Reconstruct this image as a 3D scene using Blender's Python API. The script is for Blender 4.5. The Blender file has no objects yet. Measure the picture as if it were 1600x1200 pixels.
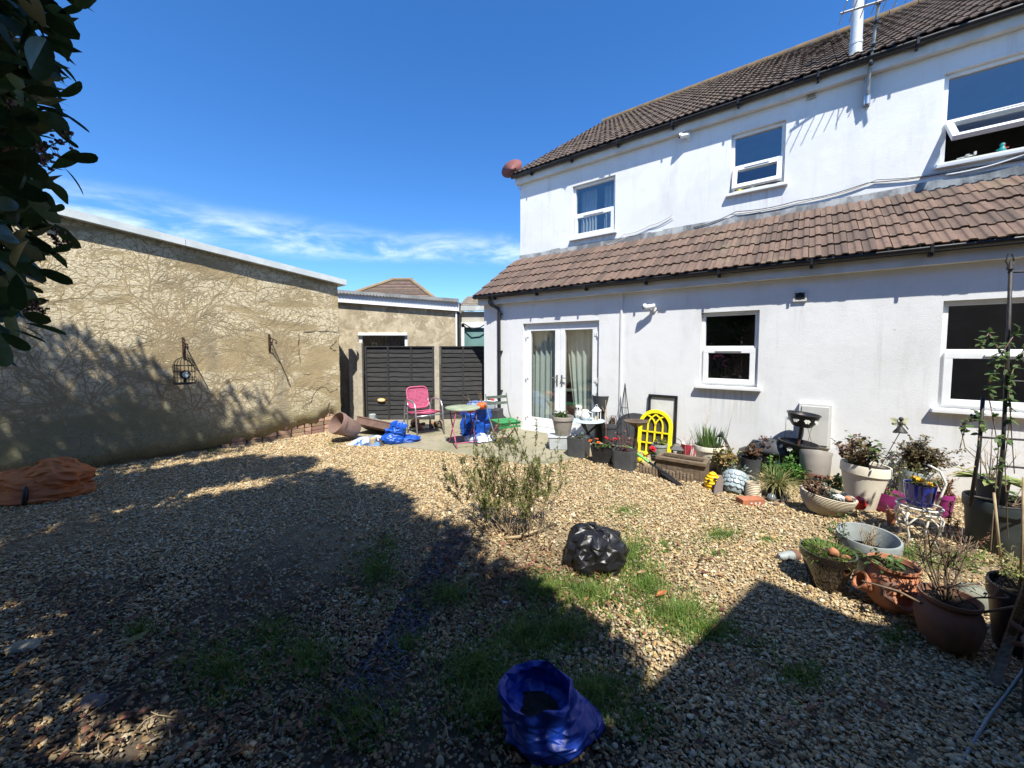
import bpy, math, random
import numpy as np
from mathutils import Vector, Matrix, noise

random.seed(7); rng = np.random.default_rng(7)
scene = bpy.context.scene
COL = scene.collection
R = math.radians

# ------------------------------------------------------------------ camera
CAM_H, FPX, PITCH = 1.6, 601.0, R(3.2)
cam_d = bpy.data.cameras.new('camera'); cam = bpy.data.objects.new('camera', cam_d); COL.objects.link(cam)
cam.location = (0, 0, CAM_H); cam.rotation_euler = (R(90) - PITCH, 0, 0)
cam_d.sensor_width = 36; cam_d.lens = FPX / 1600 * 36
HORIZON = 545.0; CYP = HORIZON + FPX * math.tan(PITCH)
cam_d.shift_y = (CYP - 600) / 1600
cam_d.clip_start = .05; cam_d.clip_end = 2000
scene.camera = cam
scene.render.resolution_x, scene.render.resolution_y = 1024, 768

# ------------------------------------------------------------------ light
SUN_EL = R(57.5)
SUN_H = Vector((-.16, .987, 0)).normalized()          # the way the light travels over the ground
SUN_RAY = Vector((SUN_H.x * math.cos(SUN_EL), SUN_H.y * math.cos(SUN_EL), -math.sin(SUN_EL)))
sun_d = bpy.data.lights.new('sun', 'SUN'); sun = bpy.data.objects.new('sun', sun_d); COL.objects.link(sun)
sun_d.energy = 5.0; sun_d.angle = R(.53); sun_d.color = (1, .965, .88)
sun.rotation_euler = SUN_RAY.to_track_quat('-Z', 'Y').to_euler()
sun.location = (0, -10, 20)

world = bpy.data.worlds.new('World'); scene.world = world; world.use_nodes = True
nt = world.node_tree; nt.nodes.clear()
def wn(t, **k):
    n = nt.nodes.new(t)
    for a, b in k.items(): setattr(n, a, b)
    return n
wo = wn('ShaderNodeOutputWorld'); bg = wn('ShaderNodeBackground')
sky = wn('ShaderNodeTexSky', sky_type='NISHITA', sun_disc=False, sun_elevation=SUN_EL,
         sun_rotation=math.atan2(-SUN_H.x, -SUN_H.y), altitude=10, air_density=1.0, dust_density=.25, ozone_density=3.2)
bg.inputs['Strength'].default_value = .108
# thin cirrus over the roofs, laid out by direction in the sky
tc = wn('ShaderNodeTexCoord'); sx = wn('ShaderNodeSeparateXYZ'); nt.links.new(tc.outputs['Generated'], sx.inputs[0])
def wm(op, a, b=None, clamp=False):
    n = wn('ShaderNodeMath', operation=op, use_clamp=clamp)
    for i, v in enumerate((a, b)):
        if v is None: continue
        if hasattr(v, 'links'): nt.links.new(v, n.inputs[i])
        else: n.inputs[i].default_value = v
    return n.outputs[0]
az = wm('ARCTAN2', sx.outputs[0], sx.outputs[1]); el = wm('ARCSINE', sx.outputs[2])
cv = wn('ShaderNodeCombineXYZ')
nt.links.new(wm('ADD', wm('MULTIPLY', az, 3.2), wm('MULTIPLY', el, -2.5)), cv.inputs[0]); nt.links.new(wm('MULTIPLY', el, 11.), cv.inputs[1])
cn = wn('ShaderNodeTexNoise'); cn.inputs['Scale'].default_value = 2.1; cn.inputs['Detail'].default_value = 9
cn.inputs['Roughness'].default_value = .62; cn.inputs['Distortion'].default_value = .35
nt.links.new(cv.outputs[0], cn.inputs['Vector'])
cv2 = wn('ShaderNodeCombineXYZ'); nt.links.new(wm('MULTIPLY', az, 1.4), cv2.inputs[0]); nt.links.new(wm('MULTIPLY', el, 3.), cv2.inputs[1])
cn2 = wn('ShaderNodeTexNoise'); cn2.inputs['Scale'].default_value = 1.3; cn2.inputs['Detail'].default_value = 3
nt.links.new(cv2.outputs[0], cn2.inputs['Vector'])
elw = wm('ADD', el, wm('MULTIPLY', wm('SUBTRACT', cn2.outputs[0], .5), .07))
def sstep(v, lo, hi):
    n = wn('ShaderNodeMapRange', interpolation_type='SMOOTHSTEP')
    nt.links.new(v, n.inputs[0]); n.inputs[1].default_value = lo; n.inputs[2].default_value = hi
    return n.outputs[0]
band = wm('MULTIPLY', sstep(elw, .2, .235), wm('SUBTRACT', 1.0, sstep(elw, .23, .295)))
cm = wm('MULTIPLY', wm('MULTIPLY', band, sstep(cn.outputs[0], .34, .8)), .62)
mx = wn('ShaderNodeMix', data_type='RGBA'); nt.links.new(cm, mx.inputs[0])
gm = wn('ShaderNodeMix', data_type='RGBA', blend_type='MULTIPLY'); gm.inputs[0].default_value = 1
hsv = wn('ShaderNodeHueSaturation'); hsv.inputs['Saturation'].default_value = 1.24; nt.links.new(sky.outputs[0], hsv.inputs['Color']); nt.links.new(hsv.outputs[0], gm.inputs[6]); gm.inputs[7].default_value = (.8, 1.0, 1.22, 1)
nt.links.new(gm.outputs[2], mx.inputs[6]); mx.inputs[7].default_value = (9.5, 9.8, 10.5, 1)
nt.links.new(mx.outputs[2], bg.inputs[0]); nt.links.new(bg.outputs[0], wo.inputs[0])

vs = scene.view_settings
vs.view_transform = 'Standard'; vs.look = 'None'; vs.exposure = .78; vs.gamma = 1; vs.use_curve_mapping = False
scene.cycles.use_denoising = True
scene.cycles.max_bounces = 6; scene.cycles.diffuse_bounces = 3; scene.cycles.glossy_bounces = 3
scene.cycles.transparent_max_bounces = 12; scene.cycles.transmission_bounces = 4
scene.cycles.caustics_reflective = False; scene.cycles.caustics_refractive = False
scene.cycles.sample_clamp_indirect = 6

# ------------------------------------------------------------------ surveying: picture measurements to places in the garden
def ray(px, py):
    x = (px - 800) / FPX; y = -(py - CYP) / FPX
    return Vector((x, math.cos(PITCH) + y * math.sin(PITCH), -math.sin(PITCH) + y * math.cos(PITCH)))
CAMV = Vector((0, 0, CAM_H))
def G(px, py, z=0.):                      # point on the ground (or on a level z)
    d = ray(px, py); return CAMV + d * ((z - CAM_H) / d.z)
def A(px, py, Y):                         # point at a distance Y down the garden
    d = ray(px, py); return CAMV + d * (Y / d.y)
def mpp(Y): return Y / FPX                # metres for one measured pixel at distance Y

# ------------------------------------------------------------------ mesh helpers
class MB:
    def __init__(s): s.v = []; s.f = []
    def add(s, vs, fs, M=None):
        o = len(s.v)
        s.v += [tuple(M @ Vector(p)) for p in vs] if M is not None else [tuple(p) for p in vs]
        s.f += [tuple(i + o for i in f) for f in fs]; return s
    def box(s, c, d, M=None, taper=1.0):
        x, y, z = d[0] / 2, d[1] / 2, d[2] / 2; t = taper
        vs = [(-x*t,-y*t,-z),(x*t,-y*t,-z),(x*t,y*t,-z),(-x*t,y*t,-z),(-x,-y,z),(x,-y,z),(x,y,z),(-x,y,z)]
        vs = [(a + c[0], b + c[1], e + c[2]) for a, b, e in vs]
        return s.add(vs, [(3,2,1,0),(4,5,6,7),(0,1,5,4),(1,2,6,5),(2,3,7,6),(3,0,4,7)], M)
    def tube(s, pts, r, n=7, closed=False, M=None):
        P = [Vector(p) for p in pts]; k = len(P)
        rs = r if isinstance(r, (list, tuple)) else [r] * k
        vs = []; fs = []; prev = None
        for i in range(k):
            if closed: t = P[(i + 1) % k] - P[i - 1]
            else: t = P[min(i + 1, k - 1)] - P[max(i - 1, 0)]
            if t.length < 1e-9: t = Vector((0, 0, 1))
            t.normalize()
            if prev is None:
                u = t.cross(Vector((0, 0, 1)))
                if u.length < .05: u = t.cross(Vector((1, 0, 0)))
            else:
                u = prev - t * prev.dot(t)
                if u.length < 1e-5: u = t.cross(Vector((1, 0, .3)))
            u.normalize(); prev = u; w = t.cross(u)
            for j in range(n):
                a = 2 * math.pi * j / n
                vs.append(P[i] + (u * math.cos(a) + w * math.sin(a)) * rs[i])
        m = k if closed else k - 1
        for i in range(m):
            for j in range(n):
                a, b = i * n + j, i * n + (j + 1) % n; c, d = ((i + 1) % k) * n + (j + 1) % n, ((i + 1) % k) * n + j
                fs.append((a, b, c, d))
        if not closed:
            fs.append(tuple(range(n - 1, -1, -1))); fs.append(tuple((k - 1) * n + j for j in range(n)))
        return s.add(vs, fs, M)
    def lathe(s, prof, n=28, M=None, wob=None, sx=1, sy=1):
        vs = []; fs = []; k = len(prof)
        for r, z in prof:
            for j in range(n):
                a = 2 * math.pi * j / n
                vs.append((r * sx * math.cos(a), r * sy * math.sin(a), z))
        for i in range(k - 1):
            for j in range(n):
                fs.append((i*n + j, i*n + (j+1) % n, (i+1)*n + (j+1) % n, (i+1)*n + j))
        if prof[0][0] > 1e-6: fs.append(tuple(range(n - 1, -1, -1)))
        if prof[-1][0] > 1e-6: fs.append(tuple((k - 1) * n + j for j in range(n)))
        if wob: vs = [wob(Vector(p)) for p in vs]
        return s.add(vs, fs, M)
    def leaf(s, base, d, up, L, W, bend=.15, fold=.1):
        d = Vector(d).normalized(); up = Vector(up); w = d.cross(up)
        if w.length < 1e-4: w = d.cross(Vector((1, .2, .1)))
        w.normalize(); n = w.cross(d).normalized(); b = Vector(base)
        p = [b, b + d*L*.35 + w*W*.5 + n*W*fold, b + d*L*.35 - w*W*.5 + n*W*fold, b + d*L*.38,
             b + d*L*.75 + w*W*.36 - n*L*bend*.5, b + d*L*.75 - w*W*.36 - n*L*bend*.5, b + d*L*.76 - n*L*bend*.6, b + d*L - n*L*bend]
        return s.add(p, [(0,1,3),(0,3,2),(1,4,6,3),(3,6,5,2),(4,7,6),(6,7,5)])
    def leaflet(s, base, d, up, L, W):     # two-triangle leaf for small foliage
        d = Vector(d).normalized(); w = d.cross(Vector(up))
        if w.length < 1e-4: w = d.cross(Vector((1, .2, .1)))
        w.normalize(); b = Vector(base); n = w.cross(d)
        return s.add([b, b + d*L*.5 + w*W*.5, b + d*L - n*L*.12, b + d*L*.5 - w*W*.5], [(0,1,2,3)])
    def blade(s, base, d, L, W, droop=.4, seg=4, lean=0.3, az=0.):
        b = Vector(base); h = Vector((math.cos(az), math.sin(az), 0)); w = Vector((-math.sin(az), math.cos(az), 0))
        vs = []; fs = []
        for i in range(seg + 1):
            t = i / seg; th = lean + droop * t
            if i: b = b + (h * math.sin(th) + Vector((0, 0, math.cos(th)))) * (L / seg)
            ww = W * .5 * (1 - t ** 2.2) + 1e-4
            vs += [b + w * ww, b - w * ww]
        for i in range(seg): fs.append((2*i, 2*i+1, 2*i+3, 2*i+2))
        return s.add(vs, fs)
    def build(s, name, m, parent=None, smooth=False, bevel=0, loc=None, rot=None):
        me = bpy.data.meshes.new(name); me.from_pydata(s.v, [], s.f); me.update()
        if m is not None: me.materials.append(m)
        if smooth: me.polygons.foreach_set('use_smooth', [True] * len(me.polygons))
        o = bpy.data.objects.new(name, me); COL.objects.link(o)
        if parent is not None: o.parent = parent
        if loc is not None: o.location = loc
        if rot is not None: o.rotation_euler = rot
        if bevel:
            b = o.modifiers.new('bevel', 'BEVEL'); b.width = bevel; b.segments = 2; b.limit_method = 'ANGLE'; b.angle_limit = R(40)
            me.polygons.foreach_set('use_smooth', [True] * len(me.polygons))
            wnm = o.modifiers.new('wn', 'WEIGHTED_NORMAL'); wnm.keep_sharp = False
        if smooth == 'auto':
            me.set_sharp_from_angle(angle=R(38))
        return o

def tag(o, label, cat, group=None, kind=None):
    if label: o['label'] = label
    if cat: o['category'] = cat
    if group: o['group'] = group
    if kind: o['kind'] = kind
    return o
def thing(name, label, cat, loc=(0, 0, 0), rotz=0., group=None, rot=None):
    o = bpy.data.objects.new(name, None); COL.objects.link(o)
    o.empty_display_size = .1; o.location = loc; o.rotation_euler = rot if rot is not None else (0, 0, rotz)
    return tag(o, label, cat, group)
def T(x=0, y=0, z=0): return Matrix.Translation((x, y, z))
def RX(a): return Matrix.Rotation(a, 4, 'X')
def RY(a): return Matrix.Rotation(a, 4, 'Y')
def RZ(a): return Matrix.Rotation(a, 4, 'Z')
def mesh_np(name, V, Fq, m, parent=None, smooth=False):
    """big mesh from numpy arrays: V (n,3), Fq (k,3 or 4)"""
    me = bpy.data.meshes.new(name); k, c = Fq.shape
    me.vertices.add(len(V)); me.vertices.foreach_set('co', np.ascontiguousarray(V, dtype=np.float32).ravel())
    me.loops.add(k * c); me.loops.foreach_set('vertex_index', np.ascontiguousarray(Fq, dtype=np.int32).ravel())
    me.polygons.add(k); me.polygons.foreach_set('loop_start', np.arange(0, k * c, c, dtype=np.int32))
    me.update(calc_edges=True); me.validate()
    if m: me.materials.append(m)
    if smooth: me.polygons.foreach_set('use_smooth', [True] * k)
    o = bpy.data.objects.new(name, me); COL.objects.link(o)
    if parent is not None: o.parent = parent
    return o

# ------------------------------------------------------------------ materials
def nodes(name):
    m = bpy.data.materials.new(name); m.use_nodes = True; t = m.node_tree
    return m, t, t.nodes['Principled BSDF']
def mixc(t, fac, a, b, blend='MIX'):
    n = t.nodes.new('ShaderNodeMix'); n.data_type = 'RGBA'; n.blend_type = blend
    for s, v in ((n.inputs[0], fac), (n.inputs[6], a), (n.inputs[7], b)):
        if hasattr(v, 'links'): t.links.new(v, s)
        elif isinstance(v, (int, float)): s.default_value = v
        else: s.default_value = (*v[:3], 1)
    return n.outputs[2]
def noi(t, scale, detail=4, rough=.55, dist=0, vec=None, out=0):
    n = t.nodes.new('ShaderNodeTexNoise'); n.inputs['Scale'].default_value = scale; n.inputs['Detail'].default_value = detail
    n.inputs['Roughness'].default_value = rough; n.inputs['Distortion'].default_value = dist
    if vec is not None: t.links.new(vec, n.inputs['Vector'])
    return n.outputs[out]
def mr(t, v, lo, hi, a=0., b=1.):
    n = t.nodes.new('ShaderNodeMapRange'); n.interpolation_type = 'SMOOTHSTEP'; t.links.new(v, n.inputs[0])
    for i, x in enumerate((lo, hi, a, b)): n.inputs[i + 1].default_value = x
    return n.outputs[0]
def mth(t, op, a, b=0.):
    n = t.nodes.new('ShaderNodeMath'); n.operation = op
    for i, v in enumerate((a, b)):
        if hasattr(v, 'links'): t.links.new(v, n.inputs[i])
        else: n.inputs[i].default_value = v
    return n.outputs[0]
def ocoord(t, kind='Object', scale=None):
    c = t.nodes.new('ShaderNodeTexCoord').outputs[kind]
    if scale:
        mp = t.nodes.new('ShaderNodeMapping'); mp.inputs['Scale'].default_value = scale; t.links.new(c, mp.inputs[0]); c = mp.outputs[0]
    return c
def bumpn(t, b, h, strength=.4, dist=.01):
    n = t.nodes.new('ShaderNodeBump'); n.inputs['Strength'].default_value = strength; n.inputs['Distance'].default_value = dist
    t.links.new(h, n.inputs['Height']); t.links.new(n.outputs[0], b.inputs['Normal'])
def pm(name, c1, c2=None, scale=6., rough=.7, bump=0., bscale=60., bdist=.004, metal=0., spec=.4, lo=.35, hi=.65,
       stretch=None, rnd=0., island=0., coat=0., trans=0.):
    """procedural principled material: two colours mixed by noise, optional fine relief and per-object variation"""
    m, t, b = nodes(name); oc = ocoord(t, 'Object', stretch)
    c2 = c2 or tuple(x * .72 for x in c1)
    col = mixc(t, mr(t, noi(t, scale, 5, .6, .3, oc), lo, hi), c1, c2)
    if rnd or island:
        if island: v = t.nodes.new('ShaderNodeNewGeometry').outputs['Random Per Island']; amt = island
        else: v = t.nodes.new('ShaderNodeObjectInfo').outputs['Random']; amt = rnd
        hs = t.nodes.new('ShaderNodeHueSaturation'); t.links.new(col, hs.inputs['Color'])
        t.links.new(mr(t, v, 0, 1, 1 - amt, 1 + amt), hs.inputs['Value'])
        hv = t.nodes.new('ShaderNodeMath'); hv.operation = 'FRACT'; t.links.new(mth(t, 'MULTIPLY', v, 17.3), hv.inputs[0])
        t.links.new(mr(t, hv.outputs[0], 0, 1, .5 - amt * .06, .5 + amt * .06), hs.inputs['Hue']); col = hs.outputs[0]
    t.links.new(col, b.inputs['Base Color'])
    b.inputs['Roughness'].default_value = rough; b.inputs['Metallic'].default_value = metal
    b.inputs['Specular IOR Level'].default_value = spec
    if coat: b.inputs['Coat Weight'].default_value = coat; b.inputs['Coat Roughness'].default_value = .12
    if bump: bumpn(t, b, noi(t, bscale, 6, .6, 0, oc), bump, bdist)
    if trans:
        o = t.nodes['Material Output']; tr = t.nodes.new('ShaderNodeBsdfTranslucent'); t.links.new(col, tr.inputs[0])
        ms = t.nodes.new('ShaderNodeMixShader'); ms.inputs[0].default_value = trans
        t.links.new(b.outputs[0], ms.inputs[1]); t.links.new(tr.outputs[0], ms.inputs[2]); t.links.new(ms.outputs[0], o.inputs[0])
    return m
def plastic(name, c1, c2, rough=.25, crinkle=.6, scale=7):
    """thin crinkled sheet: creases from a warped cell pattern"""
    m, t, b = nodes(name); oc = ocoord(t); nz = t.nodes.new('ShaderNodeTexNoise'); nz.inputs['Scale'].default_value = 5; nz.inputs['Detail'].default_value = 3; t.links.new(oc, nz.inputs['Vector'])
    sc = t.nodes.new('ShaderNodeVectorMath'); sc.operation = 'SCALE'; sc.inputs['Scale'].default_value = .16; t.links.new(nz.outputs['Color'], sc.inputs[0])
    ad = t.nodes.new('ShaderNodeVectorMath'); ad.operation = 'ADD'; t.links.new(oc, ad.inputs[0]); t.links.new(sc.outputs[0], ad.inputs[1])
    h = None
    for s_, w_ in ((scale, 1.), (scale * 2.6, .3)):
        vo = t.nodes.new('ShaderNodeTexVoronoi'); vo.inputs['Scale'].default_value = s_; t.links.new(ad.outputs[0], vo.inputs['Vector'])
        q = mth(t, 'MULTIPLY', vo.outputs['Distance'], w_); h = q if h is None else mth(t, 'ADD', h, q)
    bumpn(t, b, h, crinkle, .022); t.links.new(mixc(t, mr(t, noi(t, 4, 4, .6, .4, oc), .35, .65), c1, c2), b.inputs['Base Color'])
    b.inputs['Roughness'].default_value = rough; b.inputs['Specular IOR Level'].default_value = .5
    return m
def glass(name, tint=(.75, .85, .85), refl=1.7, rough=.0):
    m, t, b = nodes(name); t.nodes.remove(b); o = t.nodes['Material Output']
    tr = t.nodes.new('ShaderNodeBsdfTransparent'); tr.inputs[0].default_value = (*tint, 1)
    gl = t.nodes.new('ShaderNodeBsdfGlossy'); gl.inputs['Roughness'].default_value = rough
    lw = t.nodes.new('ShaderNodeLayerWeight'); lw.inputs[0].default_value = .5
    f0 = ((refl - 1) / (refl + 1)) ** 2; fr = mth(t, 'ADD', mth(t, 'MULTIPLY', mth(t, 'POWER', lw.outputs['Facing'], 5.), 1 - f0), f0)
    ms = t.nodes.new('ShaderNodeMixShader'); t.links.new(fr, ms.inputs[0])
    t.links.new(tr.outputs[0], ms.inputs[1]); t.links.new(gl.outputs[0], ms.inputs[2]); t.links.new(ms.outputs[0], o.inputs[0])
    return m

M = {}
M['upvc'] = pm('white_upvc', (.82, .83, .83), (.74, .75, .75), 3, .35, spec=.5)
M['trim'] = pm('white_painted_trim', (.66, .66, .64), (.55, .54, .5), 2.5, .55, .15, 30)
M['black'] = pm('black_plastic', (.012, .012, .014), (.022, .022, .024), 5, .38, .1, 40)
M['glass'] = glass('window_glass', (.95, .97, .965), 2.25)
M['frost'] = pm('frosted_glass', (.17, .3, .29), (.12, .22, .22), 1.4, .18, spec=.6)
M['soil'] = pm('potting_soil', (.05, .034, .022), (.02, .014, .01), 25, .95, .9, 90, .02)
M['rust'] = pm('rusty_iron', (.09, .045, .028), (.035, .022, .018), 25, .8, .4, 120, metal=.2)
M['iron'] = pm('dark_iron', (.025, .025, .026), (.05, .045, .04), 18, .55, .3, 120, metal=.3)
M['alu'] = pm('dull_aluminium', (.55, .56, .57), (.42, .43, .44), 9, .38, metal=.85)
M['wood'] = pm('weathered_timber', (.2, .145, .095), (.1, .072, .048), 9, .85, .5, 40, stretch=(1, 8, 8))
M['twig'] = pm('dry_twig', (.2, .14, .09), (.11, .075, .05), 14, .85)
M['straw'] = pm('pale_dry_stem', (.42, .33, .2), (.28, .2, .11), 14, .85)
M['bark'] = pm('bark', (.07, .05, .035), (.035, .027, .02), 12, .9, .7, 40, .01)
M['leafdark'] = pm('glossy_evergreen_leaf', (.032, .062, .018), (.05, .085, .026), 7, .45, spec=.3, rnd=.35, trans=.3)
M['leafcrown'] = pm('evergreen_crown_leaf', (.02, .038, .013), (.032, .055, .018), 7, .55, spec=.25, island=.3, trans=.15)
def leafm(n, a, b=None, isl=.3, tr=.25, r=.55): return pm(n, a, b or tuple(x * .6 for x in a), 9, r, spec=.35, island=isl, trans=tr)
M['green'] = leafm('mid_green_leaf', (.075, .13, .03))
M['lime'] = leafm('yellow_green_leaf', (.2, .24, .05))
M['olive'] = leafm('olive_twiggy_leaf', (.26, .29, .09), (.17, .2, .06), .35, .4)
M['grass'] = leafm('grass_blade', (.15, .24, .04), (.09, .16, .025), .35, .35)
M['drygrass'] = leafm('dry_grass_blade', (.3, .27, .11), (.2, .19, .07), .3)
M['brownleaf'] = leafm('brown_dry_leaf', (.16, .085, .045), (.09, .05, .03), .4)
M['redleaf'] = leafm('reddish_leaf', (.19, .085, .055), (.12, .1, .04), .5)
M['greyleaf'] = leafm('silver_green_leaf', (.17, .22, .17), (.1, .14, .11))
M['iris'] = leafm('iris_blade', (.14, .24, .07), (.09, .17, .04), .25, .35)
M['cream_edge'] = leafm('variegated_leaf', (.45, .46, .17), (.1, .17, .04), .2)
M['pinkflower'] = leafm('pink_petal', (.55, .12, .3), (.4, .1, .25), .2)
M['redflower'] = leafm('red_petal', (.62, .02, .035), (.5, .02, .05), .2)
M['orangeflower'] = leafm('orange_petal', (.8, .2, .02), (.6, .12, .02), .2)
M['whiteflower'] = leafm('white_petal', (.75, .73, .68), (.6, .58, .5), .1)
M['yellowflower'] = leafm('yellow_petal', (.85, .55, .02), (.75, .4, .02), .1)
# ================================================================== GROUND
def in_poly(P, poly):
    x, y = P[:, 0], P[:, 1]; c = np.zeros(len(P), bool); j = len(poly) - 1
    for i in range(len(poly)):
        xi, yi = poly[i][:2]; xj, yj = poly[j][:2]
        c ^= ((yi > y) != (yj > y)) & (x < (xj - xi) * (y - yi) / (yj - yi + 1e-12) + xi); j = i
    return c
m, t, b = nodes('earth_and_fines'); oc = ocoord(t)
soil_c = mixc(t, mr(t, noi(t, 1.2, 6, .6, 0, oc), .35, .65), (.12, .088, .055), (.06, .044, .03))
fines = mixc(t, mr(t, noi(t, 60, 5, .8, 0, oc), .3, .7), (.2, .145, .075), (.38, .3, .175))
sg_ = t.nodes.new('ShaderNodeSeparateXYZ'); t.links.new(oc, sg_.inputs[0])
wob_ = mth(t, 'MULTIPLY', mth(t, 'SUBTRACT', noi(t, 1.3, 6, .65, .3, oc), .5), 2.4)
soily = mth(t, 'MULTIPLY', mr(t, mth(t, 'ADD', sg_.outputs[1], wob_), 2.3, 3.4, 1, 0), mr(t, mth(t, 'ADD', sg_.outputs[0], wob_), .5, 1.4, 1, 0))  # dark soil at near left, toned to deepen the shaded foreground too
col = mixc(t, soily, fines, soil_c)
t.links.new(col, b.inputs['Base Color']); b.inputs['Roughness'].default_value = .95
bumpn(t, b, noi(t, 60, 6, .7, 0, oc), .8, .02); M['earth'] = m
gr = MB(); gr.add([(-90, -60, 0), (90, -60, 0), (90, 160, 0), (-90, 160, 0)], [(0, 1, 2, 3)])
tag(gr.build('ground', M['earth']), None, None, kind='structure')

m, t, b = nodes('mossy_concrete'); oc = ocoord(t)
col = mixc(t, mr(t, noi(t, 1.6, 7, .65, .4, oc), .35, .68), (.30, .26, .18), (.19, .18, .105))
col = mixc(t, mr(t, noi(t, 38, 5, .7, 0, oc), .5, .72), col, (.38, .34, .26))
col = mixc(t, mr(t, noi(t, 5, 4, .6, .5, oc), .58, .66), col, (.13, .12, .07))
t.links.new(col, b.inputs['Base Color']); b.inputs['Roughness'].default_value = .92
bumpn(t, b, noi(t, 45, 6, .7, 0, oc), .5, .01); M['patio'] = m
PATIO = [G(*p) for p in ((500, 668), (560, 689), (600, 697), (645, 702), (700, 708), (760, 717), (820, 727), (862, 727), (888, 719), (920, 712), (960, 702))]
PATIO = [(p.x, p.y) for p in PATIO] + [(2.2, 6.1), (1.2, 7.3), (-.8, 8.6), (-.4, 9.4), (-4.2, 9.2), (-4.2, 8.0)]
pb = MB(); k = len(PATIO)
pb.add([(x, y, .022) for x, y in PATIO] + [(x, y, -.02) for x, y in PATIO], [tuple(range(k))] + [(i, k + i, k + (i + 1) % k, (i + 1) % k) for i in range(k)])
tag(pb.build('patio', M['patio']), None, None, kind='structure')

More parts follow.
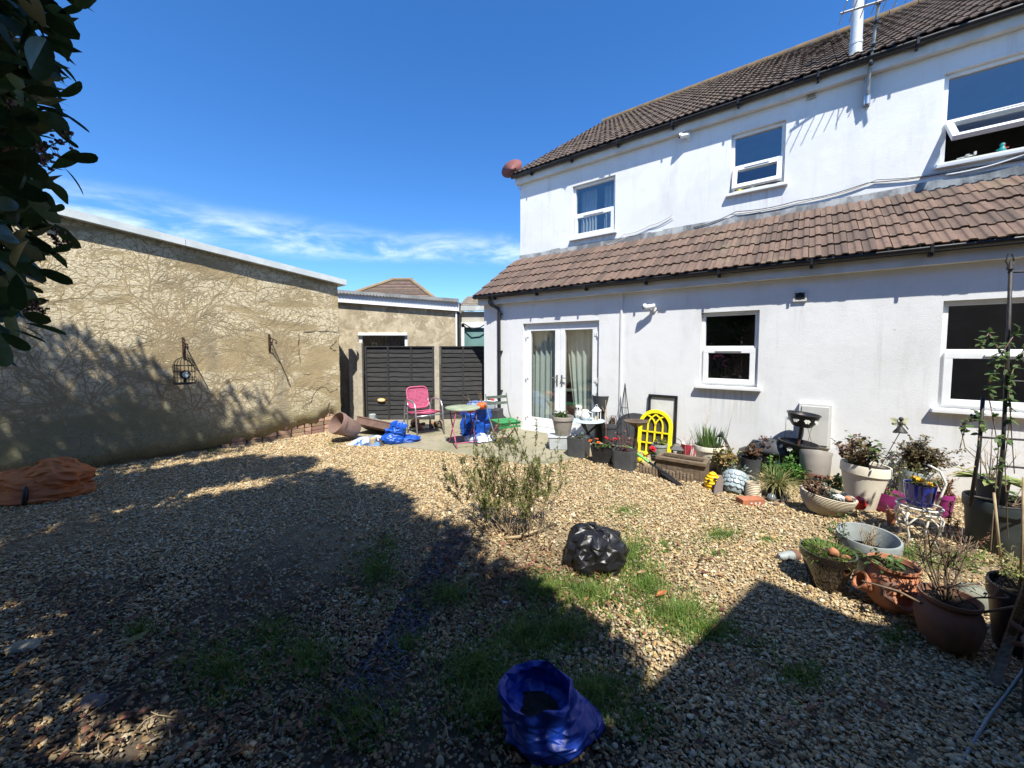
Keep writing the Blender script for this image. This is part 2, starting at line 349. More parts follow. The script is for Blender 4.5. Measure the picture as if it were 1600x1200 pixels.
# ---- gravel: loose stones, thrown down as points and instanced
def gravel():
    n = 520000
    Pp = np.stack([rng.uniform(-6.6, 5.6, n), 1.1 + 8.0 * rng.random(n) ** 1.35], 1)
    Y, X = Pp[:, 1], Pp[:, 0]
    keep = (np.abs(X) < 1.42 * Y + .5) & ~in_poly(Pp, PATIO)
    # house footprint and the wall on the left
    keep &= ((X - .2145) * .6 + (Y - 7.506) * .8) < .03
    keep &= ((X + 3.37) * .75 - (Y - 7.5) * .66) > -.02
    Pp = Pp[keep]; X, Y = Pp[:, 0], Pp[:, 1]; n = len(Pp)
    px = 800 + FPX * X / Y; py = HORIZON + FPX * CAM_H / Y
    # slate chippings spilled in a strip, bare earth round the shrub
    nz = np.array([noise.noise((x * 1.7, y * 1.7, 3)) for x, y in Pp])
    nz2 = np.array([noise.noise((x * .9, y * .9, 9)) for x, y in Pp])
    sl = np.exp(-(((X + .52 - .14 * (Y - 2.7)) / .17) ** 2)) * ((Y > 1.5) & (Y < 3.3)) + .4 * nz > .55
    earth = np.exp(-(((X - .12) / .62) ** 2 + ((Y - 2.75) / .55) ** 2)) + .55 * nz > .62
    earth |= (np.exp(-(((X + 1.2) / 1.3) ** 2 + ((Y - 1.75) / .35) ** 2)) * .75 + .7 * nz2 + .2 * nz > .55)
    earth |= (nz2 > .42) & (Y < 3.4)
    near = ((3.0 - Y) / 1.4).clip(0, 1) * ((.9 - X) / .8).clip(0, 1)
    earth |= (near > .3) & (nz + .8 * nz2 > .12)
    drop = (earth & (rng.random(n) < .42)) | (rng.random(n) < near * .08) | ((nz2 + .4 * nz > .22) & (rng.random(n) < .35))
    sel = ~drop; near, earth = near[sel], earth[sel]; Pp, sl, X, Y, nz2 = Pp[sel], sl[sel], X[sel], Y[sel], nz2[sel]; n = len(Pp)
    pal = np.array([(.5, .4, .23), (.43, .31, .155), (.39, .25, .105), (.29, .19, .09), (.57, .49, .34), (.33, .28, .19), (.26, .175, .09), (.46, .345, .18), (.22, .18, .13), (.35, .21, .1)])
    w = np.array([.19, .2, .13, .09, .1, .08, .06, .1, .03, .02]); w /= w.sum()
    ci = rng.choice(len(pal), n, p=w); C3 = pal[ci] * rng.uniform(.8, 1.15, (n, 1))
    C3 *= (1 - .22 * near)[:, None] * np.where(earth, .75, 1.)[:, None]  # near stones dirtier, with some of the foreground shade put into their colour
    C3[sl] = np.array([.075, .08, .1]) * rng.uniform(.5, 1.5, (sl.sum(), 1))
    sc = np.exp(rng.normal(math.log(.007), .36, n)).clip(.0035, .018)
    sc *= 1 + .12 * (Y - 3).clip(0, 4)
    S3 = np.stack([sc * rng.uniform(.9, 1.45, n), sc * rng.uniform(.7, 1.1, n), sc * rng.uniform(.3, .6, n)], 1)
    Z = .006 + .012 * nz2.clip(0, 1) + rng.random(n) * .012
    me = bpy.data.meshes.new('gravel'); me.vertices.add(n)
    me.vertices.foreach_set('co', np.column_stack([Pp, Z]).astype(np.float32).ravel())
    def att(nm, ty, key, arr):
        a = me.attributes.new(nm, ty, 'POINT'); a.data.foreach_set(key, np.ascontiguousarray(arr).ravel())
    att('rotv', 'FLOAT_VECTOR', 'vector', np.stack([rng.normal(0, .35, n), rng.normal(0, .35, n), rng.uniform(0, 6.28, n)], 1).astype(np.float32))
    att('scv', 'FLOAT_VECTOR', 'vector', S3.astype(np.float32))
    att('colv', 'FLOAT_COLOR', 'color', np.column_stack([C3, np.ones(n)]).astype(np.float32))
    att('pick', 'INT', 'value', rng.integers(0, 6, n).astype(np.int32))
    o = bpy.data.objects.new('gravel', me); COL.objects.link(o)
    m, t, b = nodes('gravel_stone')
    an = t.nodes.new('ShaderNodeAttribute'); an.attribute_type = 'INSTANCER'; an.attribute_name = 'colv'
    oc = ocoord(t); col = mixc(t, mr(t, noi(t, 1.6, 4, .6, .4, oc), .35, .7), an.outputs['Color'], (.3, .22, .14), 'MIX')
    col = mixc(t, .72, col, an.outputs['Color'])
    t.links.new(col, b.inputs['Base Color']); b.inputs['Roughness'].default_value = .72; b.inputs['Specular IOR Level'].default_value = .35
    pc = bpy.data.collections.new('stone_shapes')
    for q in range(6):
        mb = MB(); V = []; 
        for zz, rr, nn in ((-.85, .45, 5), (-.2, .98, 7), (.35, .9, 7), (.85, .42, 5)):
            for j in range(nn):
                a = 2 * math.pi * (j + random.uniform(-.3, .3)) / nn; r = rr * random.uniform(.75, 1.12)
                V.append((r * math.cos(a), r * math.sin(a), zz * random.uniform(.8, 1.1)))
        import bmesh
        bm = bmesh.new(); [bm.verts.new(v) for v in V]; bmesh.ops.convex_hull(bm, input=bm.verts)
        pme = bpy.data.meshes.new('stone_shape'); bm.to_mesh(pme); bm.free(); pme.materials.append(m)
        pme.polygons.foreach_set('use_smooth', [q % 3 != 0] * len(pme.polygons))
        pc.objects.link(bpy.data.objects.new('stone_shape', pme))
    ng = bpy.data.node_groups.new('scatter_gravel', 'GeometryNodeTree')
    ng.interface.new_socket('Geometry', in_out='INPUT', socket_type='NodeSocketGeometry')
    ng.interface.new_socket('Geometry', in_out='OUTPUT', socket_type='NodeSocketGeometry')
    N = ng.nodes.new; gi = N('NodeGroupInput'); go = N('NodeGroupOutput'); ip = N('GeometryNodeInstanceOnPoints')
    cinf = N('GeometryNodeCollectionInfo'); cinf.inputs[0].default_value = pc; cinf.inputs['Separate Children'].default_value = True
    cinf.inputs['Reset Children'].default_value = True
    def na(nm, ty):
        a = N('GeometryNodeInputNamedAttribute'); a.data_type = ty; a.inputs[0].default_value = nm; return a.outputs[0]
    mp = N('GeometryNodeMeshToPoints'); ng.links.new(gi.outputs[0], mp.inputs[0])
    ng.links.new(mp.outputs[0], ip.inputs['Points']); ng.links.new(cinf.outputs[0], ip.inputs['Instance'])
    ip.inputs['Pick Instance'].default_value = True
    ng.links.new(na('pick', 'INT'), ip.inputs['Instance Index'])
    e2r = N('FunctionNodeEulerToRotation'); ng.links.new(na('rotv', 'FLOAT_VECTOR'), e2r.inputs[0]); ng.links.new(e2r.outputs[0], ip.inputs['Rotation'])
    ng.links.new(na('scv', 'FLOAT_VECTOR'), ip.inputs['Scale']); ng.links.new(ip.outputs[0], go.inputs[0])
    md = o.modifiers.new('scatter', 'NODES'); md.node_group = ng
    tag(o, 'loose cream and tan gravel covering the garden', 'gravel', kind='stuff')
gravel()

# ================================================================== HOUSE (local x along the garden front, y into the house)
P0 = Vector((.2145, 7.506, 0)); HROT = math.atan2(-.6, .8)
HA, HN = Vector((.8, -.6, 0)), Vector((.6, .8, 0))
def HS(s, w, z): return P0 + HA * s + HN * w + Vector((0, 0, z))
house = thing('white_house', 'white rendered two storey house with brown tiled roofs on the right', 'house', P0, HROT)
m, t, b = nodes('white_render'); oc = ocoord(t)
col = mixc(t, mr(t, noi(t, .9, 6, .6, .3, oc), .4, .7), (.74, .745, .745), (.67, .675, .67))
st = noi(t, 1.0, 6, .65, .2, ocoord(t, 'Object', (2.2, 2.2, .55)))
col = mixc(t, mr(t, st, .52, .78, 0, .5), col, (.5, .49, .45))
stk = noi(t, 1.0, 5, .7, .1, ocoord(t, 'Object', (9, 9, .5))); col = mixc(t, mr(t, stk, .56, .72, 0, .28), col, (.45, .43, .38))
col = mixc(t, mr(t, noi(t, 2.6, 5, .65, .5, oc), .57, .66, 0, .22), col, (.6, .59, .56))
sepz = t.nodes.new('ShaderNodeSeparateXYZ'); t.links.new(oc, sepz.inputs[0])
damp = mth(t, 'MULTIPLY', mr(t, mth(t, 'ADD', sepz.outputs[2], mth(t, 'MULTIPLY', noi(t, 3, 5, .6, 0, oc), .5)), .2, .62, 1, 0), .55)
col = mixc(t, damp, col, (.5, .46, .36))
spk = mr(t, noi(t, 9, 2, .4, 0, oc), .76, .79); col = mixc(t, mth(t, 'MULTIPLY', spk, .5), col, (.4, .38, .35))
drip = noi(t, 1.0, 5, .7, .2, ocoord(t, 'Object', (22, 22, .8)))
for (xa_, xb_, zt_s) in ((3.12, 3.92, 1.03), (5.5, 6.8, .91), (.32, 1.34, 3.89), (3.25, 4.08, 4.13), (5.65, 7.0, 3.93), (4.2, 4.4, 2.19)):
    mx_ = mth(t, 'MULTIPLY', mth(t, 'MULTIPLY', mr(t, sepz.outputs[0], xa_ - .02, xa_ + .06), mr(t, sepz.outputs[0], xb_ - .06, xb_ + .02, 1, 0)), mth(t, 'MULTIPLY', mr(t, sepz.outputs[2], zt_s - .65, zt_s - .05), mr(t, sepz.outputs[2], zt_s, zt_s + .02, 1, 0)))
    col = mixc(t, mth(t, 'MULTIPLY', mx_, mr(t, drip, .46, .7, 0, .42)), col, (.36, .34, .29))
t.links.new(col, b.inputs['Base Color']); b.inputs['Roughness'].default_value = .85
bumpn(t, b, mth(t, 'ADD', noi(t, 90, 5, .65, 0, oc), mth(t, 'MULTIPLY', noi(t, 5, 4, .6, 0, oc), 1.2)), .35, .008); M['render'] = m
M['inside'] = pm('room_wall', (.42, .39, .35), (.33, .31, .28), 1.5, .9)

def wall_with_holes(mb, x0, x1, z0, z1, y, holes, depth=.16):
    xs = sorted({x0, x1, *[h[0] for h in holes], *[h[1] for h in holes]}); zs = sorted({z0, z1, *[h[2] for h in holes], *[h[3] for h in holes]})
    for i in range(len(xs) - 1):
        for j in range(len(zs) - 1):
            cx, cz = (xs[i] + xs[i+1]) / 2, (zs[j] + zs[j+1]) / 2
            if any(h[0] < cx < h[1] and h[2] < cz < h[3] for h in holes): continue
            mb.add([(xs[i], y, zs[j]), (xs[i+1], y, zs[j]), (xs[i+1], y, zs[j+1]), (xs[i], y, zs[j+1])], [(0, 1, 2, 3)])
    for a, c, e, g in holes:
        y2 = y + depth
        mb.add([(a,y,e),(c,y,e),(c,y,g),(a,y,g),(a,y2,e),(c,y2,e),(c,y2,g),(a,y2,g)], [(0,4,5,1),(1,5,6,2),(2,6,7,3),(3,7,4,0)])
X1 = 12.0; YU = 1.3
LH = [(0., 1.58, .06, 2.085), (3.16, 3.875, 1.075, 2.12), (5.545, 6.75, .955, 2.115)]
mb = MB(); wall_with_holes(mb, -1.0, X1, -.1, 2.62, 0, LH)
mb.add([(-1., 0, -.1), (-1., 9, -.1), (-1., 9, 2.62), (-1., 0, 2.62)], [(3, 2, 1, 0)])
mb.build('wall', M['render'], house)
UH = [(.36, 1.3, 3.93, 5.02), (3.295, 4.035, 4.17, 5.13), (5.69, 6.95, 3.97, 5.12)]
mb = MB(); wall_with_holes(mb, -1.0, X1, 2.5, 5.6, YU, UH)
ridge_y, ridge_z = YU + 4.8, 5.56 + 4.9 * math.tan(R(34.6))
mb.add([(-1., YU, 2.5), (-1., YU + 9.6, 2.5), (-1., YU + 9.6, 5.6), (-1., ridge_y, ridge_z - .1), (-1., YU, 5.6)], [(4, 3, 2, 1, 0)])
mb.build('wall', M['render'], house)
for (ya, yb, za, zb) in ((.17, 3.4, .03, 2.5), (YU + .17, YU + 3.4, 2.75, 5.5)):
    mb = MB(); mb.box((5.5, (ya + yb) / 2 + .02, (za + zb) / 2), (12.8, yb - ya, zb - za)); mb.f = [tuple(reversed(f)) for f in mb.f]
    mb.f = [f for i, f in enumerate(mb.f) if i != 2]
    for xx in (2.3, 4.8): mb.add([(xx, ya + .02, za), (xx, yb, za), (xx, yb, zb), (xx, ya + .02, zb)], [(0, 1, 2, 3)])
    mb.build('interior_wall', M['inside'], house)

# ---- windows
def frame_rect(mb, x0, x1, z0, z1, y, w, d, Mx=None):
    mb.box(((x0 + x1) / 2, y, z0 + w / 2), (x1 - x0, d, w), Mx); mb.box(((x0 + x1) / 2, y, z1 - w / 2), (x1 - x0, d, w), Mx)
    mb.box((x0 + w / 2, y, (z0 + z1) / 2), (w, d - .002, z1 - z0 - 2 * w + .002), Mx); mb.box((x1 - w / 2, y, (z0 + z1) / 2), (w, d - .002, z1 - z0 - 2 * w + .002), Mx)
def window(h, y, tr, opening=0., mull=None, sill=True):
    x0, x1, z0, z1 = h; yy = y + .09
    mb = MB(); frame_rect(mb, x0 + .002, x1 - .002, z0 + .002, z1 - .002, yy, .05, .07); mb.box(((x0 + x1) / 2, yy, tr), (x1 - x0 - .1, .066, .05))
    w = mb.build('window', M['upvc'], house, bevel=.004)
    mb = MB(); mb.box(((x0 + x1) / 2, yy, (tr + z1) / 2), (x1 - x0 - .09, .008, z1 - tr - .07)); mb.build('pane', M['glass'], w)
    sx0, sx1, sz0, sz1 = x0 + .035, x1 - .035, z0 + .035, tr - .01
    Mx = T(0, yy - .035, sz1) @ RX(-opening) @ T(0, -(yy - .035), -sz1)
    mb = MB(); frame_rect(mb, sx0, sx1, sz0, sz1, yy - .03, .065, .06, Mx); mb.build('sash', M['upvc'], w, bevel=.004)
    mb = MB(); mb.box(((sx0 + sx1) / 2, yy - .03, (sz0 + sz1) / 2), (sx1 - sx0 - .12, .008, sz1 - sz0 - .12), Mx); mb.build('pane', M['glass'], w)
    mb = MB(); mb.box(((sx0 + sx1) / 2, yy - .068, sz1 - .03), ((sx1 - sx0) * .5, .016, .022), Mx); mb.build('trickle_vent', M['upvc'], w, bevel=.003)
    if sill:
        mb = MB(); mb.box(((x0 + x1) / 2, y + .02, z0 - .024), (x1 - x0 + .1, .17, .045), None); mb.build('sill', M['upvc'], w, bevel=.006)
    return w
window(LH[1], 0, 1.615); window(LH[2], 0, 1.57)
window(UH[0], YU, 4.42); window(UH[1], YU, 4.60, R(17)); window(UH[2], YU, 4.52, R(48))

# ---- french doors
x0, x1, z0, z1 = LH[0]
mb = MB(); frame_rect(mb, x0 + .002, x1 - .002, z0 + .002, z1 - .002, .1, .045, .08)
door_frame = mb.build('door_frame', M['upvc'], house, bevel=.004)
mb = MB(); mb.box(((x0 + x1) / 2, .045, z0 - .025), (x1 - x0 + .02, .2, .048)); mb.build('threshold', M['upvc'], door_frame, bevel=.006)
mb = MB(); mb.box(((x0 + x1) / 2, -.006, -.006), (x1 - x0 - .01, .1, .056)); mb.build('door_step', pm('dark_brown_step', (.055, .03, .022), None, 8, .7, .3), house)
xm = (x0 + x1) / 2
M['chrome'] = pm('chrome', (.7, .7, .72), (.6, .6, .62), 5, .2, metal=1)
for sgn, a, c in ((-1, x0 + .045, xm - .003), (1, xm + .003, x1 - .045)):
    mb = MB(); frame_rect(mb, a, c, z0 + .05, z1 - .045, .085, .1, .066); mb.box(((a + c) / 2, .085, z0 + .18), (c - a - .2, .062, .06))
    dl = mb.build('door', M['upvc'], house, bevel=.005)
    mb = MB(); mb.box(((a + c) / 2, .085, (z0 + z1) / 2 + .05), (c - a - .18, .01, z1 - z0 - .3)); mb.build('pane', M['glass'], dl)
    hx = xm + sgn * .05
    mb = MB(); mb.box((hx, .047, 1.02), (.028, .012, .2)); mb.tube([(hx, .045, 1.07), (hx, .012, 1.07), (hx + sgn * .11, .008, 1.07)], .009); mb.build('handle', M['chrome'], dl, smooth='auto')
    ex = a if sgn < 0 else c
    for hz in (.3, 1.05, 1.85):
        mb = MB(); mb.tube([(ex - sgn * -.0 , .04, hz - .045), (ex, .04, hz + .045)], .014); mb.box((ex - sgn * .03, .048, hz), (.05, .012, .05)); mb.build('hinge', M['upvc'], dl, smooth='auto')
# curtains behind the doors and upstairs window: separate things hanging inside
def curtain(s0, s1, z0, z1, w, folds, label, mat, flare=0.):
    mb = MB(); n = folds * 8; vs = []; fs = []
    for k, z in enumerate(np.linspace(z0, z1, 8)):
        tt = k / 7
        for i in range(n + 1):
            u = i / n; ss = s0 + (s1 - s0) * u; ss += flare * (1 - tt) ** 1.5 * (u - 1)* -1 * (1-u)
            d = .03 * math.sin(u * folds * 2 * math.pi + .5 * math.sin(u * 9)) * (.7 + .5 * (1 - tt))
            vs.append((ss, d, z))
    for k in range(7):
        for i in range(n): fs.append((k*(n+1)+i, k*(n+1)+i+1, (k+1)*(n+1)+i+1, (k+1)*(n+1)+i))
    mb.add(vs, fs); o = mb.build('curtain', mat, None, smooth=True); o.location = HS(0, w, 0); o.rotation_euler = (0, 0, HROT)
    return tag(o, label, 'curtain', None)
mc = pm('sage_green_curtain', (.72, .79, .72), (.66, .73, .66), 3, .9, .2, 200, trans=.2)
curtain(.08, .76, .1, 2.0, .24, 6, 'sage green curtain behind the left leaf of the glass doors', mc)
curtain(.84, 1.55, .1, 2.0, .24, 6, 'sage green curtain behind the right leaf of the glass doors', mc, .22)
ml = pm('pale_lace_curtain', (.62, .66, .7), (.5, .55, .6), 3, .9, trans=.3)
curtain(.42, .78, 3.98, 4.98, YU + .3, 5, 'pale curtain on the left inside the far upstairs window', ml)
curtain(.95, 1.26, 3.98, 4.98, YU + .3, 4, 'pale curtain on the right inside the far upstairs window', ml)

# ---- roofs with individual tiles
TW, TG = .122, .343
def tile_mesh(mat):
    prof = [(.0015, .002), (.008, .0), (.05, .0), (.058, .006), (.064, .0135), (.07, .0155), (.108, .0155), (.115, .011), (TW - .001, .001)]
    L = TG + .06; th = .016; vs = []; fs = []; n = len(prof)
    for y, lift in ((0, .024), (L, .0)):
        for x, z in prof: vs.append((x, y, z + lift))
    for x, z in prof: vs.append((x, .002, z + .024 - th))
    for i in range(n - 1):
        fs.append((i, i + 1, n + i + 1, n + i)); fs.append((2*n + i, 2*n + i + 1, i + 1, i))
    me = bpy.data.meshes.new('roof_tile'); me.from_pydata(vs, [], fs); me.update(); me.materials.append(mat)
    me.polygons.foreach_set('use_smooth', [True] * len(me.polygons)); me.set_sharp_from_angle(angle=R(50))
    return me, np.array(vs), fs
def tile_mat(name, c1, c2, lich, isl, amt):
    m, t, b = nodes(name); oc = ocoord(t)
    gen = t.nodes.new('ShaderNodeNewGeometry'); v = gen.outputs['Random Per Island'] if isl else t.nodes.new('ShaderNodeObjectInfo').outputs['Random']
    pos = gen.outputs['Position']
    col = mixc(t, v, tuple(x * 1.12 for x in c1), tuple(x * .85 for x in c2))
    col = mixc(t, mr(t, noi(t, 14, 5, .7, 0, pos), .45, .75, 0, .7), col, tuple(x * .45 for x in c1))
    col = mixc(t, mr(t, noi(t, 26, 4, .7, 0, pos), .62, .7, 0, .5), col, (.3, .27, .21))
    col = mixc(t, mr(t, noi(t, 1.1, 5, .7, 0, pos), .56, .7, 0, amt), col, lich)
    t.links.new(col, b.inputs['Base Color']); b.inputs['Roughness'].default_value = .85
    bumpn(t, b, noi(t, 120, 5, .7, 0, pos), .5, .006); return m
M['tile_low'] = tile_mat('brown_roof_tile', (.155, .098, .07), (.1, .068, .052), (.2, .16, .1), False, .4)
M['tile_low_far'] = tile_mat('lower_far_roof_tile', (.155, .098, .07), (.1, .068, .052), (.2, .16, .1), True, .4)
M['tile_up'] = tile_mat('upper_brown_roof_tile', (.115, .08, .058), (.078, .056, .043), (.18, .115, .05), False, .4)
M['tile_up_far'] = tile_mat('far_brown_roof_tile', (.115, .08, .058), (.078, .056, .043), (.18, .115, .05), True, .4)
def deck(name, x0, x1, ya, za, yb, zb):
    mb = MB(); mb.add([(x0, ya, za), (x1, ya, za), (x1, yb, zb), (x0, yb, zb), (x0, ya, za - .05), (x1, ya, za - .05), (x1, yb, zb - .05), (x0, yb, zb - .05)],
                      [(0,1,2,3),(7,6,5,4),(0,4,5,1),(1,5,6,2),(2,6,7,3),(3,7,4,0)]); return mb.build(name, M['black'], house)
def lay_tiles(roof, me, V, fs, x0, x1, ya, za, ang, rows, own, mat_far):
    far = []; ca, sa = math.cos(ang), math.sin(ang); cells = []
    for r in range(rows):
        for c in range(int((x1 - x0) / TW)):
            cells.append((r, c))
    cnt = 0
    for r, c in cells:
        x = x0 + c * TW + random.uniform(-.003, .003); d = r * TG + random.uniform(-.009, .009) - (.02 if random.random() < .03 else 0); lift = .012 + random.uniform(0, .006)
        y, z = ya + d * ca - lift * sa, za + d * sa + lift * ca
        if own(r, c, x):
            o = bpy.data.objects.new('roof_tile', me); COL.objects.link(o); o.parent = roof
            o.location = (x, y, z); o.rotation_euler = (ang + random.uniform(-.01, .01), random.uniform(-.008, .008), random.uniform(-.008, .008)); cnt += 1
        else:
            W = V.copy(); a2 = ang + random.uniform(-.012, .012); rz = random.uniform(-.01, .01)
            P = np.stack([W[:, 0], W[:, 1] * math.cos(a2) - W[:, 2] * math.sin(a2), W[:, 1] * math.sin(a2) + W[:, 2] * math.cos(a2)], 1)
            P[:, 0] += rz * W[:, 1]; far.append(P + np.array([x, y, z]))
    if far:
        k = len(V); q = np.array(fs); Fa = np.concatenate([q + i * k for i in range(len(far))])
        o = mesh_np('roof_tile_rows', np.concatenate(far), Fa, mat_far, roof, smooth=False)
        o.data.polygons.foreach_set('use_smooth', [True] * len(o.data.polygons)); o.data.set_sharp_from_angle(angle=R(50))
        o['kind'] = 'stuff'
    return cnt
EY, EZ = -.17, 2.665; ang_l = math.atan2(3.66 - EZ, YU - EY)
low_roof = deck('roof', -1.1, X1, EY, EZ, YU, EZ + (YU - EY) * math.tan(ang_l))
me_l, V_l, F_l = tile_mesh(M['tile_low'])
lay_tiles(low_roof, me_l, V_l, F_l, -1.12, X1, EY - .03, EZ, ang_l, 5, lambda r, c, x: .35 < x < 6.5, M['tile_low_far'])
ang_u = R(34.6); EYU, EZU = YU - .17, 5.56
up_roof = deck('roof', -1.1, X1, EYU, EZU, ridge_y, EZU + (ridge_y - EYU) * math.tan(ang_u))
mb = MB(); zr = EZU + (ridge_y - EYU) * math.tan(ang_u)
mb.add([(-1.1, ridge_y, zr), (X1, ridge_y, zr), (X1, ridge_y + 5, EZU), (-1.1, ridge_y + 5, EZU)], [(0, 1, 2, 3)]); mb.build('rear_slope', M['tile_up_far'], up_roof)
me_u, V_u, F_u = tile_mesh(M['tile_up'])
rows_u = int((ridge_y - EYU) / math.cos(ang_u) / TG)
lay_tiles(up_roof, me_u, V_u, F_u, -1.12, X1 - 2, EYU - .03, EZU, ang_u, rows_u, lambda r, c, x: r < 1 and 1.6 < x < 6.2, M['tile_up_far'])
lichen = pm('lichened_ridge', (.11, .085, .06), (.18, .115, .05), 5, .9, .6, 40, .01)
mb = MB(); xx = -1.1
while xx < X1: mb.tube([(xx, ridge_y, zr + .0), (xx + .44, ridge_y, zr + .008)], .12, 10); xx += .45
mb.build('ridge_tile', lichen, up_roof, smooth='auto')['kind'] = 'stuff'
# verges
for rf, ya, za, an, ln in ((low_roof, EY, EZ, ang_l, (YU - EY) / math.cos(ang_l)), (up_roof, EYU, EZU, ang_u, (ridge_y - EYU) / math.cos(ang_u))):
    mb = MB(); mb.box((-1.105, ln / 2, -.015), (.05, ln, .075), T(0, ya, za) @ RX(an)); mb.build('verge', lichen if rf is up_roof else M['tile_low'], rf)
# fascia boards, gutters with brackets, soffits
for y, z, nm in ((0, 2.60, 'low'), (YU, 5.48, 'up')):
    mb = MB(); mb.box(((X1 - 1.08) / 2, y - .075, z + .005), (X1 + 1.08, .05, .15)); mb.build('fascia_board', M['trim'], house)
    mb = MB(); mb.box(((X1 - 1.08) / 2, y - .045, z - .085), (X1 + 1.08, .11, .03)); mb.build('soffit', M['trim'], house)
    vs = []; fs = []; n = 9; xs = np.linspace(-1.13, X1, 24)
    for i, x in enumerate(xs):
        for j in range(n + 1):
            a = math.pi * j / n; vs.append((x, y - .158 - .056 * math.cos(a), z + .075 - .056 * math.sin(a)))
    for i in range(len(xs) - 1):
        for j in range(n): fs.append((i*(n+1)+j, i*(n+1)+j+1, (i+1)*(n+1)+j+1, (i+1)*(n+1)+j))
    mb = MB(); mb.add(vs, fs); mb.add([vs[j] for j in range(n + 1)], [tuple(range(n + 1))]); gut = mb.build('gutter', M['black'], house, smooth='auto')
    so = gut.modifiers.new('thick', 'SOLIDIFY'); so.thickness = .005
    x = -.6
    while x < 8:
        mb = MB(); mb.box((x, y - .14, z + .005), (.03, .075, .05)); mb.box((x, y - .215, z + .05), (.025, .01, .08)); mb.build('gutter_bracket', M['black'], gut); x += 1.0
mb = MB(); mb.tube([(-.72, -.158, 2.62), (-.72, -.158, 2.53), (-.70, -.13, 2.49), (-.58, -.07, 2.42), (-.555, -.055, 2.36), (-.55, -.055, .04)], .034, 10)
for z in (.75, 1.55, 2.3): mb.box((-.55, -.03, z), (.1, .06, .03))
mb.build('downpipe', M['black'], house, smooth='auto')
# lead flashing
mfl = pm('stained_lead_flashing', (.42, .43, .42), (.16, .165, .17), 3.2, .7, .5, 30, .01, lo=.4, hi=.6, stretch=(1, 1, .45))
mb = MB(); n = 60; zt = 3.64
for i in range(n):
    xa, xb = -1.02 + i * (X1 + 1) / n, -1.02 + (i + 1) * (X1 + 1) / n; j1, j2 = random.uniform(-.012, .012), random.uniform(-.012, .012)
    mb.add([(xa, YU - .012, zt + .14 + j1), (xb, YU - .012, zt + .14 + j1), (xb, YU - .016, zt + .0), (xa, YU - .016, zt + .0), (xb, YU - .15, zt - .055 + j2 * .5), (xa, YU - .15, zt - .055 + j2 * .5)], [(3, 2, 1, 0), (5, 4, 2, 3)])
mb.build('flashing', mfl, house)
# white conduit down the wall by the doors, air vents, meter box
mb = MB(); mb.box((1.975, -.012, 1.26), (.03, .02, 2.5)); mb.build('conduit', M['render'], house)
mv = pm('vent_grey', (.3, .29, .27), (.2, .2, .19), 8, .7)
mb = MB(); frame_rect(mb, 4.23, 4.37, 2.2, 2.33, -.012, .02, .03); mb.box((4.30, .004, 2.265), (.12, .012, .11)); vt = mb.build('air_vent', M['trim'], house)
mb = MB(); mb.tube([(4.3, -.03, 2.265), (4.3, .01, 2.265)], .045, 14); mb.build('vent_hood', M['black'], vt, smooth='auto')
mb = MB(); frame_rect(mb, 4.27, 4.385, 5.31, 5.45, YU - .012, .014, .03); [mb.box((4.327, YU - .01, 5.335 + i * .025), (.09, .02, .012)) for i in range(4)]; mb.build('air_vent', pm('cream_vent', (.5, .46, .36), None, 8, .7), house)
mb = MB(); mb.box((4.5, -.025, .64), (.33, .05, .55)); mbx = mb.build('meter_box', M['trim'], house, bevel=.008)
mb = MB(); mb.box((4.5, -.056, .64), (.27, .014, .48)); mb.build('meter_door', pm('grey_meter_door', (.55, .55, .52), (.48, .48, .45), 4, .6), mbx, bevel=.004)
# cables slung along the flashing
mcb = pm('grey_cable', (.4, .4, .38), (.2, .2, .2), 3, .6)
def cable(pts, r, mat, n=26, sag=.03):
    P = [Vector(p) for p in pts]; out = []
    for i in range(len(P) - 1):
        for k in range(n // (len(P) - 1)):
            tt = k / (n // (len(P) - 1)); p = P[i].lerp(P[i + 1], tt); p.z -= sag * math.sin(tt * math.pi); out.append(p)
    out.append(P[-1]); mb = MB(); mb.tube(out, r, 5); return mb.build('cable', mat, house, smooth=True)
yc = YU - .025
cable([(1.15, yc - .1, 3.66), (1.5, yc, 3.82), (2.0, yc, 3.9), (2.4, yc, 4.02)], .005, mcb)
cable([(1.2, yc - .08, 3.66), (1.6, yc, 3.8), (2.0, yc, 3.88), (2.42, yc, 3.98)], .004, M['trim'])
cable([(2.75, yc, 3.72), (3.4, yc, 3.86), (4.2, yc, 3.85), (5.0, yc, 3.92), (6.0, yc, 3.86), (7.5, yc, 3.88)], .006, M['black'])
cable([(3.3, yc, 3.83), (4.4, yc, 3.83), (5.1, yc, 3.94), (5.8, yc, 3.88), (7.2, yc, 3.9)], .007, mcb)
cable([(5.75, yc, 3.83), (6.4, yc - .02, 3.9), (7.5, yc - .02, 3.93)], .011, M['upvc'])
mb = MB(); mb.tube([(1.12, yc - .1, 3.64), (1.2, yc - .16, 3.66), (1.28, yc - .12, 3.62), (1.2, yc - .08, 3.6)], .007, 5, True); mb.build('cable', mcb, house)
# ================================================================== FIXTURES ON THE HOUSE
def at_house(s, w, z): return HS(s, w, z)
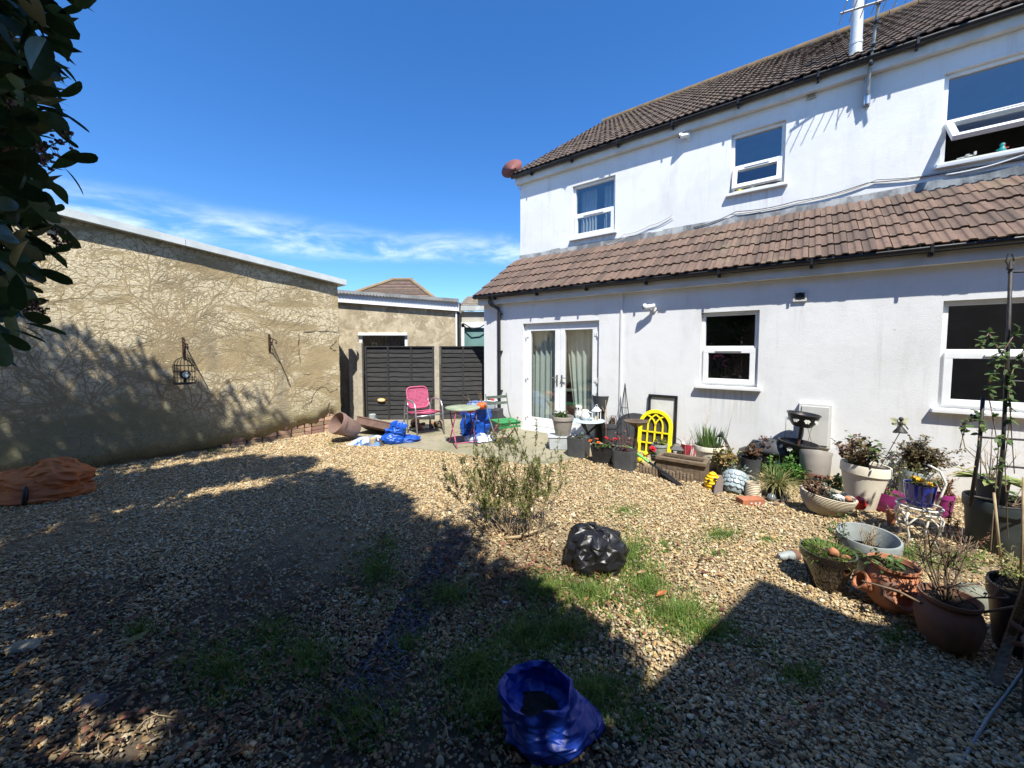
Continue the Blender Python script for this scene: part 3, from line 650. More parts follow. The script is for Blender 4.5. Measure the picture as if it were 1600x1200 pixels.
# satellite dish at the far roof corner
d = thing('satellite_dish', 'rusty red satellite dish at the far corner of the upper roof', 'satellite dish', HS(-1.02, YU + .05, 5.3), 0)
mb = MB(); prof = [(.0, 0.)] + [(.05 * i, .55 * (.05 * i) ** 2) for i in range(1, 6)]
dq = Vector((-.42, -.85, .32)).to_track_quat('Z', 'Y').to_matrix().to_4x4(); Md = T(-.2, -.05, .44) @ dq ; mb.lathe(prof, 24, Md, sx=1.05)
o = mb.build('dish', pm('rusty_dish', (.3, .1, .085), (.2, .075, .065), 7, .7, .2), d, smooth=True); so = o.modifiers.new('t', 'SOLIDIFY'); so.thickness = .006
mb = MB(); mb.tube([(.02, -.02, .02), (-.05, -.08, -.02), (-.1, -.07, .12), (-.14, -.06, .42)], .014, 7); mb.box((.02, -.01, .05), (.06, .06, .16)); mb.build('bracket', M['alu'], d, smooth='auto')
pc_ = Md @ Vector((.16, -.12, .12)); mb = MB(); mb.tube([Md @ Vector((.2, -.16, .0)), pc_], .007, 6); mb.tube([pc_, pc_ + Vector((-.02, .02, .01))], .016, 8); mb.build('receiver_arm', M['black'], d, smooth='auto')
# flue
fl = thing('flue_pipe', 'tall white metal flue pipe rising through the upper roof', 'flue', HS(4.82, YU + .2, 5.78))
mb = MB(); mb.lathe([(.073, 0), (.073, .2), (.078, .2), (.078, .24), (.07, .24), (.07, 1.6), (.09, 1.6), (.09, 1.75), (.02, 1.8)], 20); mb.build('pipe', pm('white_flue', (.72, .74, .74), (.62, .64, .64), 4, .35, metal=.2), fl, smooth='auto')
mb = MB(); mb.lathe([(.12, -.04), (.085, .07), (.079, .09)], 20); mb.build('collar', pm('grey_flashing_collar', (.35, .38, .36), None, 6, .6), fl, smooth='auto')
# tv aerial on a wall bracket
ae = thing('tv_aerial', 'television aerial on a leaning mast bracketed to the upper wall', 'aerial', HS(4.95, YU, 5.1), HROT)
mb = MB(); mb.box((0, -.04, -.06), (.07, .08, .12)); mb.box((0, -.02, .1), (.06, .04, .42)); mb.tube([(.0, -.075, -.12), (-.0, -.075, .24)], .022, 8); mb.build('wall_bracket', M['alu'], ae, smooth='auto')
mb = MB(); mb.tube([(0, -.09, .0), (.005, -.13, .3), (.05, -.38, 1.13), (.06, -.42, 1.32)], .019, 8)
mb.build('mast', pm('weathered_mast', (.42, .45, .44), (.2, .19, .17), 9, .5, metal=.5, stretch=(1, 1, .6)), ae, smooth='auto')
for q in (.35, .55, .8, 1.0):
    mb = MB(); f = q / 1.13; mb.tube([(.048 * f - .002, -.09 - .29 * f - .004, q - .015), (.048 * f, -.09 - .29 * f - .006, q + .015)], .025, 8); mb.build('tie', M['black'], ae, smooth='auto')
mb = MB(); bz = .98
mb.tube([(-.35, -.5, bz - .02), (.05, -.4, bz), (.7, -.28, bz + .06)], .014, 6)
mb.tube([(.3, -.36, bz + .03), (.5, -.48, bz - .26)], .018, 6); mb.tube([(.1, -.38, bz - .15), (.2, -.5, bz - .17)], .005, 5)
mb.build('boom', M['alu'], ae, smooth='auto')
mb = MB()
for i in range(9):
    q = -.32 + i * .11; cx, cy, cz = q, -.49 + (q + .35) * .2, bz - .02 + (q + .35) * .07
    mb.tube([(cx + .03, cy - .19, cz + .02), (cx - .03, cy + .19, cz - .02)], .006, 5)
mb.build('element', M['alu'], ae)
mb = MB(); mb.tube([(.58, -.34, bz + .0), (.74, -.31, bz + .03)], .05, 8); mb.build('reflector', M['black'], ae, smooth='auto')
# security cameras
def seccam(s, w, z, label, flip=1, dark=False):
    c = thing('security_camera', label, 'security camera', HS(s, w, z), HROT)
    mb = MB(); mb.tube([(0, 0, 0), (0, -.025, 0)], .045, 14); mb.build('base', M['upvc'], c, smooth='auto')
    mb = MB(); mb.tube([(0, -.02, 0), (-.01 * flip, -.06, .01), (-.03 * flip, -.09, .03)], .018, 8); mb.build('arm', M['upvc'], c, smooth='auto')
    mb = MB(); mb.tube([(.03 * flip, -.07, .035), (-.1 * flip, -.13, .015)], .036, 12); mb.tube([(-.085 * flip, -.123, .035), (-.125 * flip, -.142, .03)], .04, 12); hd = mb.build('head', M['upvc'], c, smooth='auto')
    mb = MB(); mb.tube([(-.11 * flip, -.137, .015), (-.128 * flip, -.146, .012)], .026, 10); mb.build('lens', M['black'], hd, smooth='auto')
seccam(2.49, 0, 2.22, 'white security camera on the wall right of the glass doors')
seccam(2.63, YU, 5.28, 'white security camera high under the upper eaves', 1)

# ================================================================== RENDERED GARAGE WALL ON THE LEFT (local x from its far end towards the camera, y behind it)
GE = Vector((-3.37, 7.5, 0)); gb = Vector((-.66, -.75, 0)).normalized(); GROT = math.atan2(gb.y, gb.x)
GNRM = Vector((-gb.y, gb.x, 0)) * -1          # local +y, behind the wall
gar = thing('garage', 'long rendered garage wall stripped of ivy along the left side', 'garage', GE, GROT)
# local frame: x = along gb, y = rot90(gb)
ly = Vector((-gb.y, gb.x, 0)); SGN = 1 if ly.dot(Vector((1, 0, 0))) > 0 else -1      # +1: local +y faces the garden
m, t, b = nodes('stripped_render'); oc = ocoord(t)
sp = t.nodes.new('ShaderNodeSeparateXYZ'); t.links.new(oc, sp.inputs[0])
tan = mixc(t, mr(t, noi(t, 1.1, 6, .6, .4, oc), .35, .7), (.4, .31, .165), (.31, .24, .13))
tan = mixc(t, mr(t, noi(t, 9, 5, .7, .2, oc), .45, .75, 0, .5), tan, (.42, .335, .2))
# pale patches of old paint, strongest over the middle of the wall
msk = mth(t, 'ADD', noi(t, 1.5, 6, .7, .6, oc), mth(t, 'MULTIPLY', mr(t, sp.outputs[0], .5, 1.5, 0, 1), .14))
msk = mth(t, 'ADD', msk, mth(t, 'MULTIPLY', noi(t, 11, 4, .7, .4, oc), .22))
sweep = t.nodes.new('ShaderNodeMapping'); sweep.inputs['Rotation'].default_value = (0, R(38), 0); sweep.inputs['Scale'].default_value = (.55, 1, 1.5); t.links.new(oc, sweep.inputs[0])
pale = mth(t, 'MULTIPLY', mr(t, msk, .5, .6), mr(t, noi(t, 1.15, 7, .68, .7, sweep.outputs[0]), .43, .53, .04, 1))
vo = t.nodes.new('ShaderNodeTexVoronoi'); vo.feature = 'DISTANCE_TO_EDGE'; vo.inputs['Scale'].default_value = 10
wv = t.nodes.new('ShaderNodeVectorMath'); wv.operation = 'ADD'
nz = t.nodes.new('ShaderNodeTexNoise'); nz.inputs['Scale'].default_value = 6; nz.inputs['Detail'].default_value = 4; t.links.new(oc, nz.inputs['Vector'])
sc_ = t.nodes.new('ShaderNodeVectorMath'); sc_.operation = 'SCALE'; sc_.inputs['Scale'].default_value = .25; t.links.new(nz.outputs['Color'], sc_.inputs[0])
t.links.new(oc, wv.inputs[0]); t.links.new(sc_.outputs[0], wv.inputs[1]); t.links.new(wv.outputs[0], vo.inputs['Vector'])
crk = mr(t, vo.outputs['Distance'], .03, .12)
fine = mr(t, noi(t, 45, 4, .7, .5, oc), .42, .6)
pale = mth(t, 'MULTIPLY', pale, mth(t, 'ADD', mth(t, 'MULTIPLY', crk, .6), mth(t, 'MULTIPLY', fine, .5)))
col = mixc(t, pale, tan, (.7, .61, .42))
moss = mr(t, mth(t, 'ADD', sp.outputs[2], mth(t, 'ADD', mth(t, 'MULTIPLY', noi(t, 2.2, 6, .6, .3, oc), .9), mr(t, sp.outputs[0], 1.2, 3.2, 0, -.55))), .35, 1.3, .85, 0)
col = mixc(t, moss, col, (.19, .19, .105))
gst = noi(t, 1.0, 5, .65, .2, ocoord(t, 'Object', (1.6, 1.6, .35)))
col = mixc(t, mr(t, gst, .54, .72, 0, .55), col, (.2, .175, .13))
t.links.new(col, b.inputs['Base Color']); b.inputs['Roughness'].default_value = .95
bumpn(t, b, mth(t, 'ADD', mth(t, 'ADD', noi(t, 40, 6, .7, 0, oc), mth(t, 'MULTIPLY', pale, .8)), mth(t, 'MULTIPLY', noi(t, 4, 5, .6, 0, oc), 1.5)), .6, .015); M['strip'] = m
GL = 9.0
def gtop(x): return 2.84 + .118 * x
def gz_bottom(x): # ragged lower edge of the render where bricks show
    return .06 + .16 * math.exp(-((x - .55) / .75) ** 2) + .05 * noise.noise((x * 5, 0, 0)) + .03 * noise.noise((x * 14, 0, 1)) + (.22 * max(0, 1 - abs(x - .22) / .25))
fy = lambda o: SGN * o        # offset towards the garden
mb = MB(); n = 220; NZ = 14; vs = []; fs = []
for i in range(n + 1):
    x = GL * (i / n) ** 1.35; zb = max(.0, gz_bottom(x)) if x < 3.2 else .02 + .02 * noise.noise((x * 4, 2, 0))
    for j in range(NZ + 1):
        z = zb + (gtop(x) - zb) * j / NZ
        # slight sag and swell of hand-laid render, and a bowed far edge
        e = .012 * noise.noise((x * 1.3, z * 1.3, 0)) + .005 * noise.noise((x * 6, z * 6, 4))
        vs.append((x - (.02 * noise.noise((z * 5, 1, 7)) if i == 0 else 0), fy(e), z))
for i in range(n):
    for j in range(NZ):
        q = (i*(NZ+1)+j, (i+1)*(NZ+1)+j, (i+1)*(NZ+1)+j+1, i*(NZ+1)+j+1); fs.append(q)
mb.add(vs, fs)
gw = mb.build('rendered_face', M['strip'], gar, smooth=True); so = gw.modifiers.new('t', 'SOLIDIFY'); so.thickness = .022; so.offset = 0
mb = MB(); mb.box((GL / 2 + .02, fy(-2.02), 1.2), (GL - .05, 3.98, 2.4)); 
mb.add([(.0, fy(-.03), 2.4), (GL, fy(-.03), 2.4), (GL, fy(-.03), gtop(GL) - .03), (0, fy(-.03), gtop(0) - .03), (.0, fy(-4), 2.4), (GL, fy(-4), 2.4), (GL, fy(-4), gtop(GL) - .03), (0, fy(-4), gtop(0) - .03)], [(0,1,2,3),(4,7,6,5),(0,3,7,4),(1,5,6,2),(3,2,6,7)])
mb.build('brick_core', pm('mortar_core', (.3, .25, .18), (.22, .18, .13), 10, .95, .5, 40), gar)
# pale metal roof edge over a dark overhang board
mroof = pm('pale_metal_verge', (.62, .66, .66), (.5, .55, .56), 4, .5, .1)
for xa, xb in ((-.12, 2.26), (2.265, 5.6), (5.605, GL)):
    mb = MB(); za, zb = gtop(xa), gtop(xb)
    y1, y2 = fy(.13), fy(-4.1)
    mb.add([(xa, y1, za + .0), (xb, y1, zb + .0), (xb, y1, zb + .1), (xa, y1, za + .1), (xa, y2, za + .0), (xb, y2, zb + .0), (xb, y2, zb + .1), (xa, y2, za + .1)],
           [(0,1,2,3),(4,7,6,5),(0,3,7,4),(1,5,6,2),(3,2,6,7),(0,4,5,1)])
    mb.build('roof_verge', mroof, gar)
# bricks laid bare at the foot and far edge
mbrick = pm('old_brick', (.42, .25, .17), (.33, .22, .16), 9, .9, .5, 60, .006, rnd=.3)
mbr = MB(); mbr.box((0, 0, 0), (.218, .1, .066)); mbr.v = [(x + random.uniform(-.004, .004), y, z + random.uniform(-.003, .003)) for x, y, z in mbr.v]
pb_ = mbr.build('brick', mbrick, gar, bevel=.006); bme = pb_.data; first = True
for row in range(9):
    z = .036 + row * .076; x = -.0 + (row % 2) * .112 - .02
    while x < 1.9:
        L = random.choice((.215, .215, .105))
        cx = x + L / 2; ok = z + .03 < gz_bottom(cx) + .06 or (cx < .25 and row < 8)
        if ok:
            if first: o = pb_; first = False
            else: o = pb_.copy(); COL.objects.link(o); o.parent = gar
            o.location = (cx, fy(-.042 + random.uniform(-.012, .01)), z); o.scale = (L / .23, 1, 1); o.rotation_euler = (0, random.uniform(-.03, .03), random.uniform(-.04, .04))
        x += L + .013
# patch where a small window was filled in: slightly recessed panel with a cracked edge
mb = MB(); vs = []
pl = [(.04, 1.92), (.68, 1.88), (.72, 1.86), (.715, 1.5), (.70, 1.2), (.66, 1.13), (.3, 1.15), (.06, 1.14)]
mb.add([(x, fy(.0145), z) for x, z in pl] + [(x, fy(-.01), z) for x, z in pl], [tuple(range(len(pl)))] + [(i, (i+1) % len(pl), len(pl)+(i+1) % len(pl), len(pl)+i) for i in range(len(pl))])
mb.build('filled_opening', M['strip'], gar)
mb = MB()
for pts in ([(.02, 1.93), (.2, 1.94), (.45, 1.93), (.70, 1.90)], [(.72, 1.9), (.735, 1.6), (.72, 1.3)], [(.05, 1.78), (.1, 1.7), (.16, 1.66), (.18, 1.62), (.11, 1.57), (.05, 1.58)], [(.72, .52), (.64, .6), (.55, .62), (.52, .72), (.45, .83), (.36, .88), (.27, .86), (.2, .78), (.12, .8), (.04, .82)], [(.6, .22), (.55, .3), (.42, .33), (.36, .42), (.25, .46), (.2, .6)]):
    P = []
    for i in range(len(pts) - 1):
        for k in range(5):
            u = k / 5; x = pts[i][0] * (1 - u) + pts[i+1][0] * u; z = pts[i][1] * (1 - u) + pts[i+1][1] * u
            P.append((x + random.uniform(-.008, .008), fy(.021), z + random.uniform(-.008, .008)))
    mb.tube(P, [random.uniform(.0015, .005) for _ in P], 4)
mb.build('crack', pm('crack_shadow_earth', (.09, .07, .05), None, 9, .95), gar)['kind'] = 'stuff'
# dead ivy: runners still stuck to the render
mb = MB(); random.seed(21)
def runner(x, z, ang, L, r, depth):
    P = [(x, z)]; st = .05; a = ang; k = max(3, int(L / st)); kids = []
    for i in range(k):
        a += random.gauss(0, .17) + (ang - a) * .08; x += math.cos(a) * st; z += math.sin(a) * st
        if z > gtop(x) - .12 or z < .15 or x < .15 or x > 5.2: break
        P.append((x, z))
        if depth < 3 and random.random() < (.34 if depth < 2 else .24): kids.append((x, z, a + random.choice((-1, 1)) * random.uniform(.35, 1.0), L * random.uniform(.25, .6) * (1 - i / k * .4), r * .62, depth + 1))
    if len(P) < 3: return
    vs = []; fs = []
    for i, (px_, pz_) in enumerate(P):
        q0, q1 = P[max(i - 1, 0)], P[min(i + 1, len(P) - 1)]; dx, dz = q1[0] - q0[0], q1[1] - q0[1]; l = math.hypot(dx, dz) or 1
        w = r * (1 - .55 * i / len(P)); ox, oz = -dz / l * w, dx / l * w
        e = .012 * noise.noise((px_ * 1.3, pz_ * 1.3, 0)) + .005 * noise.noise((px_ * 6, pz_ * 6, 4))
        vs += [(px_ + ox, fy(e + .0125), pz_ + oz), (px_, fy(e + .0125 + w * .12), pz_), (px_ - ox, fy(e + .0125), pz_ - oz)]
    for i in range(len(P) - 1): fs += [(3*i, 3*i+1, 3*i+4, 3*i+3), (3*i+1, 3*i+2, 3*i+5, 3*i+4)]
    mb.add(vs, fs)
    for kd in kids: runner(*kd)
for i in range(7): runner(.95 + i * .42 + random.uniform(-.1, .1), .45 + random.uniform(0, .3), R(95 + random.uniform(-25, 25) - i * 3), random.uniform(1.9, 2.7), .0125, 0)
for i in range(6): runner(random.uniform(.9, 3.6), random.uniform(.8, 2.0), R(random.uniform(20, 160)), 1.2, .009, 1)
iv = mb.build('ivy_runners', pm('dead_ivy_runner', (.36, .28, .16), (.29, .225, .13), 9, .95), gar); iv['kind'] = 'stuff'
random.seed(11)

# brackets and bird cage on the garage wall
def on_gar(x, o, z): return GE + gb * x + ly * (SGN * o) + Vector((0, 0, z))
def bracket(x, z, label):
    b_ = thing('hanging_bracket', label, 'bracket', on_gar(x, .022, z), GROT)
    mb = MB(); mb.box((0, fy(.006), .0), (.03, .012, .3)); mb.build('back_plate', M['rust'], b_)
    mb = MB(); pts = [(0, fy(.012), .1), (0, fy(.2), .06), (0, fy(.34), .04)]; mb.tube(pts, .009, 6); mb.tube([(0, fy(.34 + .03 * math.sin(a)), .04 - .03 + .03 * math.cos(a)) for a in np.linspace(0, 5, 10)], .006, 5)
    mb.build('arm', M['rust'], b_, smooth=True)
    mb = MB(); mb.tube([(0, fy(.014), -.12), (0, fy(.06), -.06), (0, fy(.14), .0), (0, fy(.2), .055)], .008, 6); mb.tube([(0, fy(.08 + .035 * math.cos(a)), -.0 + .03 * math.sin(a)) for a in np.linspace(0, 5.5, 10)], .005, 5); mb.build('scroll', M['rust'], b_, smooth=True)
    return b_
bracket(2.33, 1.62, 'rusty scroll bracket holding the bird cage on the left wall')
bracket(1.2, 1.70, 'empty rusty scroll bracket on the stained wall right of the cage')
cg = thing('bird_cage', 'small black domed bird cage hanging on the left wall', 'bird cage', on_gar(2.36, .24, 1.1), GROT); cg.scale = (.82, .82, .86)
mb = MB(); rc, hc = .155, .3
for i in range(18):
    a = 2 * math.pi * i / 18; c, s = math.cos(a), math.sin(a)
    mb.tube([(rc * c, rc * s, 0), (rc * c, rc * s, hc)] + [(rc * c * math.cos(q), rc * s * math.cos(q), hc + .14 * math.sin(q)) for q in np.linspace(.3, 1.57, 5)], .0032, 4)
for z in (0, .1, .2, hc): mb.tube([(rc * math.cos(a), rc * math.sin(a), z) for a in np.linspace(0, 6.283, 25)[:-1]], .006 if z in (0, hc) else .004, 5, True)
mb.build('wire_bars', M['iron'], cg)
mb = MB(); mb.lathe([(.0, -.012), (rc, -.012), (rc + .006, .0), (rc, .012), (0, .012)], 24); mb.build('tray', M['iron'], cg, smooth='auto')
mb = MB(); mb.tube([(.0, 0, hc + .14), (0, 0, hc + .2)], .006, 6); mb.tube([(.02 * math.cos(a), 0, hc + .21 + .02 * math.sin(a)) for a in np.linspace(0, 6.28, 11)[:-1]], .004, 5, True); mb.build('hook', M['iron'], cg)
lm = thing('solar_lamp', 'round black lamp with a glass face inside the bird cage', 'lamp', on_gar(2.36, .26, 1.115), GROT); lm.scale = (.82, .82, .82)
mb = MB(); mb.tube([(0, fy(-.06), .14), (0, fy(.05), .14)], .075, 18); mb.box((0, fy(-.03), .04), (.04, .04, .08)); mb.build('housing', M['black'], lm, smooth='auto')
mb = MB(); mb.tube([(0, fy(.05), .14), (0, fy(.056), .14)], .05, 18); mb.build('lens', pm('lamp_glass', (.5, .58, .62), (.4, .5, .55), 8, .1), lm, smooth='auto')

# ================================================================== OUTBUILDING AT THE BACK
YB = 8.85
bk = thing('back_outbuilding', 'low rendered outbuilding with white fascia behind the dark fence', 'outbuilding', (0, YB, 0))
m2, t, b = nodes('old_back_render'); oc = ocoord(t)
col = mixc(t, mr(t, noi(t, 2.2, 7, .68, .5, oc), .38, .68), (.5, .42, .29), (.33, .27, .175))
col = mixc(t, mr(t, noi(t, 4, 7, .75, .8, oc), .46, .6, 0, .8), col, (.27, .22, .14)); col = mixc(t, mr(t, noi(t, 6, 7, .75, .9, oc), .55, .62, 0, .8), col, (.6, .53, .4))
t.links.new(col, b.inputs['Base Color']); b.inputs['Roughness'].default_value = .95; bumpn(t, b, noi(t, 30, 6, .7, 0, oc), .6, .015); M['backrender'] = m2
BX0, BX1 = -4.6, -1.24
def bt(x): return 2.66 - .075 * (x + 3.9)
wx0, wx1, wz = -3.52, -2.4, 1.965
mb = MB()
def bq(xa, xb, za, zb, top=False):
    mb.add([(xa, 0, za), (xb, 0, za), (xb, 0, bt(xb) if top else zb), (xa, 0, bt(xa) if top else zb)], [(0, 1, 2, 3)])
bq(BX0, wx0, 0, 0, True); bq(wx1, BX1, 0, 0, True); bq(wx0, wx1, wz, 0, True); bq(wx0, wx1, 0, 1.0)
mb.add([(wx0, 0, 1.), (wx1, 0, 1.), (wx1, 0, wz), (wx0, 0, wz), (wx0, .14, 1.), (wx1, .14, 1.), (wx1, .14, wz), (wx0, .14, wz)], [(0,4,5,1),(1,5,6,2),(2,6,7,3),(3,7,4,0)])
mb.add([(BX1, 0, 0), (BX1, 3.5, 0), (BX1, 3.5, bt(BX1)), (BX1, 0, bt(BX1))], [(0, 1, 2, 3)])
mb.add([(BX0, .5, .02), (BX1 - .01, .5, .02), (BX1 - .01, .5, 2.3), (BX0, .5, 2.3)], [(0, 1, 2, 3)])
mb.build('wall', M['backrender'], bk)
mb = MB(); frame_rect(mb, wx0, wx1, 1.0, wz, .06, .07, .06); mb.box(((wx0 + wx1) / 2, .02, wz - .03), (wx1 - wx0, .1, .06)); wb = mb.build('window', M['upvc'], bk, bevel=.004)
mb = MB(); mb.box(((wx0 + wx1) / 2, .06, 1.48), (wx1 - wx0 - .12, .01, .86)); mb.build('pane', M['glass'], wb)
mb = MB()
for i in range(6): mb.box((wx0 + .25 + i * .17, .2, 1.5), (random.uniform(.04, .12), .02, .8))
mb.build('blind', pm('vertical_blind', (.35, .3, .27), (.2, .17, .16), 4, .8), wb)
mb = MB(); xa, xb = -4.3, -1.2
mb.add([(xa, -.09, bt(xa) - .005), (xb, -.09, bt(xb) - .005), (xb, -.09, bt(xb) + .19), (xa, -.09, bt(xa) + .19), (xa, -.005, bt(xa) - .005), (xb, -.005, bt(xb) - .005), (xb, -.005, bt(xb) + .19), (xa, -.005, bt(xa) + .19)], [(0,1,2,3),(4,7,6,5),(0,3,7,4),(1,5,6,2),(3,2,6,7),(0,4,5,1)])
mb.build('fascia_board', M['upvc'], bk)
mcor = pm('grey_corrugated_sheet', (.26, .26, .25), (.17, .17, .165), 3, .8, .3)
mb = MB(); vs = []; fs = []; n = 170
for i in range(n + 1):
    x = xa + (xb - xa) * i / n; z = bt(x) + .2 + .018 * math.sin(i * 1.55)
    vs += [(x, -.16, z), (x, 3.4, z + .12), (x, -.16, z - .014)]
for i in range(n): fs += [(3*i, 3*i+3, 3*i+4, 3*i+1), (3*i+2, 3*i+5, 3*i+3, 3*i)]
mb.add(vs, fs); mb.build('corrugated_roof', mcor, bk, smooth=False)
mb = MB(); mb.box(((xa + xb) / 2, -.055, 0), (.01, .01, .01)); mb.add([(xa, -.1, bt(xa) + .19), (xb, -.1, bt(xb) + .19), (xb, -.1, bt(xb) + .27), (xa, -.1, bt(xa) + .27)], [(0, 1, 2, 3)]); mb.build('roof_edge_board', mcor, bk)
mb = MB(); mb.tube([(BX1 - .03, -.03, bt(BX1) - .02), (BX1 - .03, -.03, .9)], .022, 8); mb.build('corner_pipe', M['upvc'], bk, smooth='auto')
mb = MB(); mb.tube([(BX1 + .015, -.02, bt(BX1) - .02), (BX1 + .015, -.02, .3)], .03, 8); mb.build('corner_pipe', M['black'], bk, smooth='auto')
# glazed lean-to further right
gz = thing('glazed_lean_to', 'green glazed lean-to with sheet roof between outbuilding and house', 'lean-to', (0, YB + .35, 0))
mb = MB(); mb.box((-.5, .05, 1.1), (1.36, .02, 2.0)); mb.build('pane', M['frost'], gz)
mb = MB(); mb.box((-.5, .0, 2.17), (1.4, .06, .12)); mb.box((-1.17, 0, 1.1), (.07, .06, 2.2)); mb.box((-.35, 0, 1.1), (.05, .055, 2.0)); mb.build('frame', M['upvc'], gz)
mb = MB(); mb.box((-.5, .05, 2.36), (1.4, .05, .24)); mb.build('board', pm('grey_board', (.45, .43, .38), (.36, .34, .29), 4, .8), gz)
mb = MB(); mb.box((-.5, -.02, 2.56), (1.44, .1, .12)); mb.build('gutter_board', pm('pale_gutter_board', (.55, .58, .57), None, 4, .7), gz)
mb = MB()
for i in range(6): mb.box((-.5, .2 + i * .3, 2.66 + i * .075), (1.5, .34, .03), None)
mb.build('sheet_roof', pm('weathered_sheet', (.36, .31, .25), (.25, .21, .17), 5, .85, .4), gz)
cb = MB(); cb.tube([(-1.15, -.06, 2.2), (-.95, -.1, 2.08), (-.75, -.1, 2.1), (-.6, -.1, 2.2), (-.45, -.1, 2.45)], .014, 6); cb.build('loose_cable', M['black'], gz, smooth=True)

# hipped roof of the house beyond
fh = thing('far_house', 'brown hipped roof of a house beyond the outbuilding', 'house', (-9.6, 30, 0))
mfr = pm('far_roof_tile', (.16, .11, .08), (.115, .08, .06), 3, .9, island=.25)
mfl2 = pm('lichen_patch_tile', (.2, .14, .09), (.26, .19, .09), 1.2, .9)
mb = MB(); mb.box((0, 4, 2.4), (11, 8, 4.8)); mb.build('wall', M['backrender'], fh)
rs = 16; ze, zt_ = 4.75, 7.6
mb = MB(); ex, tx0, tx1 = (-5.6, 4.6), -.8, .8
def lerp(a, b, u): return a + (b - a) * u
for k in range(rs):
    u0, u1 = k / rs, (k + 1) / rs + .01
    for (xa_, xb_) in ((None, None),):
        z0_, z1_ = lerp(ze, zt_, u0), lerp(ze, zt_, u1) + .0
        lft0, rgt0, lft1, rgt1 = lerp(ex[0], tx0, u0), lerp(ex[1], tx1, u0), lerp(ex[0], tx0, u1), lerp(ex[1], tx1, u1)
        y0_, y1_ = lerp(-.6, 4., u0), lerp(-.6, 4., u1)
        mb.add([(lft0, y0_ - .05, z0_), (rgt0, y0_ - .05, z0_), (rgt1, y1_, z1_ - .04), (lft1, y1_, z1_ - .04), (lft0, y0_ - .04, z0_ - .07), (rgt0, y0_ - .04, z0_ - .07)], [(0, 1, 2, 3), (4, 5, 1, 0)])
        mb.add([(lft0 - .05, y0_, z0_), (lft1, y1_, z1_ - .04), (lft1, 8 - y1_, z1_ - .04), (lft0 - .05, 8.6 - u0 * 4.6, z0_)], [(0, 1, 2, 3)])
        mb.add([(rgt0 + .05, y0_, z0_), (rgt0 + .05, 8.6 - u0 * 4.6, z0_), (rgt1, 8 - y1_, z1_ - .04), (rgt1, y1_, z1_ - .04)], [(0, 1, 2, 3)])
rfo = mb.build('roof', mfr, fh)
mb = MB(); mb.tube([(ex[0], -.6, ze), (tx0, 3.9, zt_)], .16, 8); mb.tube([(ex[1], -.6, ze), (tx1, 3.9, zt_)], .16, 8); mb.tube([(tx0 - .1, 3.95, zt_ + .02), (tx1 + .1, 3.95, zt_ + .02)], .17, 8); mb.build('ridge_tile', mfl2, rfo, smooth='auto')

# ================================================================== FENCE
mslat = pm('dark_stained_slat', (.021, .021, .022), (.04, .039, .038), 7, .8, .5, 50, .006, stretch=(1, 6, 10), rnd=.25)
mpost = pm('concrete_post', (.44, .39, .3), (.33, .29, .22), 12, .95, .5, 60, .006)
def fence_panel(xa, xb, ya, yb, top, label):
    L = math.hypot(xb - xa, yb - ya); f = thing('slatted_fence', label, 'fence', ((xa + xb) / 2, (ya + yb) / 2, 0), math.atan2(yb - ya, xb - xa), 'dark fence panels at the back')
    n = 15; h = (top - .08) / n
    for i in range(n):
        z = .05 + i * h; mb = MB(); vs = []; fs = []; k = 14
        ph = random.uniform(0, 9)
        for j in range(k + 1):
            x = -L / 2 + L * j / k; wv_ = .024 * noise.noise((x * 2.2 + ph, i * 3.1, 0)) + .011 * noise.noise((x * 6 + ph, i, 2))
            lo_, hi_ = z + wv_ - .012, z + h + .014
            vs += [(x, -.022, lo_), (x, .0, hi_), (x, -.008, lo_)]
        for j in range(k): fs += [(3*j, 3*j+3, 3*j+4, 3*j+1), (3*j+2, 3*j+5, 3*j+3, 3*j)]
        mb.add(vs, fs); mb.build('slat', mslat, f)
    for x in (-L / 2 + .02, -L / 6, L / 6, L / 2 - .02):
        mb = MB(); mb.box((x, -.034, top / 2), (.035, .022, top - .04)); mb.build('batten', mslat, f)
    mb = MB(); mb.box((0, -.01, top - .012), (L, .07, .024)); mb.build('cap_rail', mslat, f)
    return f
fence_panel(-3.24, -1.73, 8.5, 8.56, 1.66, 'dark slatted fence panel between the two concrete posts')
fence_panel(-1.60, -.10, 8.58, 8.78, 1.66, 'dark slatted fence panel running behind the house corner')
for x, y, h, lb in ((-3.34, 8.46, 1.72, 'weathered concrete fence post beside the left wall'), (-1.665, 8.54, 1.66, 'weathered concrete fence post between the dark panels')):
    p = MB(); p.box((0, 0, h / 2), (.11, .1, h)); p.box((0, 0, h + .012), (.09, .08, .024), taper=1.2); o = p.build('fence_post', mpost, None, bevel=.01); o.location = (x, y, 0); tag(o, lb, 'post', 'concrete fence posts')
# concrete pier against the outbuilding behind the first post
p = MB(); p.box((0, 0, .8), (.2, .18, 1.6)); o = p.build('wall_pier', mpost, None, bevel=.015); o.location = (-3.52, 8.6, 0); tag(o, 'broad weathered concrete pier left of the first fence post', 'pier')
pq = thing('oval_plaque', 'small oval yellow plaque fixed low on the dark fence', 'plaque', (-2.89, 8.46, .47))
mb = MB(); mb.lathe([(0, -.008), (.085, -.008), (.09, 0), (.085, .008), (0, .008)], 28, RX(R(90)), sx=1, sy=.46); mb.build('plate', pm('yellow_plaque', (.75, .5, .12), (.65, .38, .06), 14, .5), pq, smooth='auto')
mb = MB(); mb.lathe([(0, -.004), (.06, -.004), (.06, .012), (0, .012)], 28, T(0, -.0, 0) @ RX(R(90)), sx=1, sy=.42); mb.build('face', pm('cream_plaque_face', (.8, .74, .6), None, 10, .5), pq, smooth='auto')

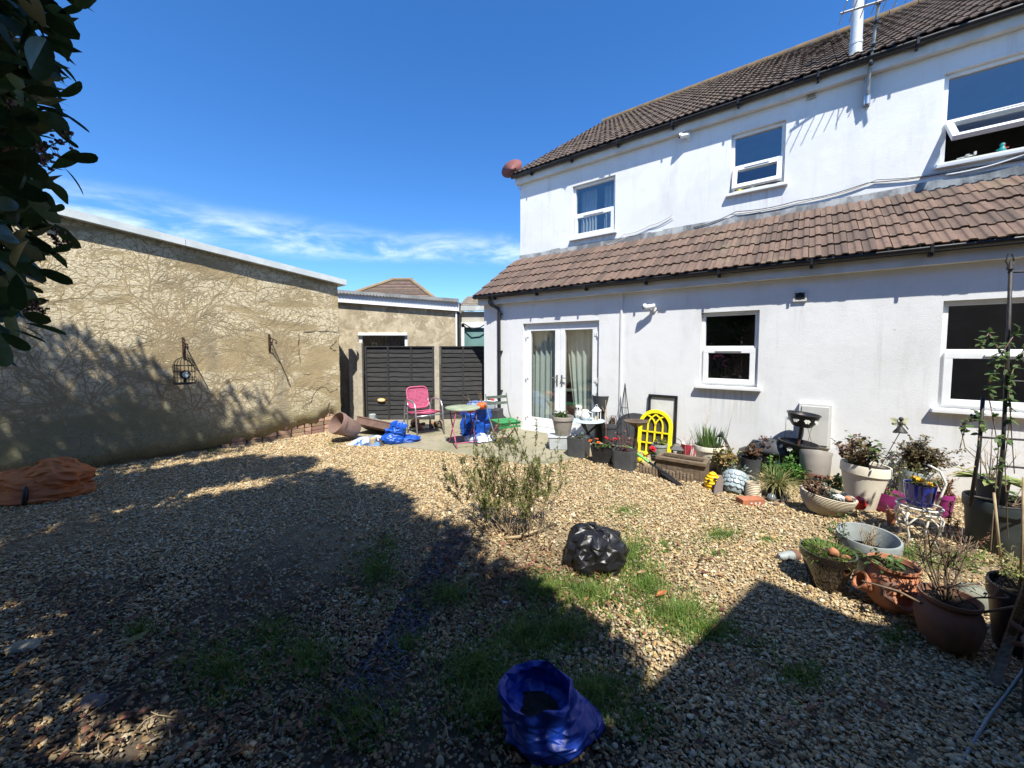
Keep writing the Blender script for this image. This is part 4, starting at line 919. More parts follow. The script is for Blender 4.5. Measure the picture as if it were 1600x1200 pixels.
# ================================================================== BEHIND THE CAMERA: the neighbouring building and evergreen whose shade falls on the garden
nb = thing('neighbour_building', 'brick building behind the camera shading the foreground', 'building', (0, -.75, 0))
mb = MB(); pr = [(-9, 0), (-9, 3.45), (.6, 3.45), (1.22, 4.15), (2.26, 5.32), (2.5, 4.68), (2.56, 4.62), (8, 4.62), (8, 0)]
k = len(pr); mb.add([(x, 0, z) for x, z in pr] + [(x, -.3 if 0 else -5, z) for x, z in pr], [tuple(range(k)), tuple(range(2 * k - 1, k - 1, -1))] + [(i, k + i, k + (i + 1) % k, (i + 1) % k) for i in range(k)])
mb.build('wall', pm('brown_brick_mass', (.3, .24, .19), (.22, .17, .13), 6, .9, .4, 50), nb)

ev = thing('evergreen_tree', 'large dark evergreen with broad leathery leaves at the left edge', 'tree', (-3.3, .1, 0))
mb = MB(); mb.tube([(0, 0, -.1), (.05, .05, 1.2), (.25, .2, 2.4), (.2, .5, 4.0), (.1, .7, 5.6)], [.2, .16, .13, .1, .04], 10)
mb.build('trunk', M['bark'], ev, smooth=True)
mb = MB(); tips = []
def limb(a, b_, r):
    a, b_ = Vector(a), Vector(b_); mid = a.lerp(b_, .5) + Vector((random.uniform(-.1, .1), random.uniform(-.1, .1), random.uniform(0, .25)))
    mb.tube([a, mid, b_], [r, r * .7, r * .3], 7)
for i in range(16):
    z = random.uniform(2.6, 5.4); a = random.uniform(0, 6.28); rr = random.uniform(1., 2.2)
    limb((.2, .4, z - .6), (.2 + rr * math.cos(a), .5 + rr * math.sin(a), z + .5), .05)
# the branch that hangs into view: world targets relative to the trunk foot
def rel(p): return Vector(p) - Vector((-3.3, .1, 0))
for (px, py, Yd) in ((20, 60, 1.15), (60, 190, 1.15), (40, 330, 1.2), (10, 440, 1.2), (-40, 120, 1.0), (-30, 380, 1.05)):
    limb((.2, .3, 2.2 + (300 - py) / 300), rel(A(px, py, Yd)), .025)
mb.build('limbs', M['bark'], ev, smooth=True)
# leaves you can pick apart
lfm = MB(); lfm.leaf((0, 0, 0), (1, 0, 0), (0, 0, 1), 1, .36, .12, .12)
def bigleaf_mesh():
    vs = []; fs = []; n = 7
    ws = [.08, .5, .82, .97, 1., .93, .66, .1]
    for i in range(n + 1):
        u = (0, .16, .33, .5, .67, .82, .94, 1.)[i]; w = .155 * ws[i]; z = -.16 * u * u
        vs += [(u, w, z + w * .18), (u, 0, z), (u, -w, z + w * .18)]
    for i in range(n): fs += [(3*i, 3*i+3, 3*i+4, 3*i+1), (3*i+1, 3*i+4, 3*i+5, 3*i+2)]
    me = bpy.data.meshes.new('leaf'); me.from_pydata(vs, [], fs); me.update(); me.materials.append(M['leafdark']); me.polygons.foreach_set('use_smooth', [True] * len(me.polygons)); return me
lme = bigleaf_mesh(); random.seed(5)
def place_leaf(base, tip, roll, wide=1.):
    b_, t_ = Vector(base), Vector(tip); d_ = t_ - b_; L = d_.length
    q = d_.to_track_quat('X', 'Z'); o = bpy.data.objects.new('leaf', lme); COL.objects.link(o); o.parent = ev
    o.rotation_mode = 'QUATERNION'; o.rotation_quaternion = q @ Matrix.Rotation(roll, 3, 'X').to_quaternion(); o.location = rel(b_); o.scale = (L, L * wide, L)
# outline leaves that stand against sky and wall (measured base -> tip)
OUT = [(95,-12,160,20,1.3,.9),(70,10,135,45,.3,1),(80,45,128,98,.9,1),(60,20,112,48,.5,1),(85,95,133,132,.2,.55),(88,150,136,135,1.0,1),(60,175,127,216,.7,1.1),(82,168,140,200,.1,.4),
       (95,245,158,249,.9,1),(80,262,130,240,.9,1.1),(100,262,140,304,.1,.45),(70,285,120,315,.7,1),(60,300,105,330,.6,1),(85,350,115,384,.9,.9),(95,352,122,372,.15,.45),(78,392,115,386,.9,1),(80,398,115,416,.7,.9),(60,420,104,438,.5,.8),
       (40,408,70,440,.6,1),(35,445,70,456,.5,1),(30,478,68,468,.9,1),(35,490,70,500,.7,1),(40,505,96,514,.05,.35),(30,508,75,526,.05,.35),(20,515,70,530,.05,.3),(2,520,42,545,.6,1.1),(-10,535,12,542,.5,1),(90,20,130,12,.9,.9),(100,215,120,228,.4,.8),(75,330,104,322,.8,1.1),(70,60,122,78,.4,.6)]
for bx, by, tx, ty, roll, wd in OUT:
    Yd = random.uniform(1.05, 1.25); place_leaf(A(bx, by, Yd + random.uniform(-.03, .03)), A(tx, ty, Yd), math.pi / 2 * (.35 + .65 * roll) * random.choice((-1, 1)) , 1.1 * wd)
def right_edge(py): return np.interp(py, (-120, 0, 60, 110, 160, 200, 260, 300, 330, 360, 400, 440, 480, 520, 545), (110, 100, 100, 85, 85, 70, 90, 75, 62, 72, 62, 48, 30, 22, 5))
cnt = 0
while cnt < 265:
    py = random.uniform(-60, 540); px = random.uniform(-95, 1) if random.random() < .35 else random.uniform(-20, right_edge(py) - 22)
    Yd = random.uniform(1.0, 1.45); b_ = A(px, py, Yd)
    dr = Vector((random.uniform(-.3, 1), random.uniform(-.8, .6), random.uniform(-.75, .5))).normalized()
    L = random.uniform(.1, .155); tpt = b_ + dr * L
    v = tpt - CAMV; f_ = v.y * math.cos(PITCH) - v.z * math.sin(PITCH); qx = 800 + FPX * v.x / f_
    if qx > right_edge(py) + 4: continue
    place_leaf(b_, tpt, random.choice((-1, 1)) * random.uniform(.5, 1.6), 1.05); cnt += 1
# flower panicles between the leaves
mb = MB()
for px, py, Yd, tx, ty in ((60, 235, 1.15, 112, 220), (60, 225, 1.12, 70, 258), (88, 362, 1.15, 88, 386), (50, 488, 1.1, 52, 474), (20, 200, 1.1, 5, 240), (15, 215, 1.1, 20, 160)):
    a_, e_ = rel(A(px, py, Yd)), rel(A(tx, ty, Yd)); mb.tube([a_, a_.lerp(e_, .5) + Vector((0, 0, .006)), e_], .0018, 4)
    for i in range(26):
        p_ = a_.lerp(e_, random.uniform(.3, 1)); q_ = p_ + Vector((random.uniform(-.022, .022), random.uniform(-.022, .022), random.uniform(-.022, .022))); mb.tube([p_, q_], .0007, 3); mb.box(q_, (.006, .006, .006))
mb.build('flower_panicle', pm('dusky_pink_panicle', (.13, .06, .06), (.08, .05, .04), 20, .8), ev)['kind'] = 'stuff'
# the crown overhead and behind, too many leaves to count
def crown(n, blobs, L0, L1):
    V = []; Fq = []; blobs = [b_ if len(b_) > 2 else (*b_, 1.) for b_ in blobs]; tot = sum(b_[1] ** 2 * b_[2] for b_ in blobs)
    for c, r, de in blobs:
        k = int(n * r * r * de / tot)
        for _ in range(k):
            d_ = Vector((random.gauss(0, 1), random.gauss(0, 1), random.gauss(0, 1))).normalized(); p = Vector(c) + d_ * r * random.random() ** .45
            v = p - CAMV; f_ = v.y * math.cos(PITCH) - v.z * math.sin(PITCH)
            if f_ > .05:
                qx, qy = 800 + FPX * v.x / f_, CYP - FPX * (v.y * math.sin(PITCH) + v.z * math.cos(PITCH)) / f_
                if qx > -30 and qx < 1700 and qy > -75 and not (qx < right_edge(qy) - 32 and qy < 500 and 1.3 < p.y < 2.3): continue      # leaves landing in view are left out; the unseen crown only casts shade
            if abs(p.x) < .8 and abs(p.y) < .8 and p.z < 3: continue
            dd = (d_ + Vector((random.gauss(0, .6), random.gauss(0, .6), random.gauss(-.2, .5)))).normalized(); w_ = dd.cross(Vector((random.gauss(0, .5), random.gauss(0, .5), 1))); w_.normalize()
            L = random.uniform(L0, L1); i = len(V); q = p - Vector((-3.3, .1, 0))
            V += [q, q + dd * L * .5 + w_ * L * .19, q + dd * L, q + dd * L * .5 - w_ * L * .19]; Fq.append((i, i + 1, i + 2, i + 3))
    return np.array([tuple(v) for v in V]), np.array(Fq)
# crown clumps as (centre, radius); their shade is the dappled shade over the left of the garden
def shade_at(px, py, h):        # a crown point at height h whose shade falls on the ground point seen there
    g = G(px, py); k = h / math.tan(SUN_EL); return Vector((g.x - SUN_H.x * k, g.y - SUN_H.y * k, h))
BL = []
for px, py, h, r in ((60, 790, 5.6, .75), (160, 770, 6.0, .7), (270, 750, 6.2, .6), (360, 735, 6.4, .55), (440, 730, 6.4, .4), (480, 760, 6.0, .45), (300, 830, 5.6, .8), (430, 810, 5.6, .7), (540, 790, 5.6, .5), (590, 795, 5.5, .33), (140, 850, 5.2, .55),
                     (560, 860, 5.2, .6), (660, 860, 5.0, .42), (450, 890, 5.0, .55), (560, 960, 4.8, .6), (700, 950, 4.6, .5), (780, 960, 4.6, .32), (820, 1010, 4.5, .34), (690, 1060, 4.3, .5), (520, 1080, 4.3, .6), (900, 1040, 4.3, .28)):
    BL.append((shade_at(px, py, h), r, 1.7))
def shade_on_wall(x, z, h):     # the same for a point on the garage wall
    w = on_gar(x, 0, z); k = (h - z) / math.tan(SUN_EL); return Vector((w.x - SUN_H.x * k, w.y - SUN_H.y * k, h))
for x, z, h, r in ((3.9, .9, 6.0, .6), (3.2, .55, 6.0, .55), (2.6, .5, 6.2, .42), (2.2, .25, 6.2, .35), (1.6, .3, 6.4, .25), (1.2, .25, 6.4, .22), (4.4, 1.5, 5.8, .6), (3.6, 1.35, 6.0, .3), (2.9, 1.0, 6.2, .22), (2.3, .8, 6.3, .16), (4.0, .2, 5.8, .6), (3.0, .1, 6.0, .5), (2.0, .0, 6.2, .4)):
    BL.append((shade_on_wall(x, z, h), r * 1.1, .42))
for c in ((-2.3, 1.6, 1.9), (-2.3, 1.7, 2.6), (-2.25, 1.6, 3.2), (-2.5, 1.8, 3.0), (-2.4, 1.7, 2.2)): BL.append((Vector(c), .5, .8))
for zz in (1.8, 2.3, 2.8):  # unseen clumps added sunward of the hanging leaves to keep them in shade
    for up_ in (1.0, 1.7, 2.5): BL.append((Vector((-1.55 - SUN_RAY.x / -SUN_RAY.z * up_ * 0 + .1 * up_, 1.2 - .62 * up_, zz + up_)), .55, 2.6))
for i in range(8):
    BL.append((Vector((-3.3 + random.uniform(-1.6, .6), .3 + random.uniform(-1.2, .8), random.uniform(3.4, 6.2))), random.uniform(.5, .9), .3))
for c in ((-2.0, .25, 2.1), (-2.2, .5, 2.9), (-1.9, .2, 3.2), (-2.4, .8, 3.4), (-2.3, .3, 1.5), (-2.9, .9, 2.2)): BL.append((Vector(c), .55, .3))
V_, F_ = crown(72000, BL, .11, .18)
o = mesh_np('crown', V_, F_, M['leafcrown'], ev); o['kind'] = 'stuff'
# ================================================================== SMALL BUILDERS
def spot(px, py, back=0.):
    """ground point under the measured foot of a thing (moved back by its own radius), and metres per measured pixel there"""
    g = G(px, py); k = g.y / FPX; h = Vector((g.x, g.y, 0)).normalized(); return g + h * back, k
def facing(p): return math.atan2(p.x, p.y) * -1        # rotz so that local -y looks at the path where one stands
def pot_profile(kind, rb, rt, h):
    th = max(.008, rt * .06)
    if kind == 'rim':
        o = [(rb * .96, 0), (rb, .01), (rb + (rt * .94 - rb) * .5, h * .4), (rt * .93, h * .78), (rt * .995, h * .8), (rt, h * .97), (rt * .985, h)]
    elif kind == 'plain':
        o = [(rb * .97, 0), (rb, .008), (rb + (rt - rb) * .5, h * .5), (rt * .985, h * .95), (rt, h)]
    elif kind == 'bowl':
        o = [(rb * .9, 0), (rb, .012)] + [(rb + (rt - rb) * math.sin(u * 1.45) ** .8, h * (.04 + .9 * u)) for u in (.15, .3, .45, .6, .75, .9)] + [(rt * 1.02, h * .94), (rt * 1.03, h)]
    elif kind == 'urn':
        o = [(rb * .95, 0), (rb, .02), (rb * 1.35, h * .16), (rt * 1.05, h * .4), (rt * 1.12, h * .58), (rt * 1.02, h * .76), (rt * .86, h * .86), (rt * .88, h * .9), (rt, h * .94), (rt, h)]
    elif kind == 'ribbed':
        o = [(rb * .9, 0), (rb, .01)]; n = 14
        for i in range(1, n + 1):
            u = i / n; r = rb + (rt - rb) * (1 - (1 - u) ** 1.9); o += [(r - .009, h * (u - .62 / n)), (r + .006, h * (u - .3 / n)), (r + .002, h * (u - .15 / n))]
        o += [(rt, h)]
    elif kind == 'jar':
        o = [(rb * .9, 0), (rb, .01)]; n = 9
        for i in range(1, n):
            u = i / n; r = rb + (rt - rb) * u + .05 * rb * math.sin(u * math.pi); o += [(r - .002, h * u), (r + .003, h * (u + .5 / n))]
        o += [(rt * 1.06, h * .97), (rt * 1.06, h)]
    return o, [(o[-1][0] - th, h - .001), (o[-1][0] - th * 1.4, h * .93), (max(.01, rb + (rt - rb) * .75 - th * 1.4), h * .8)]
def pot(name, label, px, py, wt, wb, h, kind, mat, soil=.86, group=None, rot=None, n=32, cat=None, lift=0., loc=None, wob=None, sx=1., sy=1.):
    k = spot(px, py)[1]; g0 = G(px, py); cf = g0.y / math.hypot(g0.x, g0.y); rt, rb, hh = wt * k / 2 * cf, wb * k / 2 * cf, h * k
    p = Vector(loc) if loc is not None else spot(px, py, rb)[0]; p.z += lift + .012
    t_ = thing(name, label, cat or 'plant pot', p, 0, group, rot=rot or (0, 0, facing(p)))
    o, i = pot_profile(kind, rb, rt, hh); mb = MB(); zs = i[-1][1]
    mb.lathe(o + i + [(i[-1][0] * .9, zs * .6), (0, zs * .58)], n, wob=wob, sx=sx, sy=sy); mb.build('pot', mat, t_, smooth='auto')
    if soil:
        mb = MB(); r_ = i[0][0] - .003; rings = [(0, .012)] + [(r_ * f, random.uniform(-.006, .012)) for f in (.35, .7)] + [(r_, 0)]
        mb.lathe([(r, hh * soil + dz) for r, dz in rings][::-1], n, sx=sx, sy=sy); mb.build('soil', M['soil'], t_, smooth=True)
    t_['_r'] = rt; t_['_h'] = hh * (soil or .8); t_['_k'] = k
    return t_
def clean(t_):
    for q in ('_r', '_h', '_k'):
        if q in t_: del t_[q]
def dome(r, h, up=.2):
    a = random.uniform(0, 6.283); q = random.random() ** .5
    return Vector((r * q * math.cos(a), r * q * math.sin(a), h * (up + (1 - up) * random.random() * (1 - .45 * q * q))))
def foliage(t_, z, r, h, n, L, W, mat, stems=14, smat=None, name='foliage', up=.2, off=(0, 0), curl=.3, pts=None):
    """stems fanning from the soil, leaves clustered along and round them"""
    sb = MB(); lb = MB(); ends = []
    for i in range(stems):
        e = dome(r, h, up); e += Vector((off[0], off[1], z)); b_ = Vector((off[0] * .2 + random.gauss(0, r * .12), off[1] * .2 + random.gauss(0, r * .12), z - .02)); m_ = b_.lerp(e, .5) + Vector((random.gauss(0, r * .1), random.gauss(0, r * .1), h * .08))
        sb.tube([b_, m_, e], [.004, .003, .0015], 5); ends.append((b_, m_, e))
    for i in range(n):
        b_, m_, e = random.choice(ends); u = random.uniform(.35, 1.05); p = (m_.lerp(e, (u - .5) * 2) if u > .5 else b_.lerp(m_, u * 2)) + Vector((random.gauss(0, r * .09), random.gauss(0, r * .09), random.gauss(0, h * .06)))
        d_ = (p - Vector((off[0], off[1], z + h * .1))).normalized() * .7 + Vector((random.gauss(0, .6), random.gauss(0, .6), random.gauss(.1, .5)))
        s = random.uniform(.65, 1.25); lb.leaf(p, d_, (random.gauss(0, .4), random.gauss(0, .4), 1), L * s, W * s, curl) if L > .03 else lb.leaflet(p, d_, (random.gauss(0, .5), random.gauss(0, .5), 1), L * s, W * s)
    sb.build('stems', smat or M['twig'], t_)['kind'] = 'stuff'; o = lb.build(name, mat, t_); o['kind'] = 'stuff'
    return ends
def blades(t_, z, r, n, L, W, mat, lean=.25, droop=.7, name='grass_blades', lv=.25):
    lb = MB()
    for i in range(n):
        a = random.uniform(0, 6.283); q = r * random.random() ** .5; az_ = a + random.gauss(0, .5)
        lb.blade((q * math.cos(a), q * math.sin(a), z - .01), None, L * random.uniform(.6, 1.15), W * random.uniform(.7, 1.2), droop * random.uniform(.4, 1.4), 5, abs(random.gauss(lean, lv)), az_)
    o = lb.build(name, mat, t_); o['kind'] = 'stuff'; return o
def twigs(t_, z, n, h, spread, r0, mat, depth=2, name='twigs', leaf=None, lmat=None, L=.03, W=.015, off=(0, 0), kids=3):
    tb = MB(); lb = MB()
    def br(p, d_, L_, r_, dep):
        P = [p]; d_ = d_.normalized()
        for i in range(4):
            d_ = (d_ + Vector((random.gauss(0, .13), random.gauss(0, .13), random.gauss(.03, .1)))).normalized(); P.append(P[-1] + d_ * L_ / 4)
        tb.tube(P, [r_, r_ * .85, r_ * .7, r_ * .55, r_ * .4], 5)
        if dep > 0:
            for i in range(kids): br(P[random.choice((1, 2, 3))], d_ + Vector((random.gauss(0, .7), random.gauss(0, .7), random.gauss(.1, .4))), L_ * random.uniform(.35, .6), r_ * .6, dep - 1)
        if leaf:
            for i in range(leaf):
                q = P[random.choice((2, 3, 4))]; lb.leaf(q, (random.gauss(0, 1), random.gauss(0, 1), random.gauss(.2, .6)), (0, 0, 1), L * random.uniform(.6, 1.2), W * random.uniform(.6, 1.2), .3)
    for i in range(n):
        a = random.uniform(0, 6.283); br(Vector((off[0] + random.gauss(0, .012), off[1] + random.gauss(0, .012), z - .02)), Vector((spread * math.cos(a) * random.random(), spread * math.sin(a) * random.random(), 1)), h * random.uniform(.6, 1.05), r0, depth)
    tb.build(name, mat, t_, smooth=True)['kind'] = 'stuff'
    if leaf: lb.build('foliage', lmat, t_)['kind'] = 'stuff'
def blooms(t_, pts, r, mat, name='flower', petals=7):
    for p in pts:
        lb = MB()
        for i in range(petals):
            a = 6.283 * i / petals + random.random() * .5
            for el, q in ((.25, 1.), (.8, .75)):
                lb.leaf((0, 0, 0), (math.cos(a) * math.cos(el), math.sin(a) * math.cos(el), math.sin(el)), (0, 0, 1), r * q, r * .75 * q, -.15, .05)
        o = lb.build(name, mat, t_); o.location = p; o.rotation_euler = (random.uniform(-.5, .9), random.uniform(-.5, .5), random.uniform(0, 6))
def canes(t_, z, lst, mat, r=.004):
    for (x, y, dx, dy, L) in lst:
        mb = MB(); mb.tube([(x, y, z - .05), (x + dx * .5 + .004, y + dy * .5, z + L * .5), (x + dx, y + dy, z + L)], [r, r, r * .8], 6); mb.build('cane', mat, t_, smooth=True)
def crumple(o, seed, hard=False):
    """random sharp creases between soft panels, as in thin sheet"""
    r = np.random.default_rng(int(seed * 10)); me = o.data; k = len(me.edges)
    a = me.attributes.new('crease_edge', 'FLOAT', 'EDGE'); a.data.foreach_set('value', r.choice([0., .35, .7, 1.] if hard else [0., .0, .5, .9], k).astype(np.float32))
    s = o.modifiers.new('soft', 'SUBSURF'); s.levels = s.render_levels = 2
def sack(t_, name, mat, rx, ry, h, pleats=9, amp=.1, neck=.25, seed=0., top=None, n=26, rows=15, lumps=.12, warp=None, hard=False, jit=.055):
    jr = random.Random(seed)
    """crumpled plastic sack: pleats gathering to a neck, facets and lumps below"""
    vs = []; fs = []
    for i in range(rows + 1):
        u = i / rows
        if top: rr = np.interp(u, [q[0] for q in top], [q[1] for q in top]); z = np.interp(u, [q[0] for q in top], [q[2] for q in top])
        else: rr = np.interp(u, (0, .04, .25, .55, .78, .88, .94, 1), (.55, .86, 1, .92, .55, neck, neck * 1.25, neck * .5)); z = np.interp(u, (0, .04, .25, .55, .78, .88, .94, 1), (0, .02, .25, .58, .82, .9, .97, 1))
        for j in range(n):
            a = 6.283 * j / n; c, s = math.cos(a), math.sin(a)
            pl = amp * (.25 + 1.0 * u) * math.sin(pleats * a + 2.2 * noise.noise((c * 1.2 + seed, s * 1.2, u * 2))) * (1 if rr < 2 else 1)
            cr = lumps * noise.noise((c * 2.1 + seed, s * 2.1, u * 3.2 + seed)) + lumps * .7 * abs(noise.noise((c * 4.5 + seed, s * 4.5, u * 6))) + lumps * .35 * abs(noise.noise((c * 11, s * 11 + seed, u * 13)))
            rg_ = max(0, .22 - abs(noise.noise((c * 2.6 + seed * 2, s * 2.6, u * 4.1)))) + max(0, .16 - abs(noise.noise((c * 5.3, s * 5.3 + seed, u * 7.7))))
            q = rr * (1 + cr + pl * .5 + lumps * 1.3 * rg_)
            zz = z * h * (1 + .12 * noise.noise((c * 1.5, s * 1.5 + seed, 5))) + (.02 * h * noise.noise((c * 6, s * 6, u * 9)))
            P3 = Vector((rx * q * c + jr.gauss(0, jit) * rx, ry * q * s + jr.gauss(0, jit) * ry, max(0.003, zz + jr.gauss(0, .02) * h) if i else .002))
            if warp: P3 = warp(P3, u, a)
            vs.append(P3)
    for i in range(rows):
        for j in range(n):
            q4 = (i*n+j, i*n+(j+1) % n, (i+1)*n+(j+1) % n, (i+1)*n+j)
            if not hard: fs.append(q4)
            elif jr.random() < .5: fs += [(q4[0], q4[1], q4[2]), (q4[0], q4[2], q4[3])]
            else: fs += [(q4[0], q4[1], q4[3]), (q4[1], q4[2], q4[3])]
    fs.append(tuple(range(n - 1, -1, -1)))
    if not top: fs.append(tuple(rows * n + j for j in range(n)))
    mb = MB(); mb.add(vs, fs); o = mb.build(name, mat, t_, smooth=True); crumple(o, seed, hard); return o
def rockmesh(name, r, mat, t_=None, sq=(1, 1, .6), seed=0., n=14):
    mb = MB(); prof = [(max(1e-7, math.sin(u)) * 1., -math.cos(u)) for u in np.linspace(0, math.pi, 9)]
    def wb(p):
        f = 1 + .28 * noise.noise(p * 1.4 + Vector((seed, 0, 0))) + .1 * noise.noise(p * 4 + Vector((0, seed, 0))); return Vector((p.x * r * sq[0] * f, p.y * r * sq[1] * f, p.z * r * sq[2] * f))
    mb.lathe(prof, n, wob=wb); return mb.build(name, mat, t_, smooth='auto')

# plastics and glazes
P_ = {}
P_['taupe'] = pm('taupe_pot', (.30, .27, .235), (.24, .215, .19), 4, .5, .1, 40)
P_['charcoal'] = pm('charcoal_pot', (.045, .047, .052), (.07, .07, .075), 5, .6, .15, 60)
P_['ridged'] = pm('charcoal_rattan_planter', (.05, .053, .058), (.075, .078, .082), 4, .55, .2, 60)
P_['blackp'] = pm('black_pot', (.015, .015, .017), (.03, .03, .032), 6, .4, .1, 50)
P_['cream'] = pm('cream_pot', (.76, .7, .57), (.68, .61, .48), 5, .6, .15, 40)
P_['creamst'] = pm('cream_stoneware', (.52, .45, .33), (.42, .36, .26), 6, .6, .25, 60)
P_['grey'] = pm('grey_plastic', (.3, .33, .32), (.22, .24, .24), 5, .5, .1, 40)
P_['terra'] = pm('terracotta', (.46, .18, .085), (.33, .14, .075), 7, .8, .35, 60)
P_['terradark'] = pm('aged_terracotta', (.2, .095, .06), (.12, .07, .05), 6, .85, .4, 60)
P_['brownglz'] = pm('brown_glaze', (.014, .01, .008), (.024, .016, .011), 3, .1, spec=.6, coat=.5)
P_['magenta'] = pm('magenta_plastic', (.31, .035, .17), (.25, .035, .15), 6, .35)
P_['blueglz'] = pm('cobalt_glaze', (.008, .025, .3), (.006, .018, .2), 5, .15, spec=.6, coat=.6)
P_['bluebag'] = plastic('blue_plastic_sack', (.006, .085, .46), (.005, .06, .34), .42, .3, 9)
P_['bluedark'] = plastic('dark_blue_sack', (.006, .04, .32), (.004, .028, .23), .45, .35, 11)
P_['blackbag'] = plastic('black_bin_liner', (.006, .006, .007), (.012, .012, .013), .4, .3, 9)
P_['white'] = pm('white_ceramic', (.74, .74, .72), (.62, .62, .6), 6, .3)
P_['yellow'] = pm('bright_yellow_paint', (.86, .72, .015), (.78, .62, .01), 5, .5)
P_['bronze'] = pm('bronze_paint', (.16, .11, .075), (.1, .07, .05), 9, .35, metal=.6)
P_['slate'] = pm('slate', (.12, .115, .115), (.19, .13, .1), 9, .8, .4, 50)
P_['redbrick'] = pm('orange_brick', (.4, .15, .075), (.32, .12, .065), 12, .85, .4, 60)
P_['redgloss'] = pm('red_gloss', (.55, .012, .015), (.45, .01, .012), 6, .2, coat=.5)
P_['greentool'] = pm('green_tool_plastic', (.22, .55, .16), (.18, .47, .13), 5, .4)
P_['pinkpaint'] = pm('pink_paint', (.55, .12, .22), (.42, .09, .16), 14, .5, .1)
P_['greenpaint'] = pm('green_slat_paint', (.04, .26, .085), (.03, .2, .06), 9, .55)
P_['clear'] = pm('cloudy_plastic', (.45, .48, .5), (.38, .41, .43), 5, .3)
P_['bluegrey'] = pm('blue_grey_glaze', (.32, .38, .4), (.26, .32, .34), 6, .35)
# ================================================================== AT THE BACK: chair, table, sacks, pots by the left wall
c0, k = spot(661, 684); ch = thing('metal_armchair', 'pink metal armchair with silver arms in front of the fence', 'chair', c0 + Vector((-.05, .28, .022)), R(38))
mb = MB(); sw = .23
vs = []; fs = []; n = 10
for i in range(n + 1):
    for j in range(n + 1):
        x = -sw + 2 * sw * i / n; y = -.22 + .44 * j / n; vs.append((x, y, .42 - .02 * math.sin(math.pi * i / n) - .015 * math.sin(math.pi * j / n) - .03 * (j / n)))
for i in range(n):
    for j in range(n): fs.append((i*(n+1)+j, (i+1)*(n+1)+j, (i+1)*(n+1)+j+1, i*(n+1)+j+1))
mb.add(vs, fs); o = mb.build('seat', P_['pinkpaint'], ch, smooth=True); so = o.modifiers.new('t', 'SOLIDIFY'); so.thickness = .012
mb = MB(); mb.tube([(x, y, z + .003) for x, y, z in [(-sw, -.22, .42), (0, -.235, .425), (sw, -.22, .42), (sw, .2, .39), (-sw, .2, .39)]], .012, 7, True); mb.build('seat_rim', P_['pinkpaint'], ch, smooth=True)
# back: rounded square of punched sheet in a tube
def rr(u, w, h, r):
    P = []
    for cx, cz, a0 in ((w - r, h - r, 0), (-w + r, h - r, 90), (-w + r, r, 180), (w - r, r, 270)):
        for q in range(0, 91, 18): P.append((cx + r * math.cos(R(a0 + q)), cz + r * math.sin(R(a0 + q))))
    return P
out = rr(0, .21, .4, .09); Mb = T(0, .2, .46) @ RX(R(-14))
mb = MB(); mb.tube([(x, 0, z) for x, z in out], .014, 7, True, Mb); mb.build('back_tube', P_['pinkpaint'], ch, smooth=True)
mb = MB(); nx, nz_ = 15, 15
for i in range(nx): 
    x = -.19 + .38 * i / (nx - 1); mb.box((x, .012, .2), (.016, .003, .37), Mb)
for j in range(nz_): z = .02 + .36 * j / (nz_ - 1); mb.box((0, .0085, z), (.38, .003, .016), Mb)
mb.build('backrest', P_['pinkpaint'], ch)
for s in (-1, 1):
    mb = MB(); mb.tube([(s * .265, .30, .0), (s * .265, .27, .3), (s * .262, .24, .5), (s * .262, .2, .6), (s * .265, .1, .635), (s * .265, -.1, .63), (s * .265, -.2, .59), (s * .265, -.24, .5), (s * .265, -.27, .25), (s * .265, -.31, .0)], .015, 8); mb.build('arm_leg', M['alu'], ch, smooth=True)
    mb = MB(); mb.tube([(s * .235, .19, .0), (s * .235, .2, .45), (s * .2, .24, .62)], .013, 8); mb.build('leg', M['alu'], ch, smooth=True)
for y, z in ((-.25, .37), (.22, .36)):
    mb = MB(); mb.tube([(-.265, y, z), (.265, y, z)], .012, 7); mb.build('cross_rail', M['alu'], ch, smooth=True)

# rubble and logs under the chair, each its own
mlog = pm('pale_cut_log', (.4, .3, .19), (.24, .17, .1), 7, .85, .3)
for i in range(13):
    g = G(random.uniform(642, 692), random.uniform(666, 674)); o = rockmesh('rubble_stone', random.uniform(.05, .09), (mlog, P_['redbrick'], M['earth'], M['bark'])[i % 4], None, (1.1, .8, .7), i * 3.1)
    o.location = (g.x, g.y, .04 + (i % 3) * .05); o.rotation_euler = (random.uniform(0, 3), random.uniform(0, 3), random.uniform(0, 3)); tag(o, ('pale log end', 'lump of red brick', 'earthy clod', 'dark bark lump')[i % 4] + ' in the heap beneath the pink armchair', 'rubble', 'rubble heap under the armchair')

# big brown pot lying on its side
lp = pot('garden_pot', 'large brown pot lying on its side at the foot of the left wall', 562, 691, 38, 28, 38, 'rim', pm('mauve_brown_pot', (.26, .17, .135), (.2, .13, .105), 5, .6, .2, 40), None, rot=(0, 0, 0)); clean(lp)
q = G(556, 690); lp.location = (q.x - .05, q.y + .12, .17); lp.rotation_euler = (R(52), R(38), R(-60))
tr_ = thing('brown_trough', 'shallow brown trough tipped beside the overturned pot', 'trough', G(592, 680) + Vector((0, 0, .1)), R(-12), rot=(R(-28), R(8), R(-14)))
mb = MB(); L_, D_, H_ = .38, .2, .13
for (c_, d_) in (((0, 0, 0), (L_ * 2, D_ * 2, .015)), ((0, -D_, .06), (L_ * 2, .015, H_)), ((0, D_, .06), (L_ * 2, .015, H_)), ((-L_, 0, .06), (.015, D_ * 2 - .02, H_ - .002)), ((L_, 0, .06), (.015, D_ * 2 - .02, H_ - .002))): mb.box(c_, d_)
mb.build('tray', pm('brown_trough_plastic', (.15, .085, .06), (.1, .06, .045), 5, .6, .2), tr_)
